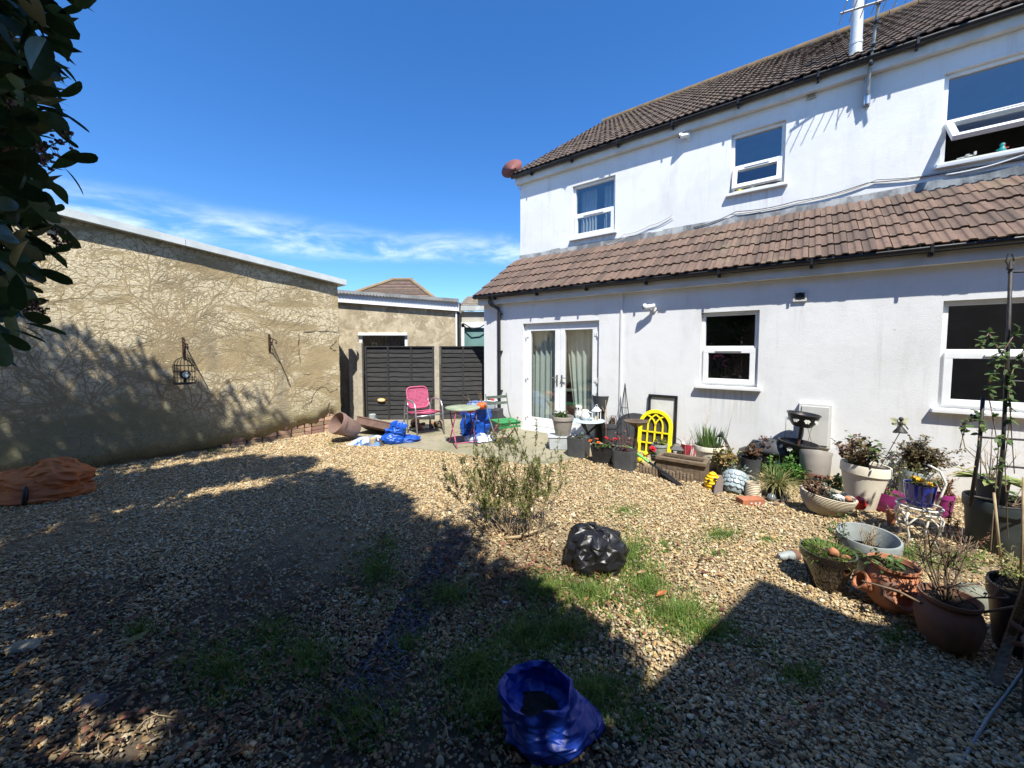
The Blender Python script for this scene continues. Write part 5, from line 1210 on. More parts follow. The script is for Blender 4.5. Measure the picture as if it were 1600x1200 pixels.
mb = MB(); mb.tube([(-L_ - .01, -D_ - .01, .125), (L_ + .01, -D_ - .01, .125), (L_ + .01, D_ + .01, .125), (-L_ - .01, D_ + .01, .125)], .014, 6, True); mb.build('lip', pm('brown_trough_lip', (.19, .11, .08), None, 5, .6), tr_)
cap = thing('grey_chimney_cap', 'small grey domed cap on top of the pots by the post', 'cap', G(581, 672) + Vector((0, .05, .0)))
mb = MB(); mb.lathe([(.16, .16), (.16, .18), (.1, .2), (.07, .22), (.07, .3), (.05, .315), (0, .32)], 22); mb.lathe([(.11, 0), (.1, .16)], 18); mb.build('cap', P_['grey'], cap, smooth='auto')
# compost bag
cbag = thing('compost_bag', 'printed blue and white compost bag lying flat on the gravel edge', 'bag', G(572, 697) + Vector((0, .16, 0)), R(-8))
mcb_, t, b = nodes('printed_bag'); oc = ocoord(t); v1 = mr(t, noi(t, 3.2, 3, .5, .6, oc), .46, .52)
col = mixc(t, v1, (.7, .74, .78), (.08, .2, .5)); col = mixc(t, mr(t, noi(t, 5.5, 3, .5, .5, oc), .55, .6), col, (.07, .06, .05)); t.links.new(col, b.inputs['Base Color']); b.inputs['Roughness'].default_value = .3; bumpn(t, b, noi(t, 22, 4, .6, 0, oc), .5, .02)
vs = []; fs = []; n = 22
for i in range(n + 1):
    for j in range(n + 1):
        x, y = -.32 + .64 * i / n, -.2 + .4 * j / n; e = (1 - abs(x / .32) ** 3) * (1 - abs(y / .2) ** 3)
        vs.append((x * (1 + .04 * noise.noise((y * 5, 1, 0))), y * (1 + .08 * noise.noise((x * 4, 2, 0))), .012 + e * .11 * (1 + .5 * noise.noise((x * 4, y * 4, 0))) + .012 * noise.noise((x * 14, y * 14, 1))))
for i in range(n):
    for j in range(n): fs.append((i*(n+1)+j, (i+1)*(n+1)+j, (i+1)*(n+1)+j+1, i*(n+1)+j+1))
mb = MB(); mb.add(vs, fs); mb.build('plastic', mcb_, cbag, smooth=True)
sp_ = pot('garden_pot', 'small tan flowerpot on the gravel beside the printed bag', 583, 698, 13, 9, 13, 'rim', P_['creamst'], .8); clean(sp_)
# blue sack by the chair: round bag with its neck folded over and a loose tail
bs = thing('blue_sack', 'bright blue plastic sack slumped in front of the pink armchair', 'sack', G(611, 697) + Vector((0, .15, .01)), R(10))
sack(bs, 'sack_body', P_['bluebag'], .17, .15, .25, 7, .12, .7, 1.3, lumps=.25)
o = sack(bs, 'sack_neck', P_['bluebag'], .13, .12, .2, 6, .16, .8, 5.1, top=[(0, .8, 0), (.3, 1, .25), (.6, .95, .7), (.8, .92, 1.), (.9, .6, .9), (1., .15, .35)], lumps=.22); o.location = (.05, .03, .15); o.rotation_euler = (R(20), R(14), 0)
o = sack(bs, 'sack_tail', P_['bluebag'], .24, .14, .13, 5, .14, .3, 9.7, lumps=.2); o.location = (.18, .06, 0)
# bistro table
tp, k = spot(722, 700); bt_ = thing('bistro_table', 'small round bistro table with pink crossed legs near the fence', 'table', Vector((tp.x, tp.y + .12, .022)), R(25))
mb = MB(); mb.lathe([(0, .6), (.27, .6), (.285, .605), (.285, .622), (.27, .63), (0, .63)], 36); mb.build('table_top', pm('mossy_table_top', (.33, .35, .25), (.2, .25, .16), 6, .7, .2), bt_, smooth='auto')
for s in (-1, 1):
    for a in (-1, 1):
        mb = MB(); mb.tube([(s * .17, -a * .2, .6), (s * .17, 0, .3), (s * .17, a * .22, 0)], .011, 7); mb.build('leg', P_['pinkpaint'] if s < 0 else pm('dark_pink_leg', (.16, .04, .07), None, 9, .5), bt_, smooth=True)
    mb = MB(); mb.tube([(-.17, s * .19, .57), (.17, s * .19, .57)], .008, 6); mb.build('stretcher', P_['pinkpaint'], bt_, smooth=True)
    mb = MB(); mb.tube([(-.17, s * .18, .08), (.17, s * .18, .08)], .008, 6); mb.build('stretcher', P_['pinkpaint'], bt_, smooth=True)
# big blue carrier behind the table, full
bb = thing('blue_carrier_bag', 'big bright blue carrier bag stuffed full behind the bistro table', 'bag', G(742, 686) + Vector((.0, .3, .02)), R(8))
sack(bb, 'bag_body', P_['bluebag'], .27, .2, .5, 5, .05, .9, 3.3, top=[(0, .75, 0), (.05, .95, .02), (.5, 1.0, .5), (.8, 1.02, .85), (.9, .95, 1.0), (.94, .9, .98), (1, .5, .85)], lumps=.16)
mb = MB(); mb.tube([(-.2, -.2, .42), (-.22, -.24, .2), (-.12, -.25, .08), (-.02, -.24, .2), (0, -.2, .43)], .012, 6); mb.build('strap', M['black'], bb, smooth=True)
o = sack(bb, 'bag_liner', pm('pale_blue_liner', (.12, .2, .45), (.3, .38, .55), 4, .35, .4, 30), .2, .15, .12, 6, .12, .6, 8.8); o.location = (.02, .0, .5)
b2 = thing('blue_carrier_bag', 'crumpled blue and white carrier bag lying under the bistro table', 'bag', G(748, 694) + Vector((0, .1, .02)))
sack(b2, 'bag_body', pm('blue_white_bag', (.1, .18, .5), (.6, .65, .75), 9, .35, .5, 30, .01, lo=.45, hi=.52), .26, .16, .14, 7, .12, .3, 6.6)
for i, (px, py, r_) in enumerate(((735, 641, .075), (753, 634, .095))):
    pk = thing('squash', ('small orange squash resting left on the blue bag', 'larger orange squash with twiggy stalk on the blue bag')[i], 'squash', A(px, py, 6.62 + .15 * i))
    mb = MB(); mb.lathe([(max(1e-6, math.sin(u)) * r_, -math.cos(u) * r_ * .72) for u in np.linspace(0, math.pi, 12)], 32, wob=lambda p: Vector((p.x * (1 + .07 * math.cos(8 * math.atan2(p.y, p.x))), p.y * (1 + .07 * math.cos(8 * math.atan2(p.y, p.x))), p.z))); mb.build('fruit', pm('orange_skin_%d' % i, (.65, .15, .04), (.5, .1, .03), 6, .5), pk, smooth=True)
    mb = MB(); [mb.tube([(0, 0, r_ * .6), (random.gauss(0, .05) - .03, random.gauss(0, .03), r_ + .08), (random.gauss(0, .09) - .06, random.gauss(0, .05), r_ + random.uniform(.1, .22))], [.005, .003, .002], 5) for _ in range(4)]; mb.build('stalk', M['twig'], pk)
# black sacks and the clear tub by the downpipe
for i, (px, py, rx_, h_, lb) in enumerate(((768, 676, .22, .34, 'black bin bag tied up behind the green folding chair'), (782, 672, .17, .26, 'small black bin bag against the downpipe'))):
    g = G(px, py); b_ = thing('black_bin_bag', lb, 'bin bag', (g.x, g.y + .2, .022)); sack(b_, 'sack', P_['blackbag'], rx_, rx_ * .8, h_, 9, .14, .3, 11.1 + i * 4)
cr_ = MB(); cr_.box((0, 0, .21), (.4, .3, .42)); o = cr_.build('storage_crate', pm('dark_crate', (.05, .05, .055), None, 6, .6), None, bevel=.01); g = A(767, 660, 7.35); o.location = (g.x, 7.4, .022); o.rotation_euler = (0, 0, R(-20)); tag(o, 'dark storage crate mostly hidden behind the blue bag', 'crate')
tb_ = thing('plastic_tub', 'clear plastic tub with red odds and ends by the downpipe', 'tub', (g.x, 7.4, .445), R(-20))
mb = MB(); mb.box((0, 0, .075), (.2, .16, .15), taper=.85); mb.build('tub', P_['clear'], tb_, bevel=.01); mb = MB(); mb.box((0, 0, .155), (.225, .185, .012)); mb.build('lid', P_['white'], tb_, bevel=.004)
for x, y in ((.03, 0), (-.05, .02), (.06, -.04)):
    o = rockmesh('scrap', .03, P_['redgloss'] if x > 0 else M['rust'], tb_, (1.2, .8, .7), x * 50, 10); o.location = (x, y, .175)
# green slatted folding chair
gp, k = spot(776, 700); gc = thing('folding_chair', 'green slatted folding chair with grey back rails beside the doors', 'chair', Vector((gp.x + .12, gp.y + .25, .022)), R(28))
for i in range(7):
    mb = MB(); mb.box((0, -.16 + i * .05, .4 - .004 * i), (.4, .036, .014), RX(R(6))); mb.build('seat_slat', P_['greenpaint'], gc)
mgr = pm('grey_green_rail', (.14, .17, .14), (.09, .11, .09), 8, .7)
for i, z in enumerate((.64, .74)):
    mb = MB(); mb.box((0, .27 + .05 * i, z), (.4, .014, .045)); mb.build('back_rail', mgr, gc)
for s in (-1, 1):
    mb = MB(); mb.tube([(s * .2, .32, .8), (s * .2, .22, .48), (s * .2, .0, .22), (s * .2, -.22, 0)], .011, 7); mb.build('leg', mgr, gc, smooth=True)
    mb = MB(); mb.tube([(s * .185, -.18, .4), (s * .185, .02, .2), (s * .185, .26, 0)], .011, 7); mb.build('leg', P_['pinkpaint'], gc, smooth=True)
mb = MB(); mb.tube([(-.19, .24, .03), (.19, .24, .03)], .008, 6); mb.build('stretcher', P_['pinkpaint'], gc, smooth=True)
for i in range(2):
    mb = MB(); mb.box((0, -.2, .36 - i * .052), (.39, .012, .034), T(0, 0, 0)); mb.build('front_slat', P_['greenpaint'], gc)

# ================================================================== POTS ALONG THE HOUSE, from the doors to the right
bx = thing('storage_box', 'clear plastic box under the taupe pot by the doors', 'box', spot(874, 706, .14)[0] + Vector((0, 0, .022)), facing(G(874, 706)) + .1)
mb = MB(); mb.box((0, 0, .1), (.36, .28, .2), taper=.9); mb.build('tub', P_['clear'], bx, bevel=.012)
mb = MB(); mb.box((0, 0, .205), (.38, .3, .016)); mb.build('lid', P_['clear'], bx, bevel=.005)
t1 = pot('garden_pot', 'taupe pot of green leaves standing on a clear plastic box', 880, 700, 34, 23, 30, 'rim', P_['taupe'], .9, loc=Vector(bx.location) + Vector((.05, 0, .2)))
foliage(t1, t1['_h'], .11, .12, 90, .06, .035, M['green'], 12); clean(t1)
# side table with ornaments
st_ = thing('side_table', 'low dark side table with a pale blue tray by the doors', 'table', spot(922, 700, .2)[0] + Vector((-.02, .1, .022)), HROT)
mb = MB(); mb.lathe([(0, .36), (.27, .36), (.285, .37), (.27, .385), (0, .385)], 30); mb.build('tray', pm('pale_blue_tray', (.42, .5, .54), (.34, .42, .46), 6, .5), st_, smooth='auto')
for a in (40, 160, 280):
    mb = MB(); mb.tube([(.24 * math.cos(R(a)), .24 * math.sin(R(a)), .37), (.03 * math.cos(R(a)), .03 * math.sin(R(a)), .18), (-.2 * math.cos(R(a)), -.2 * math.sin(R(a)), 0)], .018, 7); mb.build('leg', P_['blackp'], st_, smooth=True)
stz = .41; base = Vector(st_.location)
def orn(name, label, cat, dx, dy): return thing(name, label, cat, base + HA * dx + HN * dy + Vector((0, 0, .385)), HROT)
jg = orn('jug', 'white ceramic jug in the middle of the side table', 'jug', -.02, -.06)
mb = MB(); mb.lathe([(.05, 0), (.075, .04), (.078, .09), (.05, .14), (.055, .17), (.05, .17), (.045, .14), (.04, .1)], 22); mb.build('body', P_['white'], jg, smooth=True)
mb = MB(); mb.tube([(.065, 0, .05), (.12, 0, .07), (.115, 0, .13), (.05, 0, .15)], .009, 7); mb.build('handle', P_['white'], jg, smooth=True)
ow = orn('owl_figure', 'small white owl shaped ornament on the side table', 'ornament', -.19, .03)
mb = MB(); mb.lathe([(.05, 0), (.068, .05), (.062, .11), (.045, .14), (.058, .17), (.055, .2), (.03, .225), (0, .23)], 20); mb.build('body', pm('speckled_white', (.72, .71, .68), (.4, .38, .35), 18, .5, lo=.5, hi=.6), ow, smooth=True)
for s in (-1, 1):
    mb = MB(); mb.lathe([(.016, 0), (.012, .006), (0, .008)], 10, T(s * .022, -.052, .178) @ RX(R(80))); mb.build('eye', M['black'], ow)
    mb = MB(); mb.lathe([(.016, 0), (0, .035)], 8, T(s * .035, 0, .205)); mb.build('ear', P_['white'], ow)
wl = orn('lantern', 'white metal candle lantern on the side table', 'lantern', .17, -.04)
mb = MB(); mb.box((0, 0, .01), (.12, .12, .02)); mb.box((0, 0, .17), (.125, .125, .015))
for sx_ in (-1, 1):
    for sy_ in (-1, 1): mb.box((sx_ * .05, sy_ * .05, .09), (.014, .014, .15))
mb.build('frame', P_['white'], wl, bevel=.003)
mb = MB(); mb.box((0, 0, .2), (.11, .11, .05), T(0, 0, .4) @ Matrix.Rotation(math.pi, 4, 'X'), ) if 0 else mb.lathe([(.085, .178), (.05, .21), (.035, .235), (0, .24)], 4, RZ(R(45))); mb.tube([(.02 * math.cos(a), 0, .255 + .02 * math.sin(a)) for a in np.linspace(0, 6.28, 11)[:-1]], .004, 5, True); mb.build('roof', P_['white'], wl)
mb = MB(); mb.lathe([(.03, .02), (.03, .1), (0, .1)], 14); mb.build('candle', pm('cream_candle', (.75, .66, .4), None, 6, .5), wl, smooth='auto')
sb_ = orn('stool_stand', 'dark stand at the back holding a black pot by the doors', 'stand', .12, .28); sb_.location.z = .022
mb = MB(); mb.lathe([(.13, 0), (.12, .02), (.1, .5), (.13, .52), (0, .53)], 20); mb.build('column', P_['blackp'], sb_, smooth='auto')
t2 = pot('garden_pot', 'black pot with a pale bud held up behind the white ornaments', 924, 690, 31, 22, 22, 'plain', P_['charcoal'], .9, loc=Vector(sb_.location) + Vector((0, 0, .53)))
foliage(t2, t2['_h'], .1, .06, 60, .04, .02, M['green'], 8); mb = MB(); mb.tube([(0, 0, t2['_h']), (.01, 0, t2['_h'] + .08), (.02, 0, t2['_h'] + .15)], .008, 6); mb.lathe([(.0, 0), (.025, .02), (.02, .045), (0, .06)], 10, T(.02, 0, t2['_h'] + .14)); mb.build('bud', M['whiteflower'], t2, smooth=True); clean(t2)
t3 = pot('garden_pot', 'charcoal pot with dead pinkish stems and a tall cane', 953, 697, 30, 24, 34, 'rim', P_['charcoal'], .9)
twigs(t3, t3['_h'], 7, .2, .5, .003, M['straw'], 1, leaf=3, lmat=M['brownleaf'], L=.035, W=.02); canes(t3, t3['_h'], [(-.06, -.05, -.02, 0, .42), (.0, 0, -.14, .02, .3)], M['straw']); canes(t3, .0, [(-.06, -.16, -.02, 0, .6)], pm('pink_cane', (.4, .22, .17), None, 8, .7)); clean(t3)
# wire obelisk
ob, k = spot(975, 702, .1); obk = thing('wire_obelisk', 'slender rusty wire obelisk standing by the bird bath', 'obelisk', ob, 0)
H_ = 100 * k; mb = MB()
for i in range(7):
    a = 6.283 * i / 7; mb.tube([(.13 * math.cos(a), .13 * math.sin(a), 0), (.075 * math.cos(a), .075 * math.sin(a), H_ * .5), (.006 * math.cos(a), .006 * math.sin(a), H_)], .0035, 5)
mb.build('wires', M['iron'], obk)
for z in (.15, .4, .65): mb = MB(); r_ = .13 * (1 - z * .95) ; mb.tube([(r_ * math.cos(a), r_ * math.sin(a), H_ * z) for a in np.linspace(0, 6.283, 17)[:-1]], .003, 5, True); mb.build('hoop', M['iron'], obk)
mb = MB(); mb.lathe([(0, -.01), (.012, 0), (.008, .03), (0, .05)], 10, T(0, 0, H_)); mb.build('finial', M['iron'], obk)
# square charcoal planters
def box_planter(name, label, px, py, w, d, h, rz, mat, taper=.94, rim=0.):
    p, k = spot(px, py, .12); t_ = thing(name, label, 'planter', p + Vector((0, 0, .012)), rz); cf = p.y / math.hypot(p.x, p.y); w, d, h = w * k * cf, d * k * cf, h * k
    pts = lambda z, f: [(x * f, y * f, z) for x, y in _rrect(w / 2, d / 2, min(w, d) * .16)]
    mb = MB(); lv = [(0, taper)]; n_ = 14
    for i in range(n_): u = i / n_; f = taper + (1 - taper) * u; lv += [(h * (u + .15 / n_), f + .004), (h * (u + .85 / n_), f + .004), (h * (u + 1 / n_) , f)]
    lv += [(h, 1 + rim), (h + .004, 1 + rim), (h + .004, .95), (h * .84, .93)]
    ring = [pts(z, f) for z, f in lv]; k_ = len(ring[0]); vs = [p_ for r in ring for p_ in r]; fs = [(i*k_+j, i*k_+(j+1) % k_, (i+1)*k_+(j+1) % k_, (i+1)*k_+j) for i in range(len(ring)-1) for j in range(k_)]; fs.append(tuple(range(k_-1, -1, -1)))
    mb.add(vs, fs); mb.build('planter_box', mat, t_, smooth='auto')
    mb = MB(); mb.add(pts(h * .86, .95), [tuple(range(k_))]); mb.build('soil', M['soil'], t_)
    t_['_h'] = h * .86; t_['_r'] = min(w, d) / 2; t_['_k'] = k; return t_
def _rrect(w, d, r):
    P = []
    for cx, cy, a0 in ((w - r, d - r, 0), (-w + r, d - r, 90), (-w + r, -d + r, 180), (w - r, -d + r, 270)):
        for q in range(0, 91, 15): P.append((cx + r * math.cos(R(a0 + q)), cy + r * math.sin(R(a0 + q))))
    return P
q1 = box_planter('square_planter', 'square charcoal planter with small white flowers nearest the doors', 904, 717, 32, 32, 31, HROT + .12, P_['ridged'])
foliage(q1, q1['_h'], .12, .13, 60, .045, .02, M['greyleaf'], 14); blooms(q1, [(-.06 + .03 * i, -.08 + .02 * (i % 3), q1['_h'] + .05 + .02 * (i % 2)) for i in range(5)], .016, M['whiteflower']); clean(q1)
q2 = box_planter('trough_planter', 'black tapered trough with orange and red flowers', 942, 728, 40, 22, 27, HROT + .15, P_['blackp'], .74, .04)
foliage(q2, q2['_h'], .14, .1, 70, .05, .03, M['green'], 12)
blooms(q2, [(-.17, -.03, q2['_h'] + .09), (-.1, .02, q2['_h'] + .11), (-.05, -.05, q2['_h'] + .08)], .034, M['orangeflower']); blooms(q2, [(.06, .04, q2['_h'] + .12), (.11, .0, q2['_h'] + .11), (.15, .06, q2['_h'] + .13), (.02, .07, q2['_h'] + .13)], .036, M['redflower']); clean(q2)
q3 = box_planter('square_planter', 'square charcoal planter with bare red stems under the green tool', 976, 738, 36, 32, 31, HROT + .08, P_['ridged'])
twigs(q3, q3['_h'], 9, .26, .6, .003, pm('red_stem', (.22, .05, .05), None, 9, .7), 1, leaf=2, lmat=M['redleaf'], L=.03, W=.018); clean(q3)
# green tool lying across
tl0, tl1 = A(975, 694, 5.35), G(1062, 757, .02)
tool = thing('hand_grabber', 'long tool with bright green fork and black blade leaning across the planters', 'garden tool', tl1)
d_ = (Vector(tl0) - Vector(tl1)); L_ = d_.length; dn = d_.normalized(); tool.rotation_euler = dn.to_track_quat('Z', 'Y').to_euler()
mb = MB(); mb.tube([(0, 0, L_ * .22), (0, 0, L_ * .55)], .016, 9); mb.build('shaft', M['black'], tool, smooth='auto')
mb = MB(); mb.tube([(0, 0, L_ * .5), (0, 0, L_ * .82)], [.017, .02], 9); mb.build('grip', P_['greentool'], tool, smooth='auto')
for x in (-.035, -.012, .012, .035):
    mb = MB(); mb.tube([(x * .3, 0, L_ * .81), (x, .0, L_ * .87), (x * 1.2, -.02, L_)], [.01, .008, .006], 6); mb.build('tine', P_['greentool'], tool, smooth=True)
mb = MB(); mb.box((0, 0, L_ * .12), (.085, .014, L_ * .28), taper=.8); mb.box((.0, 0, L_ * .25), (.05, .03, .05)); mb.build('blade', M['black'], tool, bevel=.004)
# bird bath
bb0, k = spot(993, 718, .1); bbt = thing('bird_bath', 'bronze bird bath on a thin pedestal in front of the yellow frame', 'bird bath', bb0)
H_ = 60 * k; mb = MB(); mb.lathe([(.035, H_ - .09), (.1, H_ - .05), (.17, H_ - .012), (.178, H_), (.165, H_), (.1, H_ - .03), (0, H_ - .045)], 32); mb.build('bowl', P_['bronze'], bbt, smooth='auto')
mb = MB(); mb.lathe([(.11, 0), (.105, .015), (.04, .05), (.022, .1), (.019, H_ * .5), (.022, H_ - .1), (.035, H_ - .085)], 18); mb.build('pedestal', P_['bronze'], bbt, smooth='auto')
# dark arched board behind
ab = thing('arched_board', 'dark grey arched board leaning on the wall behind the bird bath', 'board', HS(2.28, -.14, .02), HROT, rot=(R(-8), 0, HROT))
mb = MB(); pr = [(-.34, 0), (.3, 0)] + [(-.02 + .32 * math.cos(a), .34 + .22 * math.sin(a)) for a in np.linspace(0, math.pi, 12)]; kk = len(pr)
mb.add([(x, 0, z) for x, z in pr] + [(x, .02, z) for x, z in pr], [tuple(range(kk)), tuple(range(2*kk-1, kk-1, -1))] + [(i, kk+i, kk+(i+1) % kk, (i+1) % kk) for i in range(kk)]); mb.build('panel', P_['charcoal'], ab)
# framed board on the wall
fb = thing('framed_panel', 'black framed panel leaning against the wall behind the yellow frame', 'frame', HS(2.655, -.05, .06), HROT, rot=(R(-3), 0, HROT))
mb = MB(); mb.box((0, 0, .4), (.02 * 19, .012, .78)); mb.build('panel', M['trim'], fb)
mb = MB(); frame_rect(mb, -.215, .215, 0, .83, -.015, .035, .03); mb.build('frame', M['black'], fb)
# yellow gothic arch frame
ya_ = thing('arched_window_frame', 'bright yellow arched window frame propped against the wall', 'frame', HS(2.60, -.27, .012), HROT, rot=(R(-11), 0, HROT))
W2, Hs_, = .225, .42
def ytube(pts, w=.026, d=.025):
    mb = MB(); P = [Vector((x, 0, z)) for x, z in pts]; vs = []; fs = []
    for i, p in enumerate(P):
        t_ = (P[min(i + 1, len(P) - 1)] - P[max(i - 1, 0)]).normalized(); nn = Vector((-t_.z, 0, t_.x)) * w / 2
        vs += [p + nn + Vector((0, -d / 2, 0)), p - nn + Vector((0, -d / 2, 0)), p - nn + Vector((0, d / 2, 0)), p + nn + Vector((0, d / 2, 0))]
    for i in range(len(P) - 1):
        for j in range(4): fs.append((4*i+j, 4*i+(j+1) % 4, 4*i+4+(j+1) % 4, 4*i+4+j))
    fs += [(3, 2, 1, 0), tuple(len(vs) - 4 + j for j in range(4))]; mb.add(vs, fs); return mb
arch = [(-W2, 0), (-W2, Hs_)] + [(-W2 * math.cos(a), Hs_ + W2 * math.sin(a)) for a in np.linspace(.15, math.pi - .15, 18)] + [(W2, Hs_), (W2, 0)]
ytube(arch, .055, .035).build('outer_frame', P_['yellow'], ya_, bevel=.004)
for nm, pts in (('sill_bar', [(-W2, .012), (W2, .012)]), ('cross_bar', [(-W2, .33), (W2, .33)]), ('cross_bar', [(-W2, .16), (W2, .16)]), ('mullion', [(-.11, .02), (-.11, Hs_)]), ('mullion', [(0, .021), (0, Hs_)]), ('mullion', [(.11, .022), (.11, Hs_)])): ytube(pts, .022, .02 + .002 * len(nm) % .004).build(nm, P_['yellow'], ya_)
for s in (-1, 1):
    ytube([(s * (.11 - .22 * (1 - math.cos(a))), Hs_ + .2 * math.sin(a)) for a in np.linspace(0, 1.15, 9)], .02, .018).build('tracery', P_['yellow'], ya_)
    ytube([(s * (0 + .2 * (1 - math.cos(a))), Hs_ + .17 * math.sin(a)) for a in np.linspace(0, 1.2, 9)], .02, .016).build('tracery', P_['yellow'], ya_)
mb = MB(); pr = [(x * .9, z) for x, z in arch]; kk = len(pr); mb.add([(x, .022, z) for x, z in pr], [tuple(range(kk))]); mb.build('backing', pm('dark_mirror_back', (.05, .045, .035), (.09, .08, .06), 6, .4), ya_)
# pots in front of the yellow frame
t4 = pot('garden_pot', 'grey pot with yellow green leaves in front of the yellow frame', 1030, 716, 27, 20, 20, 'rim', P_['grey'], .88); foliage(t4, t4['_h'], .1, .09, 90, .035, .025, M['lime'], 12); clean(t4)
t5 = pot('garden_pot', 'black bowl of leaves with one big red flower', 1030, 736, 30, 20, 19, 'plain', P_['charcoal'], .88); foliage(t5, t5['_h'], .11, .08, 60, .04, .02, M['green'], 12); twigs(t5, t5['_h'], 6, .12, .9, .0025, M['twig'], 1, off=(.06, 0)); blooms(t5, [(-.09, -.04, t5['_h'] + .12)], .055, M['redflower'], petals=10); clean(t5)
yd = thing('duck_figure', 'small yellow duck ornament beside the green tool', 'ornament', spot(1003, 728, .05)[0], .5)
mb = MB(); mb.lathe([(max(1e-6, math.sin(u)) * .055, .06 - math.cos(u) * .06) for u in np.linspace(0, math.pi, 10)], 16, sy=1.3); mb.tube([(0, -.04, .09), (0, -.05, .14)], .024, 10); mb.build('body', P_['yellow'], yd, smooth=True)
mb = MB(); mb.lathe([(max(1e-6, math.sin(u)) * .036, .17 - math.cos(u) * .036) for u in np.linspace(0, math.pi, 9)], 14, T(0, -.055, 0)); mb.build('head', P_['yellow'], yd, smooth=True)
mb = MB(); mb.lathe([(.014, 0), (.008, .03), (0, .035)], 8, T(0, -.085, .168) @ RX(R(90))); mb.build('beak', M['orangeflower'], yd)
bl = thing('lantern', 'black metal candle lantern beside the timber trough', 'lantern', spot(1057, 722, .06)[0], HROT + .3)
mb = MB(); mb.box((0, 0, .012), (.15, .15, .024)); mb.box((0, 0, .17), (.15, .15, .014))
for sx_ in (-1, 1):
    for sy_ in (-1, 1): mb.box((sx_ * .062, sy_ * .062, .09), (.014, .014, .16))
mb.build('frame', M['black'], bl); mb = MB(); mb.lathe([(.125, .176), (.06, .225), (.03, .25), (0, .255)], 4, RZ(R(45))); mb.build('roof', M['black'], bl)
mb = MB(); mb.tube([(.06 * math.cos(a), 0, .25 + .07 * math.sin(a)) for a in np.linspace(0, math.pi, 12)], .004, 5); mb.build('handle', M['black'], bl); mb = MB(); mb.box((0, 0, .09), (.11, .11, .13)); mb.build('pane', glass('lantern_glass', (.9, .93, .93), 1.4), bl)
# striped basket
t6 = pot('basket', 'red and white striped basket between lantern and cream pot', 1076, 716, 26, 21, 20, 'plain', pm('red_white_stripe', (.5, .05, .08), (.72, .66, .62), 1.0, .7, lo=.47, hi=.53, stretch=(14, 14, .1)), .8, cat='basket'); twigs(t6, t6['_h'], 5, .2, .5, .002, M['twig'], 1); clean(t6)
# timber trough
tt_, k = spot(1079, 752, .12); tr2 = thing('timber_trough', 'weathered timber trough planter with panelled sides', 'trough', tt_ + Vector((-.09, .04, .005)), HROT + .02)
Lx, Dy, Hz = .58, .23, .25
for s in (-1, 1):
    mb = MB(); mb.box((0, s * Dy / 2, Hz - .022), (Lx, .05, .04)); mb.build('top_rail', M['wood'], tr2, bevel=.004)
    mb = MB(); mb.box((s * (Lx / 2 - .024), 0, Hz - .022), (.048, Dy - .052, .038)); mb.build('top_rail', M['wood'], tr2, bevel=.004)
    for i in range(9):
        mb = MB(); mb.box((-Lx / 2 + .04 + i * (Lx - .08) / 8, s * (Dy / 2 - .012), (Hz - .05) / 2), (.072, .018, Hz - .052)); mb.build('plank', M['wood'], tr2)
    for i in range(3):
        mb = MB(); mb.box((s * (Lx / 2 - .014), -.07 + i * .07, (Hz - .05) / 2), (.018, .064, Hz - .052)); mb.build('plank', M['wood'], tr2)
mb = MB(); mb.box((0, 0, Hz * .68), (Lx - .07, Dy - .07, .02)); mb.build('soil', M['soil'], tr2)
# log-roll edging
le, k = spot(1034, 748, .05); ler = thing('log_edging', 'row of short grey timber stakes edging the gravel', 'edging', le, HROT + .05)
for i in range(16):
    mb = MB(); h_ = random.uniform(.09, .12); mb.lathe([(.02, 0), (.021, h_ * .9), (.017, h_), (0, h_)], 9, T(-.26 + i * .04, random.uniform(-.004, .004), 0)); mb.build('stake', M['wood'], ler, smooth='auto')
dw = thing('driftwood_bundle', 'bundle of pale driftwood sticks beside the green tool blade', 'driftwood', spot(1008, 737, .05)[0], HROT)
for i in range(8):
    mb = MB(); x = -.1 + i * .028; mb.tube([(x - .03, .0, .012), (x, .02, .06), (x + .05, .05, .11 + random.uniform(0, .03))], [.012, .011, .008], 6); mb.build('stick', M['straw'], dw, smooth=True)
rp = pot('sunken_pot', 'small white rimmed pot sunk beside the timber trough', 1056, 749, 19, 15, 12, 'plain', P_['white'], .6, lift=-.012); clean(rp)
# cream pot of iris
t7 = pot('garden_pot', 'cream round pot of upright iris leaves with thin canes', 1107, 735, 52, 36, 36, 'rim', P_['cream'], .93)
blades(t7, t7['_h'], .16, 75, .3, .022, M['iris'], .12, .25, 'iris_leaves', .16); canes(t7, t7['_h'], [(-.12, .0, .12, .0, .52), (-.13, .03, .14, 0, .46), (.17, .0, .11, 0, .62), (-.2, .0, -.03, 0, .2)], M['straw'], .003); clean(t7)
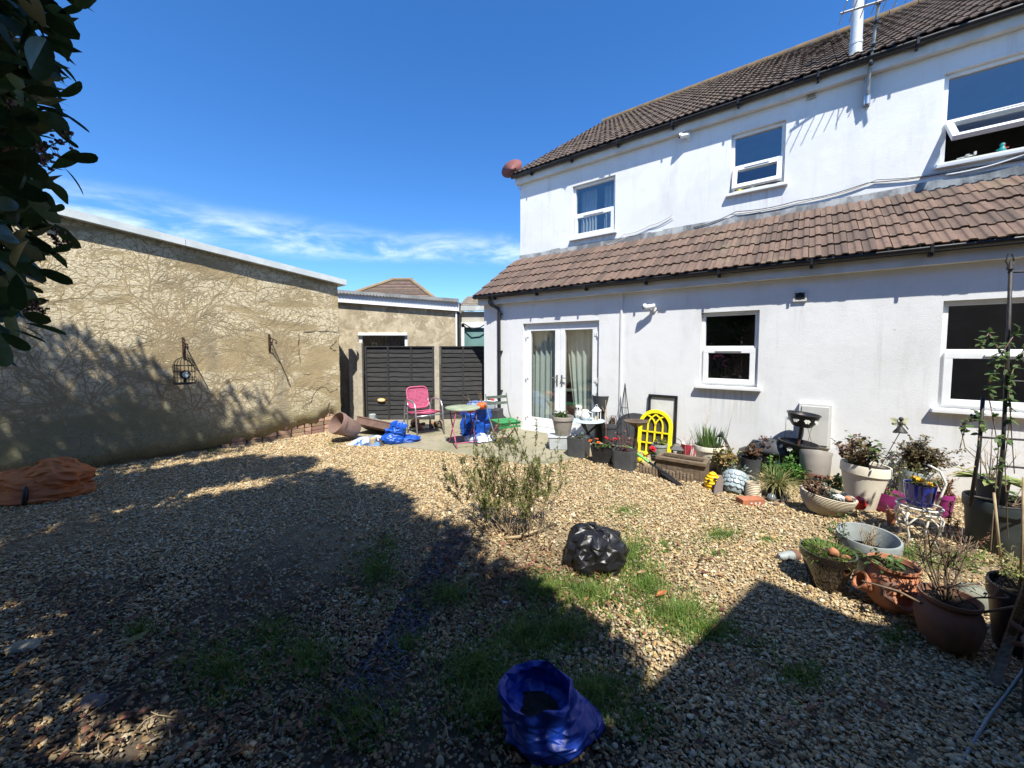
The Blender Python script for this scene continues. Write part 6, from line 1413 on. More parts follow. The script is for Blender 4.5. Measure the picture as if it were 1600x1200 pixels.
# ---- middle group
t8 = pot('garden_pot', 'low dark pot overflowing with green and reddish rounded leaves', 1132, 746, 34, 26, 22, 'plain', P_['blackp'], .9)
foliage(t8, t8['_h'] - .02, .17, .24, 330, .045, .034, leafm('green_bronze_leaf', (.15, .19, .045), (.26, .14, .06), .45), 26, up=.1); clean(t8)
t9 = pot('garden_pot', 'ribbed dark grey bucket pot behind the honeycomb pot', 1172, 752, 36, 28, 34, 'plain', P_['charcoal'], .9)
twigs(t9, t9['_h'], 9, .17, .8, .003, M['straw'], 2, leaf=5, lmat=M['brownleaf'], L=.035, W=.024, kids=3); clean(t9)
t10 = pot('garden_pot', 'black pot of drooping dried flower heads by the watering can', 1197, 742, 36, 26, 30, 'plain', P_['blackp'], .9)
twigs(t10, t10['_h'], 16, .22, 1.1, .003, M['straw'], 2, leaf=7, lmat=leafm('dried_flower_head', (.2, .1, .085), (.13, .07, .06), .4), L=.03, W=.024); mb = MB(); mb.box((.12, -.13, .13), (.05, .006, .075), RX(R(-20))); mb.build('plant_label', pm('pale_blue_label', (.25, .5, .6), None, 9, .5), t10); clean(t10)
# watering can: body, spout with rose, handle
wc = thing('watering_can', 'dark watering can with long spout against the white wall', 'watering can', HS(3.83, -.3, .012), HROT + R(8))
mcan = pm('dark_can', (.035, .04, .045), (.06, .065, .07), 6, .5)
mb = MB(); mb.lathe([(.13, 0), (.14, .01), (.13, .2), (.11, .27), (.06, .3), (0, .3)], 24); mb.build('body', mcan, wc, smooth='auto')
mb = MB(); mb.tube([(-.11, 0, .08), (-.2, 0, .2), (-.27, 0, .36), (-.31, 0, .42)], [.03, .022, .017, .017], 9); mb.build('spout', mcan, wc, smooth=True)
mb = MB(); mb.lathe([(.018, 0), (.05, .04), (.055, .05), (0, .055)], 16, T(-.305, 0, .41) @ RY(R(-50))); mb.build('rose', mcan, wc, smooth='auto')
mb = MB(); mb.tube([(-.02, 0, .29), (.05, 0, .4), (.16, 0, .4), (.22, 0, .28), (.2, 0, .14), (.13, 0, .08)], .014, 8); mb.build('handle', mcan, wc, smooth=True)
# big dark rounded barbecue-lid shape behind the tiered planter
lid = thing('dark_plastic_dome', 'dark rounded plastic dome lying behind the tiered planter', 'dome', HS(4.12, -.22, .26), HROT)
mb = MB(); mb.lathe([(.3, 0), (.29, .06), (.24, .13), (.14, .18), (0, .2)], 26, sy=.6); mb.build('shell', P_['charcoal'], lid, smooth=True)
mb = MB(); mb.lathe([(.16, -.26), (.15, -.02), (.2, 0)], 18, sy=.7); mb.build('support_pot', P_['blackp'], lid, smooth='auto')
# tiered planter with flower motifs
tp_, k = spot(1238, 752, .15); tp_.z = 0; ti = thing('tiered_planter', 'black two tier bowl planter on a pole with painted flowers', 'planter', tp_, facing(tp_))
def bowlm(r, h, z): return [(r * .55, z), (r * .62, z + .01), (r * .82, z + h * .35), (r * .95, z + h * .75), (r * .98, z + h * .9), (r * 1.04, z + h * .92), (r * 1.05, z + h), (r * .97, z + h), (r * .9, z + h * .75), (r * .5, z + h * .4), (0, z + h * .38)]
zt1, zt2 = .30, .66
tilt = RY(R(6))
mb = MB(); mb.lathe(bowlm(.2, .16, zt1), 30, tilt); mb.build('lower_bowl', P_['blackp'], ti, smooth='auto'); mb = MB(); mb.lathe(bowlm(.165, .16, zt2), 30, tilt); mb.build('upper_bowl', P_['blackp'], ti, smooth='auto')
mb = MB(); mb.tube([tilt @ Vector((0, 0, .0)), tilt @ Vector((0, 0, zt2 + .1))], .017, 9); mb.build('pole', M['rust'], ti, smooth='auto'); mb = MB(); mb.lathe([(.17, 0), (.15, .02), (.13, .24), (.16, .3)], 22); mb.build('base_pot', P_['blackp'], ti, smooth='auto')
mfl3 = pm('painted_flower', (.5, .5, .44), (.35, .33, .28), 20, .6)
for zb_, r_ in ((zt1 + .09, .2), (zt2 + .09, .165)):
    for a in (-150, -115, -75, -35):
        mb = MB(); rr_ = r_ * .93
        for i in range(6): mb.add([(0, 0, 0)] + [(.032 * math.cos(6.283 * i / 6 + q) * s_, 0, .032 * math.sin(6.283 * i / 6 + q) * s_) for q, s_ in ((-.45, .75), (-.2, 1), (.2, 1), (.45, .75))], [(0, 1, 2, 3, 4)], tilt @ T(rr_ * math.cos(R(a)) * 1.03, rr_ * math.sin(R(a)) * 1.03, zb_) @ RZ(R(a + 90)) @ RX(R(-22)))
        mb.build('flower_motif', mfl3, ti)
canes(ti, .4, [(.12, .1, .05, 0, .24), (.2, .12, -.14, 0, .42), (-.1, .1, .01, 0, .35)], pm('reddish_cane', (.3, .17, .1), None, 9, .7), .003)
sg = thing('green_shrub', 'bright green leafy shrub below the tiered planter', 'shrub', spot(1230, 768, .2)[0] + Vector((.04, .1, 0)))
foliage(sg, 0, .26, .36, 560, .042, .026, leafm('bright_green_leaf', (.085, .2, .03), (.05, .13, .02), .35), 30, up=.25)
sg2 = thing('green_shrub', 'small bright green plant between upturned pot and big cream pot', 'shrub', spot(1313, 778, .08)[0] + Vector((0, .1, 0)))
foliage(sg2, 0, .13, .3, 230, .04, .026, M['green'], 16, up=.15)
# upturned taupe pot
k = spot(1280, 770)[1]; pu = thing('garden_pot', 'large taupe pot standing upside down and tilted', 'plant pot', spot(1284, 772, .14)[0] + Vector((0, .1, .0)), rot=(R(-14), R(14), .2))
mb = MB(); rt, rb, hh = 24 * k, 18 * k, 50 * k
Mu = T(0, 0, .06)
mb.lathe([(rb * .92, .01), (rb, .018), (rb * 1.04, hh * .2), (rb * 1.08, hh * .22), (rt * .92, hh * .82), (rt, hh * .98), (rt * .985, hh), (rt * .2, hh), (0, hh * .995)], 32, Mu); mb.build('pot', P_['taupe'], pu, smooth='auto')
mb = MB(); mb.lathe([(rb * 1.03, hh * .1), (rb * 1.09, hh * .16), (rb * 1.08, hh * .24), (rb * 1.05, hh * .25)], 32, Mu); mb.build('rim_band', pm('red_brown_band', (.19, .09, .065), None, 8, .35), pu, smooth='auto')
# beehive
bh = thing('beehive_ornament', 'small yellow beehive ornament at the front of the pots', 'ornament', spot(1113, 766, .05)[0], facing(G(1113, 766))); bh.scale = (1.3, 1.3, 1.3)
mb = MB(); pr = [(.048, 0)]; 
for i in range(6): r_ = (.062, .066, .066, .06, .048, .03)[i]; pr += [(r_ - .006, .024 * i + .002), (r_, .024 * i + .009), (r_, .024 * i + .017), (r_ - .006, .024 * i + .0235)]
pr += [(.012, .15), (0, .155)]; mb.lathe(pr, 24); mb.build('skep', pm('beehive_yellow', (.85, .55, .012), (.75, .45, .01), 5, .4), bh, smooth='auto')
mb = MB(); mb.lathe([(.016, 0), (.016, .008), (0, .008)], 14, T(.012, -.066, .045) @ RX(R(90))); mb.build('entrance', M['black'], bh)
for x, z in ((-.03, .09), (.02, .11)): o = rockmesh('bee', .01, M['black'], bh, (1.4, 1, .9), x * 90, 8); o.location = (x, -.062, z)
# slate piece
sl_ = MB(); pr = [(-.05, 0), (.06, 0), (.075, .08), (.1, .16), (.08, .2), (.03, .17), (-.03, .07)]; kk = len(pr)
sl_.add([(x, 0, z) for x, z in pr] + [(x, .018, z) for x, z in pr], [tuple(range(kk)), tuple(range(2*kk-1, kk-1, -1))] + [(i, kk+i, kk+(i+1) % kk, (i+1) % kk) for i in range(kk)])
o = sl_.build('slate_shard', P_['slate'], None, bevel=.003); o.location = spot(1122, 775, .03)[0] + Vector((0, 0, .005)); o.rotation_euler = (R(-20), R(6), .2); tag(o, 'pointed shard of brown slate leaning by the yellow beehive', 'slate')
# honeycomb pot on its side with silvery plant
hp = thing('honeycomb_pot', 'blue grey pot with honeycomb relief tipped on its side', 'plant pot', spot(1150, 775, .1)[0] + Vector((0, .03, .1)), rot=(R(-22), R(34), .25))
mb = MB(); mb.lathe([(.07, -.12), (.1, -.09), (.125, .0), (.12, .08), (.105, .12), (.095, .12), (.1, .06), (.0, .04)], 30); mb.build('pot', P_['bluegrey'], hp, smooth='auto')
for ri, z in enumerate((-.065, -.02, .025, .07)):
    for j in range(12):
        a = 6.283 * (j + .5 * (ri % 2)) / 12; rr_ = np.interp(z, (-.12, -.09, 0, .08, .12), (.07, .1, .125, .12, .105)) + .003; mb = MB()
        mb.add([(.034 * math.cos(6.283 * q / 6 + .52), -.004, .027 * math.sin(6.283 * q / 6 + .52)) for q in range(6)] + [(.026 * math.cos(6.283 * q / 6 + .52), -.009, .02 * math.sin(6.283 * q / 6 + .52)) for q in range(6)], [(6, 7, 8, 9, 10, 11)] + [(q, (q + 1) % 6, 6 + (q + 1) % 6, 6 + q) for q in range(6)], T(rr_ * math.cos(a), rr_ * math.sin(a), z) @ RZ(a + math.pi / 2))
        mb.build('honeycomb_cell', P_['bluegrey'], hp)
sp2 = thing('silver_plant', 'silvery green sprawling plant above the honeycomb pot', 'plant', spot(1158, 762, .05)[0] + Vector((-.02, .08, .02)))
foliage(sp2, .02, .16, .2, 260, .04, .014, M['greyleaf'], 22, up=.15)
# ribbed jar
t11 = pot('ribbed_jar', 'cream ribbed jar behind the orange brick', 1176, 782, 22, 27, 24, 'jar', P_['creamst'], None, cat='jar'); clean(t11)
rg = thing('stone_ring', 'grey stone ring leaning behind the cream jar', 'stone', spot(1180, 776, .06)[0] + Vector((.0, .1, .08)), rot=(R(70), 0, .2)); mb = MB(); mb.tube([(.09 * math.cos(a), .09 * math.sin(a), 0) for a in np.linspace(0, 6.283, 21)[:-1]], .016, 8, True); mb.build('ring', pm('grey_stone_ring', (.3, .29, .25), None, 14, .9, .4), rg, smooth=True)
# orange perforated brick
ob_ = thing('loose_brick', 'orange red brick with small holes lying on the gravel', 'brick', spot(1172, 791, .06)[0] + Vector((0, 0, .035)), .1)
mb = MB(); mb.box((0, 0, 0), (.24, .11, .07)); mb.build('body', P_['redbrick'], ob_, bevel=.006)
for x in (-.03, .015, .06): mb = MB(); mb.box((x, -.056, -.002), (.022, .004, .012)); mb.build('hole', P_['white'], ob_)
# grassy plant in dark pot
t12 = pot('garden_pot', 'dark pot hidden under arching yellow green grass', 1212, 782, 34, 26, 24, 'plain', P_['blackp'], .9)
blades(t12, t12['_h'], .07, 320, .24, .007, M['drygrass'], .55, 1.4, 'grass_blades', .35); blades(t12, t12['_h'], .05, 22, .3, .012, M['iris'], .1, .2, 'upright_blades', .08); clean(t12)
# glass ball float and metal flower
gbx = thing('glass_ball', 'clear glass ball lying on a dark dish on the gravel', 'glass ball', spot(1205, 787, .04)[0])
mb = MB(); mb.lathe([(.05, .0), (.1, .012), (.105, .02), (.04, .012), (0, .01)], 20); mb.build('dish', P_['slate'], gbx, smooth='auto'); mb = MB(); mb.lathe([(max(1e-6, math.sin(u)) * .042, .055 - math.cos(u) * .042) for u in np.linspace(0, math.pi, 14)], 22); mb.build('ball', pm('grey_glass', (.2, .23, .24), (.15, .17, .18), 5, .08, spec=.8), gbx, smooth=True)
mf = thing('metal_flower', 'dark metal flower ornament fallen by the glass ball', 'ornament', spot(1223, 789, .05)[0], .3)
mb = MB()
for i in range(7): a = 6.283 * i / 7; mb.leaf((0, 0, .06), (math.cos(a), -.5, math.sin(a)), (0, -1, 0), .07, .04, .1)
mb.build('petals', pm('dark_pewter', (.14, .13, .13), None, 12, .4, metal=.5), mf); mb = MB(); mb.tube([(0, 0, .06), (.06, .05, .02), (.16, .1, .005)], .006, 6); mb.build('stem', M['iron'], mf, smooth=True)
# large cream ribbed bowl, tilted
t13 = pot('ribbed_bowl', 'wide cream ribbed bowl tilted forwards on the gravel', 1284, 810, 98, 44, 36, 'ribbed', P_['creamst'], .9, sy=.62, rot=(R(9), R(9), R(-18)), cat='bowl', lift=.01)
twigs(t13, t13['_h'], 18, .14, 1.6, .0025, M['twig'], 1, leaf=6, lmat=M['brownleaf'], L=.025, W=.015, off=(-.12, .0)); foliage(t13, t13['_h'], .14, .1, 110, .03, .01, M['greyleaf'], 12, off=(.03, .02)); o = rockmesh('pebble', .035, P_['white'], t13, (1.4, 1, .7), 3.3, 12); o.location = (.07, -.03, t13['_h'] + .015)
o = rockmesh('pebble', .028, P_['terra'], t13, (1.4, 1, .7), 5.3, 12); o.location = (.15, -.0, t13['_h'] + .012); clean(t13)
# ---- big cream pot with shrub and fairy
t14 = pot('garden_pot', 'large cream round pot with a red and green shrub', 1344, 800, 86, 50, 72, 'rim', P_['cream'], .93, rot=(0, R(4), 0))
twigs(t14, t14['_h'], 38, .3, .9, .003, M['straw'], 2, off=(-.1, 0), kids=2, leaf=2, lmat=M['redleaf'], L=.04, W=.03); foliage(t14, t14['_h'], .24, .3, 120, .045, .035, M['green'], 14, up=.6, off=(-.1, 0)); clean(t14)
fz = Vector(t14.location) + Vector((.16, -.02, .42)); fa = thing('fairy_stake', 'dark fairy figure with pale wings on a thin stake', 'ornament', fz, -.2)
mb = MB(); mb.tube([(0, 0, 0), (.07, 0, .17), (.15, 0, .36)], .0035, 5); mb.build('stake', M['iron'], fa)
mb = MB(); mb.lathe([(.055, 0), (.05, .01), (.022, .05), (.012, .062), (.018, .085), (.016, .1), (.007, .108), (.007, .112), (.016, .122), (.019, .135), (.012, .15), (0, .153)], 14, T(.15, 0, .35)); mb.tube([(.135, 0, .44), (.115, -.01, .4), (.105, -.02, .38)], .005, 5); mb.tube([(.165, 0, .44), (.19, -.01, .41), (.2, -.02, .385)], .005, 5); mb.tube([(.14, -.01, .36), (.1, -.02, .35), (.075, -.02, .355)], .007, 5); mb.build('figure', M['iron'], fa, smooth=True)
for s in (-1, 1): mb = MB(); mb.leaf((.15 + s * .01, .01, .44), (s * 1, .2, .7), (0, -1, 0), .085, .055, .02); mb.leaf((.15 + s * .01, .01, .435), (s * 1, .2, -.1), (0, -1, 0), .06, .04, .02); mb.build('wing', leafm('fairy_wing', (.5, .5, .33), None, .1), fa)
# grey pot with dry shrub behind
t15 = pot('garden_pot', 'grey tilted pot with a bushy brown dried shrub', 1420, 785, 52, 40, 46, 'rim', P_['grey'], .9, rot=(0, R(10), 0))
twigs(t15, t15['_h'], 42, .36, 1.0, .003, M['twig'], 2, leaf=6, lmat=leafm('brown_green_leaf', (.2, .15, .07), (.12, .1, .05), .4), L=.03, W=.022, off=(.06, .05), kids=3); clean(t15)
shb = thing('sprawling_shrub', 'straggly pale green shrub against the wall behind the black tub', 'shrub', HS(5.28, -.3, 0)); foliage(shb, 0, .3, .55, 330, .03, .018, M['olive'], 30, up=.3); 
# red ladybird ornament on legs
lb_ = thing('ladybird_ornament', 'glossy red ladybird ornament on wire legs before the cream pot', 'ornament', spot(1342, 812, .03)[0], .2); lb_.scale = (1.05, 1.05, 1.5)
mb = MB(); mb.lathe([(max(1e-6, math.sin(u)) * .05, .1 - math.cos(u) * .045) for u in np.linspace(0, math.pi, 12)], 20); mb.build('shell', P_['redgloss'], lb_, smooth=True)
for s in (-1, 1): mb = MB(); mb.tube([(s * .03, 0, .07), (s * .055, -.02, .03), (s * .05, -.03, 0)], .003, 5); mb.build('leg', M['iron'], lb_)
for x, z in ((-.02, .12), (.02, .115), (0, .09)): mb = MB(); mb.lathe([(.01, 0), (0, .003)], 10, T(x, -.047, z) @ RX(R(80))); mb.build('spot', M['black'], lb_)
# magenta bowl with wire handle
t16 = pot('hanging_bowl', 'magenta plastic bowl with a wire handle and small plants', 1376, 802, 68, 44, 32, 'bowl', P_['magenta'], .85, cat='bowl', rot=(R(6), R(8), 0)); foliage(t16, t16['_h'], .1, .07, 60, .035, .02, M['olive'], 9)
mb = MB(); mb.tube([(-.05 - .16 * math.cos(a), -.0, t16['_h'] + .01 + .12 * math.sin(a)) for a in np.linspace(0, 2.2, 14)], .004, 5); mb.tube([(-.02 + .025 * math.cos(a), -.05, t16['_h'] + .08 + .05 * math.sin(a)) for a in np.linspace(-.8, 4, 12)], .005, 5); mb.build('wire_handle', M['iron'], t16); clean(t16)
t17 = pot('garden_pot', 'small terracotta pot on the gravel in front of the magenta bowl', 1392, 822, 20, 13, 22, 'rim', P_['terra'], .85); twigs(t17, t17['_h'], 3, .1, .8, .002, M['straw'], 1); clean(t17)
# white wire chair plant stand
wc0, k = spot(1428, 852, .11); ws = None
ws = thing('wire_plant_chair', 'white wire chair shaped plant stand holding a blue pot', 'plant stand', wc0 + Vector((.0, -.02, 0)), facing(wc0) + .35); ws.scale = (.9, .9, .86)
mwh = pm('white_wire', (.74, .72, .66), (.6, .57, .5), 12, .5); zs_ = .36
def ring(r, z, w, n=24): return [(r * math.cos(a), r * math.sin(a), z) for a in np.linspace(0, 6.283, n + 1)[:-1]]
mb = MB(); mb.tube(ring(.15, zs_, 0), .009, 6, True); mb.tube(ring(.135, zs_ - .05, 0), .008, 6, True); mb.tube([(-.15, 0, zs_), (.15, 0, zs_)], .004, 5); mb.tube([(0, -.15, zs_), (0, .15, zs_)], .004, 5); mb.build('seat_ring', mwh, ws, smooth=True)
for i in range(8):
    a = 6.283 * i / 8; mb = MB(); mb.tube([(.143 * math.cos(a + q * .35) , .143 * math.sin(a + q * .35), zs_ - .025 + .02 * math.sin(q * 6.3)) for q in np.linspace(-.9, .9, 12)], .003, 5); mb.build('scroll', mwh, ws)
for a in (45, 135, 225, 315):
    c_, s_ = math.cos(R(a)), math.sin(R(a)); mb = MB(); mb.tube([(.14 * c_, .14 * s_, zs_ - .04), (.17 * c_, .17 * s_, .27), (.15 * c_, .15 * s_, .16), (.115 * c_, .115 * s_, .07), (.14 * c_, .14 * s_, 0)], .0095, 6); mb.build('leg', mwh, ws, smooth=True)
    c2, s2 = math.cos(R(a + 90)), math.sin(R(a + 90)); mb = MB(); mb.tube([(.165 * (c_ * (1 - u) + c2 * u), .165 * (s_ * (1 - u) + s2 * u), .18 + .12 * math.sin(u * math.pi)) for u in np.linspace(0, 1, 9)], .0075, 5); mb.build('arch_brace', mwh, ws, smooth=True)
mb = MB(); mb.tube([(.14, .06, zs_), (.17, .07, zs_ + .1), (.2, .08, zs_ + .22), (.16, .09, zs_ + .33), (.08, .1, zs_ + .38)], .01, 6); mb.build('back', mwh, ws, smooth=True)
t18 = pot('garden_pot', 'cobalt blue glazed pot with yellow flowers on the white chair', 1434, 850, 58, 46, 34, 'plain', P_['blueglz'], .95, loc=Vector(ws.location) + Vector((0, 0, zs_ * .86)))
foliage(t18, t18['_h'], .12, .1, 60, .04, .015, M['olive'], 12); blooms(t18, [(.0, -.06, t18['_h'] + .04), (.05, -.07, t18['_h'] + .025), (-.03, -.03, t18['_h'] + .045)], .035, M['yellowflower']); clean(t18)
t19 = pot('garden_pot', 'magenta rimmed pot with a rusty brown shrub behind the white chair', 1474, 812, 36, 24, 38, 'rim', P_['magenta'], .9); foliage(t19, t19['_h'], .1, .2, 200, .03, .014, leafm('rust_leaf', (.26, .12, .05), None, .4), 18); clean(t19)
# big black tub at the right with hosta pot, arch trellis, canes
t20 = pot('round_tub', 'big black round tub under the trellis arch at the right', 1562, 872, 150, 125, 84, 'rim', pm('dark_green_tub', (.03, .04, .04), (.05, .06, .06), 4, .5), .9, cat='tub', n=40)
foliage(t20, t20['_h'], .3, .2, 160, .03, .012, M['olive'], 18, off=(.2, 0)); 
tubp = Vector(t20.location); clean(t20)
t21 = pot('garden_pot', 'dark square edged pot of cream edged hosta leaves in the tub', 1541, 870, 60, 50, 44, 'plain', P_['charcoal'], .92, loc=tubp + Vector((-.1, .0, .34)))
lb = MB()
for i in range(34):
    a = random.uniform(0, 6.283); lb.leaf((.08 * math.cos(a), .08 * math.sin(a), t21['_h']), (math.cos(a), math.sin(a), random.uniform(.2, 1.1)), (0, 0, 1), random.uniform(.1, .16), random.uniform(.05, .075), .5, .15)
lb.build('hosta_leaves', M['cream_edge'], t21)['kind'] = 'stuff'; twigs(t21, t21['_h'], 9, .3, .35, .003, M['straw'], 1); canes(t21, t21['_h'], [(-.02, 0, 0, 0, .42), (.02, .02, .01, 0, .45), (-.06, .0, -.02, 0, .35)], pm('mauve_stem', (.32, .22, .22), None, 9, .7)); clean(t21)
# arched trellis: two ladder sides rising from the tub
tre = thing('metal_obelisk', 'tall black metal trellis with a climbing plant at the right edge', 'trellis', tubp)
def tl(p): return Vector(p) - tubp
Yt = tubp.y - .25
def At(px, py, dy=0.): return tl(A(px, py, Yt + dy))
for pts in ([(1516, 790), (1530, 700), (1536, 620)], [(1548, 860), (1566, 720), (1574, 560), (1579, 425)], [(1640, 860), (1642, 640), (1636, 430)]):
    mb = MB(); mb.tube([At(*p) for p in pts], .011, 7); mb.build('upright', M['iron'], tre, smooth=True)
for a_, b_ in (((1530, 683), (1642, 690)), ((1576, 425), (1640, 424)), ((1570, 595), (1640, 598)), ((1566, 728), (1642, 735)), ((1556, 792), (1642, 800)), ((1518, 775), (1556, 782))):
    mb = MB(); mb.tube([At(*a_), At(*b_)], .008, 6); mb.build('rung', M['iron'], tre, smooth=True)
mb = MB(); mb.lathe([(0, 0), (.02, .02), (.012, .05), (0, .09)], 10, T(*At(1578, 425))); [mb.tube([At(1578, 420), At(1578, 408) + Vector((dx, 0, 0)), At(1578 , 396) + Vector((dx * .4, 0, 0))], .004, 5) for dx in (-.03, .03)]; mb.build('finial', M['iron'], tre)
mb = MB(); lb = MB()
for path in ([(1575, 840), (1570, 720), (1580, 640), (1570, 560), (1545, 520), (1530, 545)], [(1548, 860), (1560, 700), (1545, 620), (1548, 590), (1560, 560), (1600, 500)], [(1585, 740), (1575, 600), (1590, 560), (1605, 540)], [(1500, 700), (1510, 660), (1530, 645), (1530, 700)]):
    P = []
    for i in range(len(path) - 1):
        for q in range(5): u = q / 5; P.append(At(path[i][0] * (1-u) + path[i+1][0] * u, path[i][1] * (1-u) + path[i+1][1] * u, -.02 + random.uniform(-.03, .03)))
    mb.tube(P, .003, 5)
    for i in range(int(len(P) * 3.2)):
        p = random.choice(P[3:]); lb.leaf(p, (random.gauss(0, 1), random.gauss(-.3, .6), random.gauss(0, .8)), (0, -.5, 1), random.uniform(.03, .06), random.uniform(.018, .03), .2)
mb.build('climber_stems', M['twig'], tre)['kind'] = 'stuff'; lb.build('climber_leaves', M['green'], tre)['kind'] = 'stuff'
o = MB(); o.tube([tl(Vector((0, 0, 0)) + A(1553, 770, Yt - .12)), tl(A(1564, 880, Yt - .14))], .007, 7) ; o = o.build('bamboo_cane', M['straw'], tre, smooth=True)
mb = MB(); mb.tube([At(1500, 662), At(1508, 700), At(1525, 716)], .003, 5); mb.tube([At(1480, 744), At(1505, 735), At(1525, 728)], .004, 5); mb.build('loose_wire', M['straw'], tre)
# dried flower spikes in front of the tub
for i, (px, py, h_, ln) in enumerate(((1495, 862, 52, -.01), (1478, 846, 66, .02), (1512, 870, 70, .32))):
    p, k = spot(px, py); ds = thing('dried_flower_spike', ('thick brown dried flower spike left of the tub', 'thin green brown flower spike behind the white chair', 'leaning brown dried flower spike against the tub')[i], 'dried plant', p); mb = MB(); H_ = h_ * k; mb.tube([(0, 0, 0), (ln * .5, 0, H_ * .5), (ln, 0, H_)], .004, 5); mb.build('stem', M['twig'], ds); lb = MB()
    for j in range(90): u = random.uniform(.25, 1); a = random.uniform(0, 6.28); lb.leaf((ln * u, 0, H_ * u), (math.cos(a), math.sin(a), .3), (0, 0, 1), .025, .016, .2)
    lb.build('seed_heads', M['brownleaf'], ds)['kind'] = 'stuff'
# ---- nearer pots at the right
t22 = pot('round_tub', 'wide grey bowl pot with bare twigs on the gravel', 1352, 906, 114, 78, 64, 'rim', P_['grey'], .55, cat='plant pot', rot=(R(4), R(-3), 0), n=40); twigs(t22, t22['_h'], 14, .24, .5, .003, M['straw'], 1, kids=2); twigs(t22, t22['_h'], 3, .25, .8, .003, M['twig'], 1, leaf=8, lmat=M['green'], L=.03, W=.015, off=(-.14, .05)); clean(t22)
t23 = pot('garden_pot', 'glossy dark brown pot full of short green grass', 1290, 928, 100, 56, 62, 'rim', P_['brownglz'], .93, n=40)
blades(t23, t23['_h'], .12, 500, .075, .006, M['grass'], .6, .9, lv=.5); foliage(t23, t23['_h'], .14, .06, 120, .03, .008, M['lime'], 12); o = rockmesh('shard', .03, P_['terra'], t23, (1, .7, 1), 1.3, 8); o.location = (.03, -.05, t23['_h'] + .03); clean(t23)
btl = thing('drain_bottle', 'small grey and brown bottle lying behind the glossy pot', 'bottle', G(1240, 880) + Vector((.0, .04, .035)), R(10)); mb = MB(); mb.lathe([(.02, -.1), (.026, -.07), (.035, -.04), (.036, .04), (.03, .06), (0, .06)], 16, RY(R(90))); mb.build('body', P_['grey'], btl, smooth='auto'); mb = MB(); mb.lathe([(.038, .02), (.04, .03), (.04, .06), (0, .062)], 16, RY(R(90))); mb.build('cap', P_['terradark'], btl, smooth='auto')
# terracotta strawberry pot
t24 = pot('strawberry_pot', 'orange terracotta strawberry pot with side pockets', 1392, 962, 94, 66, 76, 'urn', P_['terra'], .9, n=36); kk_ = t24['_k']
foliage(t24, t24['_h'], .13, .08, 90, .04, .018, M['green'], 12, off=(-.06, 0)); 
for a, zf in ((-70, .5), (-150, .5), (-25, .52)):
    c_, s_ = math.cos(R(a)), math.sin(R(a)); r_ = t24['_r'] * 1.05; mb = MB(); mb.lathe([(.045, -.02), (.055, .03), (.058, .05), (.046, .05), (.035, .0)], 18, T(c_ * r_, s_ * r_, t24['_h'] * zf) @ RZ(R(a)) @ RY(R(62)), sx=1); mb.build('pocket', P_['terra'], t24, smooth='auto')
mb = MB(); mb.tube([(-.19, -.02, t24['_h'] * .98), (-.235, -.03, t24['_h'] * .95), (-.23, -.03, t24['_h'] * .8), (-.19, -.02, t24['_h'] * .74)], .013, 8); mb.build('handle', P_['terra'], t24, smooth=True); clean(t24)
# aged urn with bare branches
t25 = pot('terracotta_urn', 'aged terracotta urn with a bare branching shrub in the shade', 1478, 1024, 114, 78, 86, 'urn', P_['terradark'], .88, n=40)
twigs(t25, t25['_h'], 9, .4, 1.0, .006, M['twig'], 2, kids=3, leaf=1, lmat=M['brownleaf'], L=.02, W=.012); canes(t25, t25['_h'], [(-.05, -.05, -.28, -.1, .02), (.05, 0, .3, 0, .16)], M['twig'], .006)
for a in (-10, 190): c_ = math.cos(R(a)); mb = MB(); mb.tube([(c_ * .21, -.02, .15), (c_ * .255, -.03, .17), (c_ * .25, -.03, .23), (c_ * .2, -.02, .25)], .014, 8); mb.build('handle', P_['terradark'], t25, smooth=True)
clean(t25)
o = rockmesh('boulder', .1, pm('mossy_boulder', (.2, .21, .16), (.13, .13, .1), 6, .9, .5, 40, .01), None, (1.2, 1, .8), 7.7, 18); o.location = spot(1516, 955, .08)[0] + Vector((0, 0, .05)); tag(o, 'mossy grey boulder between the urn and the dark pot', 'boulder')
# dark pot at the right edge
t26 = pot('garden_pot', 'big dark pot with dry grasses at the right edge', 1592, 1032, 136, 100, 118, 'rim', P_['blackp'], .92, n=36, rot=(R(4), R(-6), 0)); twigs(t26, t26['_h'], 16, .22, .9, .0025, M['straw'], 2, leaf=2, lmat=M['olive'], L=.025, W=.01); canes(t26, t26['_h'], [(-.02, 0, -.02, 0, .62)], M['straw'], .006); clean(t26)
wp = MB(); wp.tube([G(1552, 1075), A(1580, 990, 1.86), A(1612, 900, 1.7)], [.02, .019, .018], 9); o = wp.build('wooden_stake', M['wood'], None, smooth='auto'); tag(o, 'mossy wooden stake leaning at the right edge in shade', 'stake')
hs = MB(); hs.tube([G(1500, 1195, .012), G(1545, 1120, .02), A(1575, 1082, 1.66), A(1625, 1010, 1.62)], .006, 7); o = hs.build('thin_pole', P_['grey'], None, smooth=True); tag(o, 'thin grey pole slanting across the bottom right corner', 'pole')
dp = MB(); dp.lathe([(.15, 0), (.155, .3), (.165, .34), (.15, .34), (.14, .3), (0, .28)], 26); o = dp.build('dark_bin', P_['blackp'], None, smooth='auto'); o.location = G(1690, 1160); tag(o, 'dark container at the bottom right corner in deep shade', 'bin')

# ================================================================== ON THE GRAVEL
bg_ = thing('black_rubbish_bag', 'shiny black rubbish bag lying on the grass in the middle', 'rubbish bag', spot(930, 902, .16)[0], .3)
sack(bg_, 'sack', P_['blackbag'], .19, .165, .28, 9, .2, .35, 2.2, n=36, rows=13, hard=True, jit=.035, top=[(0, .75, 0), (.05, 1.0, .04), (.25, 1.08, .28), (.5, 1.02, .58), (.7, .86, .8), (.84, .6, .93), (.93, .3, 1.0), (1, .06, .96)], lumps=.22)
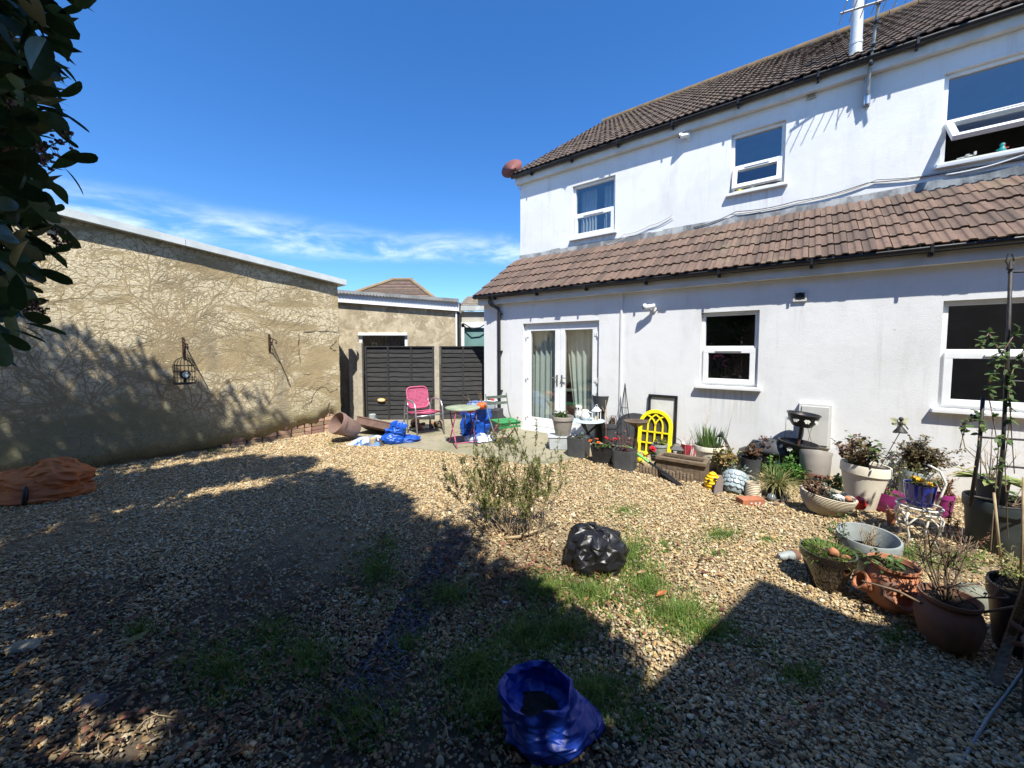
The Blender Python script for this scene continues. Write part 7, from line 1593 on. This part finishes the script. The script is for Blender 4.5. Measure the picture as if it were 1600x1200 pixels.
# front blue sack with open mouth
fs_ = thing('open_blue_sack', 'dark blue plastic sack with open mouth in the foreground', 'sack', spot(850, 1188, .12)[0] + Vector((-.01, 0, 0)), 0)
def fw(p, u, a):
    low = max(0., 1 - p.z / .14); e = max(0., math.cos(a - .35)); p = Vector((p.x * (1 + .4 * low * e ** 2) + .03 * low, p.y, p.z)); k_ = max(0, p.z - .1); return Vector((p.x - .25 * k_, p.y - .1 * k_, p.z))
sack(fs_, 'sack', P_['bluedark'], .165, .145, .2, 6, .1, .9, 7.4, hard=True, jit=.04, top=[(0, .7, 0), (.05, .98, .03), (.15, 1.05, .15), (.28, 1.0, .34), (.38, .9, .5), (.46, .84, .6), (.56, .86, .78), (.64, .87, .98), (.68, .84, 1.04), (.72, .8, .98), (.8, .76, .8), (.9, .68, .6), (1, .35, .5)], lumps=.12, n=26, rows=22, warp=fw)
mb = MB(); mb.lathe([(.1, .1), (.05, .115), (0, .11)], 16, T(-.03, 0, 0)); mb.build('rubbish', M['soil'], fs_)
# orange holdall by the left wall
oh = thing('orange_holdall', 'crumpled orange fabric bag lying at the foot of the left wall', 'bag', spot(70, 786, .2)[0] + Vector((-.1, .0, 0)), R(14))
morg = pm('orange_canvas', (.56, .18, .05), (.42, .125, .04), 5, .7, .4, 24, .015)
sack(oh, 'bag_body', morg, .46, .24, .33, n=30, rows=14, hard=True, jit=.03, pleats=4, amp=.07, neck=.3, seed=6.1, top=[(0, .8, 0), (.05, .98, .04), (.3, 1, .3), (.55, .85, .62), (.8, .55, .9), (.93, .3, 1), (1, .05, 1.02)], lumps=.16)
o = sack(oh, 'bag_flap', morg, .27, .2, .3, hard=True, n=24, rows=12, pleats=4, amp=.1, neck=.4, seed=2.9, lumps=.15); o.location = (.18, .02, .12)
mb = MB(); mb.tube([(.12, -.27, .02), (.1, -.22, .16), (.08, -.12, .26), (.06, .02, .32)], .022, 6); mb.build('strap', M['black'], oh, smooth=True)
# slab of pale stone and a scrap at the lower left
for i, (px, py, r_, lb) in enumerate(((36, 1016, .06, 'pale flat stone lying in the dappled shade at lower left'), (145, 1102, .05, 'torn grey scrap lying on the gravel at lower left'), (792, 945, .022, 'single white pebble near the shrub in the shade'))):
    o = rockmesh(('flat_stone', 'paper_scrap', 'white_pebble')[i], r_, M['patio'] if i == 0 else P_['white'] if i == 2 else P_['slate'], None, (1.3, .8, .25), 1.7 + i, 14); g = G(px, py); o.location = (g.x, g.y, .022); tag(o, lb, ('stone', 'scrap', 'pebble')[i])
# centre shrub
cs = thing('twiggy_shrub', 'twiggy olive green shrub growing from the gravel in the centre', 'shrub', spot(803, 838)[0]); cs.scale = (.8, .9, 1.0)
tb = MB(); lb = MB(); db = MB(); random.seed(77)
def sbr(p, d_, L_, r_, dep):
    P = [p]; n_ = 5
    for i in range(n_):
        d_ = (d_ + Vector((random.gauss(0, .09), random.gauss(0, .09), random.gauss(.05, .07)))).normalized(); P.append(P[-1] + d_ * L_ / n_)
    tb.tube(P, [r_ * (1 - .7 * i / n_) for i in range(n_ + 1)], 5 if dep > 1 else 4)
    if dep > 0:
        for i in range(5 if dep > 1 else 3): q = random.uniform(1.2, n_); a = P[int(q)].lerp(P[min(n_, int(q) + 1)], q % 1); sbr(a, d_ * .8 + Vector((random.gauss(0, .45), random.gauss(0, .45), random.gauss(.15, .3))), L_ * random.uniform(.3, .55), r_ * .5, dep - 1)
    if dep < 2:
        for i in range(20 if dep == 0 else 10):
            q = random.uniform(.8, n_); a = P[int(q)].lerp(P[min(n_, int(q) + 1)], q % 1); (lb if random.random() < .85 else db).leaflet(a, d_ * .7 + Vector((random.gauss(0, .5), random.gauss(0, .5), random.gauss(.1, .4))), (random.gauss(0, .6), random.gauss(0, .6), 1), random.uniform(.018, .04), random.uniform(.007, .012))
for i in range(26):
    b_ = Vector((random.gauss(0, .15), random.gauss(0, .09), 0)); t_x = b_.x * .8 + random.gauss(-.1, .24)
    sbr(b_, Vector((t_x, random.gauss(.05, .3), 1.0)), random.uniform(.38, .74) * (1 if b_.x > -.2 else .9), .0042, 2)
for i in range(7): sbr(Vector((random.uniform(-.2, 0), 0, .02)), Vector((-.7 + random.gauss(0, .2), random.gauss(.3, .3), .85)), random.uniform(.5, .68), .004, 2)
tb.build('stems', pm('shrub_stem', (.3, .225, .14), (.17, .12, .075), 9, .85), cs)['kind'] = 'stuff'; lb.build('foliage', M['olive'], cs)['kind'] = 'stuff'; db.build('dry_foliage', M['brownleaf'], cs)['kind'] = 'stuff'
# thrown logs/roots at its foot
mb = MB(); mb.tube([(-.1, -.1, .03), (.05, -.12, .05), (.2, -.05, .06), (.34, .02, .07)], [.012, .014, .012, .006], 6); mb.tube([(-.28, -.1, .02), (-.2, -.16, .03), (-.16, -.2, .02)], .01, 6); mb.build('root', M['straw'], cs, smooth=True)

# ---- grass growing through the gravel (nobody could count it)
def grass(patches, mat, name, label, seed):
    r = np.random.default_rng(seed); V = []; Fq = []; cnt = 0
    for (px, py, rx_, ry_, n, L) in patches:
        for _ in range(int(n * 1.75)):
            a = r.uniform(0, 6.283); q = abs(r.normal(0, .58)); x, y = px + rx_ * q * math.cos(a), py + ry_ * q * math.sin(a)
            if y < 690: continue
            g = G(x, y); az_ = r.uniform(0, 6.283); L_ = L * r.uniform(.25, .85); w = r.uniform(.0016, .0032); ln = abs(r.normal(.45, .3)); dr = r.uniform(.2, 1.1)
            h = np.array([math.cos(az_), math.sin(az_), 0]); s = np.array([-math.sin(az_), math.cos(az_), 0]); p = np.array([g.x, g.y, .008]); th = ln
            i0 = len(V); V += [p + s * w, p - s * w]
            for u in (1, 2):
                p = p + (h * math.sin(th) + np.array([0, 0, math.cos(th)])) * L_ / 3; th += dr * .5; V += [p + s * w * (1 - u * .25), p - s * w * (1 - u * .25)]
            p = p + (h * math.sin(th) + np.array([0, 0, math.cos(th)])) * L_ / 3; V += [p + s * .0003, p - s * .0003]
            for u in range(3): Fq.append((i0 + 2*u, i0 + 2*u+1, i0 + 2*u+3, i0 + 2*u+2))
    o = mesh_np(name, np.array(V), np.array(Fq), mat); tag(o, label, 'grass', kind='stuff')
GP = [(590, 895, 45, 50, 900, .09), (605, 850, 25, 20, 200, .06), (700, 935, 60, 30, 700, .09), (745, 1050, 70, 50, 800, .1), (850, 925, 60, 30, 800, .1), (920, 930, 60, 30, 800, .1), (985, 870, 40, 45, 900, .1), (1010, 920, 45, 40, 900, .1), (1060, 965, 60, 35, 1000, .1), (1110, 990, 50, 22, 600, .08), (1125, 838, 45, 18, 500, .06), (1200, 845, 30, 12, 120, .05),
      (975, 800, 55, 14, 450, .05), (1040, 855, 40, 18, 200, .05), (1115, 868, 25, 10, 120, .05), (820, 1000, 70, 45, 900, .1), (880, 990, 60, 35, 700, .1), (930, 1090, 80, 50, 800, .09), (760, 1110, 70, 50, 600, .09), (1250, 1060, 60, 30, 300, .07), (350, 1050, 90, 60, 700, .08), (480, 1030, 70, 50, 500, .08), (420, 990, 60, 40, 300, .07), (560, 1130, 90, 60, 500, .08), (220, 990, 40, 20, 120, .08),
      (170, 722, 60, 8, 300, .08), (120, 735, 40, 8, 150, .08), (330, 705, 25, 6, 150, .08), (520, 696, 22, 6, 120, .06), (1420, 870, 60, 25, 400, .09), (1500, 880, 60, 20, 400, .1), (1400, 1000, 40, 30, 200, .06), (700, 720, 90, 18, 250, .05), (860, 740, 60, 14, 150, .04), (1140, 812, 40, 8, 60, .03), (900, 720, 30, 8, 60, .05), (590, 652 + 45, 40, 4, 80, .06), (1000, 1130, 60, 40, 200, .06), (640, 1010, 40, 30, 200, .06), (950, 760, 70, 20, 120, .04), (1180, 1010, 60, 20, 120, .05)]
grass(GP, M['grass'], 'grass', 'patches of green grass and weeds growing through the gravel', 3)
grass([(x, y, a * 1.2, b * 1.2, n // 6, L) for x, y, a, b, n, L in GP], M['drygrass'], 'dry_grass', 'dry yellow grass mixed into the green patches', 4)
# ---- low broad-leaved weeds among the grass
def weeds(seed):
    r = random.Random(seed); mb = MB()
    for (px, py, rx_, ry_, n, L) in GP:
        for _ in range(n // 9):
            a = r.uniform(0, 6.283); q = abs(r.gauss(0, .65)); x, y = px + rx_ * q * math.cos(a), py + ry_ * q * math.sin(a)
            if y < 692: continue
            g = G(x, y)
            for k in range(r.randint(3, 6)):
                b_ = r.uniform(0, 6.283); mb.leaf((g.x, g.y, .012), (math.cos(b_), math.sin(b_), r.uniform(.1, .8)), (0, 0, 1), r.uniform(.012, .03), r.uniform(.008, .016), .3)
    tag(mb.build('weeds', leafm('weed_leaf', (.13, .21, .035), (.08, .14, .025), .35, .3)), 'low broad leaved weeds creeping between the grass tufts', 'weeds', kind='stuff')
weeds(5)
# ---- leaf litter
def litter(n, seed):
    r = random.Random(seed); mb = MB()
    for _ in range(n):
        z = r.random()
        if z < .55: px, py = r.gauss(790, 130), r.gauss(900, 50)
        elif z < .85: px, py = r.uniform(0, 620), r.uniform(900, 1195)
        else: px, py = r.uniform(500, 1400), r.uniform(780, 1190)
        if not (700 < py < 1199): continue
        g = G(px, py); g.z = .03; mb.leaf(g, (r.gauss(0, 1), r.gauss(0, 1), r.gauss(0, .3)), (r.gauss(0, .4), r.gauss(0, .4), 1), r.uniform(.02, .055), r.uniform(.012, .025), r.gauss(.1, .25), .15)
    tag(mb.build('leaf_litter', leafm('fallen_leaf', (.21, .1, .05), (.1, .055, .03), .45, .1)), 'fallen brown leaves scattered over the gravel and earth', 'leaf litter', kind='stuff')
litter(2600, 9)
def sticks(n, seed):
    r = random.Random(seed); mb = MB()
    for _ in range(n):
        px, py = (r.gauss(800, 120), r.gauss(880, 60)) if r.random() < .5 else (r.uniform(0, 1500), r.uniform(860, 1195))
        if not (760 < py < 1199): continue
        g = G(px, py); a = r.uniform(0, 6.28); L = r.uniform(.03, .12); mb.tube([(g.x, g.y, .026), (g.x + L * .5 * math.cos(a), g.y + L * .5 * math.sin(a), .034), (g.x + L * math.cos(a + .2), g.y + L * math.sin(a + .2), .028)], [.002, .002, .001], 4)
    tag(mb.build('fallen_twigs', M['straw']), 'thin broken twigs strewn over the gravel', 'twigs', kind='stuff')
sticks(220, 4)
# individual big fallen leaves
for i, (px, py, rz, L, c_, lb) in enumerate(((1025, 942, .4, .09, (.4, .13, .04), 'curled orange dead leaf in the grass right of the black bag'), (190, 1022, .9, .12, (.25, .22, .06), 'long yellow green fallen leaf in the shade at lower left'), (190, 985, .8, .1, (.2, .07, .04), 'reddish brown fallen leaf in the dappled sun at lower left'), (995, 905, .1, .07, (.33, .2, .1), 'pale brown dead leaf just right of the black bag'))):
    mb = MB(); mb.leaf((0, 0, 0), (1, 0, .1), (0, 0, 1), L, L * .36, -.12, .2); o = mb.build('fallen_leaf', pm('fallen_leaf_%d' % i, c_, None, 20, .6)); g = G(px, py); o.location = (g.x, g.y, .045); o.rotation_euler = (.1, 0, rz); tag(o, lb, 'leaf')

# ---- things on the inside sills
orc = thing('orchid', 'pink orchid in a pot behind the lower middle window', 'orchid', HS(3.46, .165, 1.11), HROT); orc.scale = (1.15, 1, 1.1)
mb = MB(); mb.lathe([(.04, 0), (.055, .09), (.05, .09), (0, .08)], 16); mb.build('pot', P_['blackp'], orc, smooth='auto'); mb = MB(); mb.tube([(0, 0, .08), (.01, 0, .25), (-.03, -.01, .36), (-.12, -.02, .36)], .004, 5); mb.build('stem', M['green'], orc, smooth=True)
blooms(orc, [(-.05, -.03, .35), (-.09, -.03, .34), (-.13, -.03, .31), (-.02, -.03, .33), (.01, -.03, .28), (0, -.03, .22)], .04, M['pinkflower'])
for s, lb, m_, h_ in ((3.26, 'small green pot on the inside sill left of the orchid', P_['greenpaint'], .06), (3.68, 'grey tray with a white bloom on the inside sill', P_['grey'], .05)):
    t_ = thing('sill_pot', lb, 'plant pot', HS(s, .2, 1.11), HROT); mb = MB(); mb.lathe([(.04, 0), (.05, h_), (.045, h_), (0, h_ * .8)], 14); mb.build('pot', m_, t_, smooth='auto')
    if s > 3.5: blooms(t_, [(-.03, -.02, .08)], .04, M['whiteflower']); twigs(t_, .05, 4, .28, .5, .003, M['straw'], 1)
    else: foliage(t_, h_, .05, .2, 30, .06, .012, M['green'], 6)
for i, (s, z, lb, m_) in enumerate(((5.95, 4.03, 'white toy plane on the sill of the open upstairs window', P_['white']), (6.25, 4.03, 'turquoise and red toy figure on the open upstairs sill', pm('turquoise_toy', (.03, .4, .4), (.5, .06, .05), 9, .4, lo=.48, hi=.52)), (3.42, 4.22, 'yellow toy on the sill of the middle upstairs window', P_['yellow']), (3.6, 4.22, 'grey toy on the sill of the middle upstairs window', P_['grey']))):
    t_ = thing('toy', lb, 'toy', HS(s, YU + .16, z), HROT)
    if i == 0:
        mb = MB(); mb.tube([(-.08, 0, .03), (.08, 0, .045)], [.014, .01], 8); mb.build('fuselage', m_, t_, smooth=True); mb = MB(); mb.box((0, 0, .042), (.035, .16, .006)); mb.box((.075, 0, .06), (.02, .05, .04)); mb.build('wing', m_, t_)
    else:
        mb = MB(); mb.lathe([(.03, 0), (.035, .03), (.03, .06), (.018, .075), (.026, .095), (.022, .115), (0, .125)], 14); mb.build('body', m_, t_, smooth=True); mb = MB(); mb.tube([(-.05, 0, .04), (0, 0, .06), (.05, -.01, .05)], .009, 6); mb.build('arms', m_, t_, smooth=True)
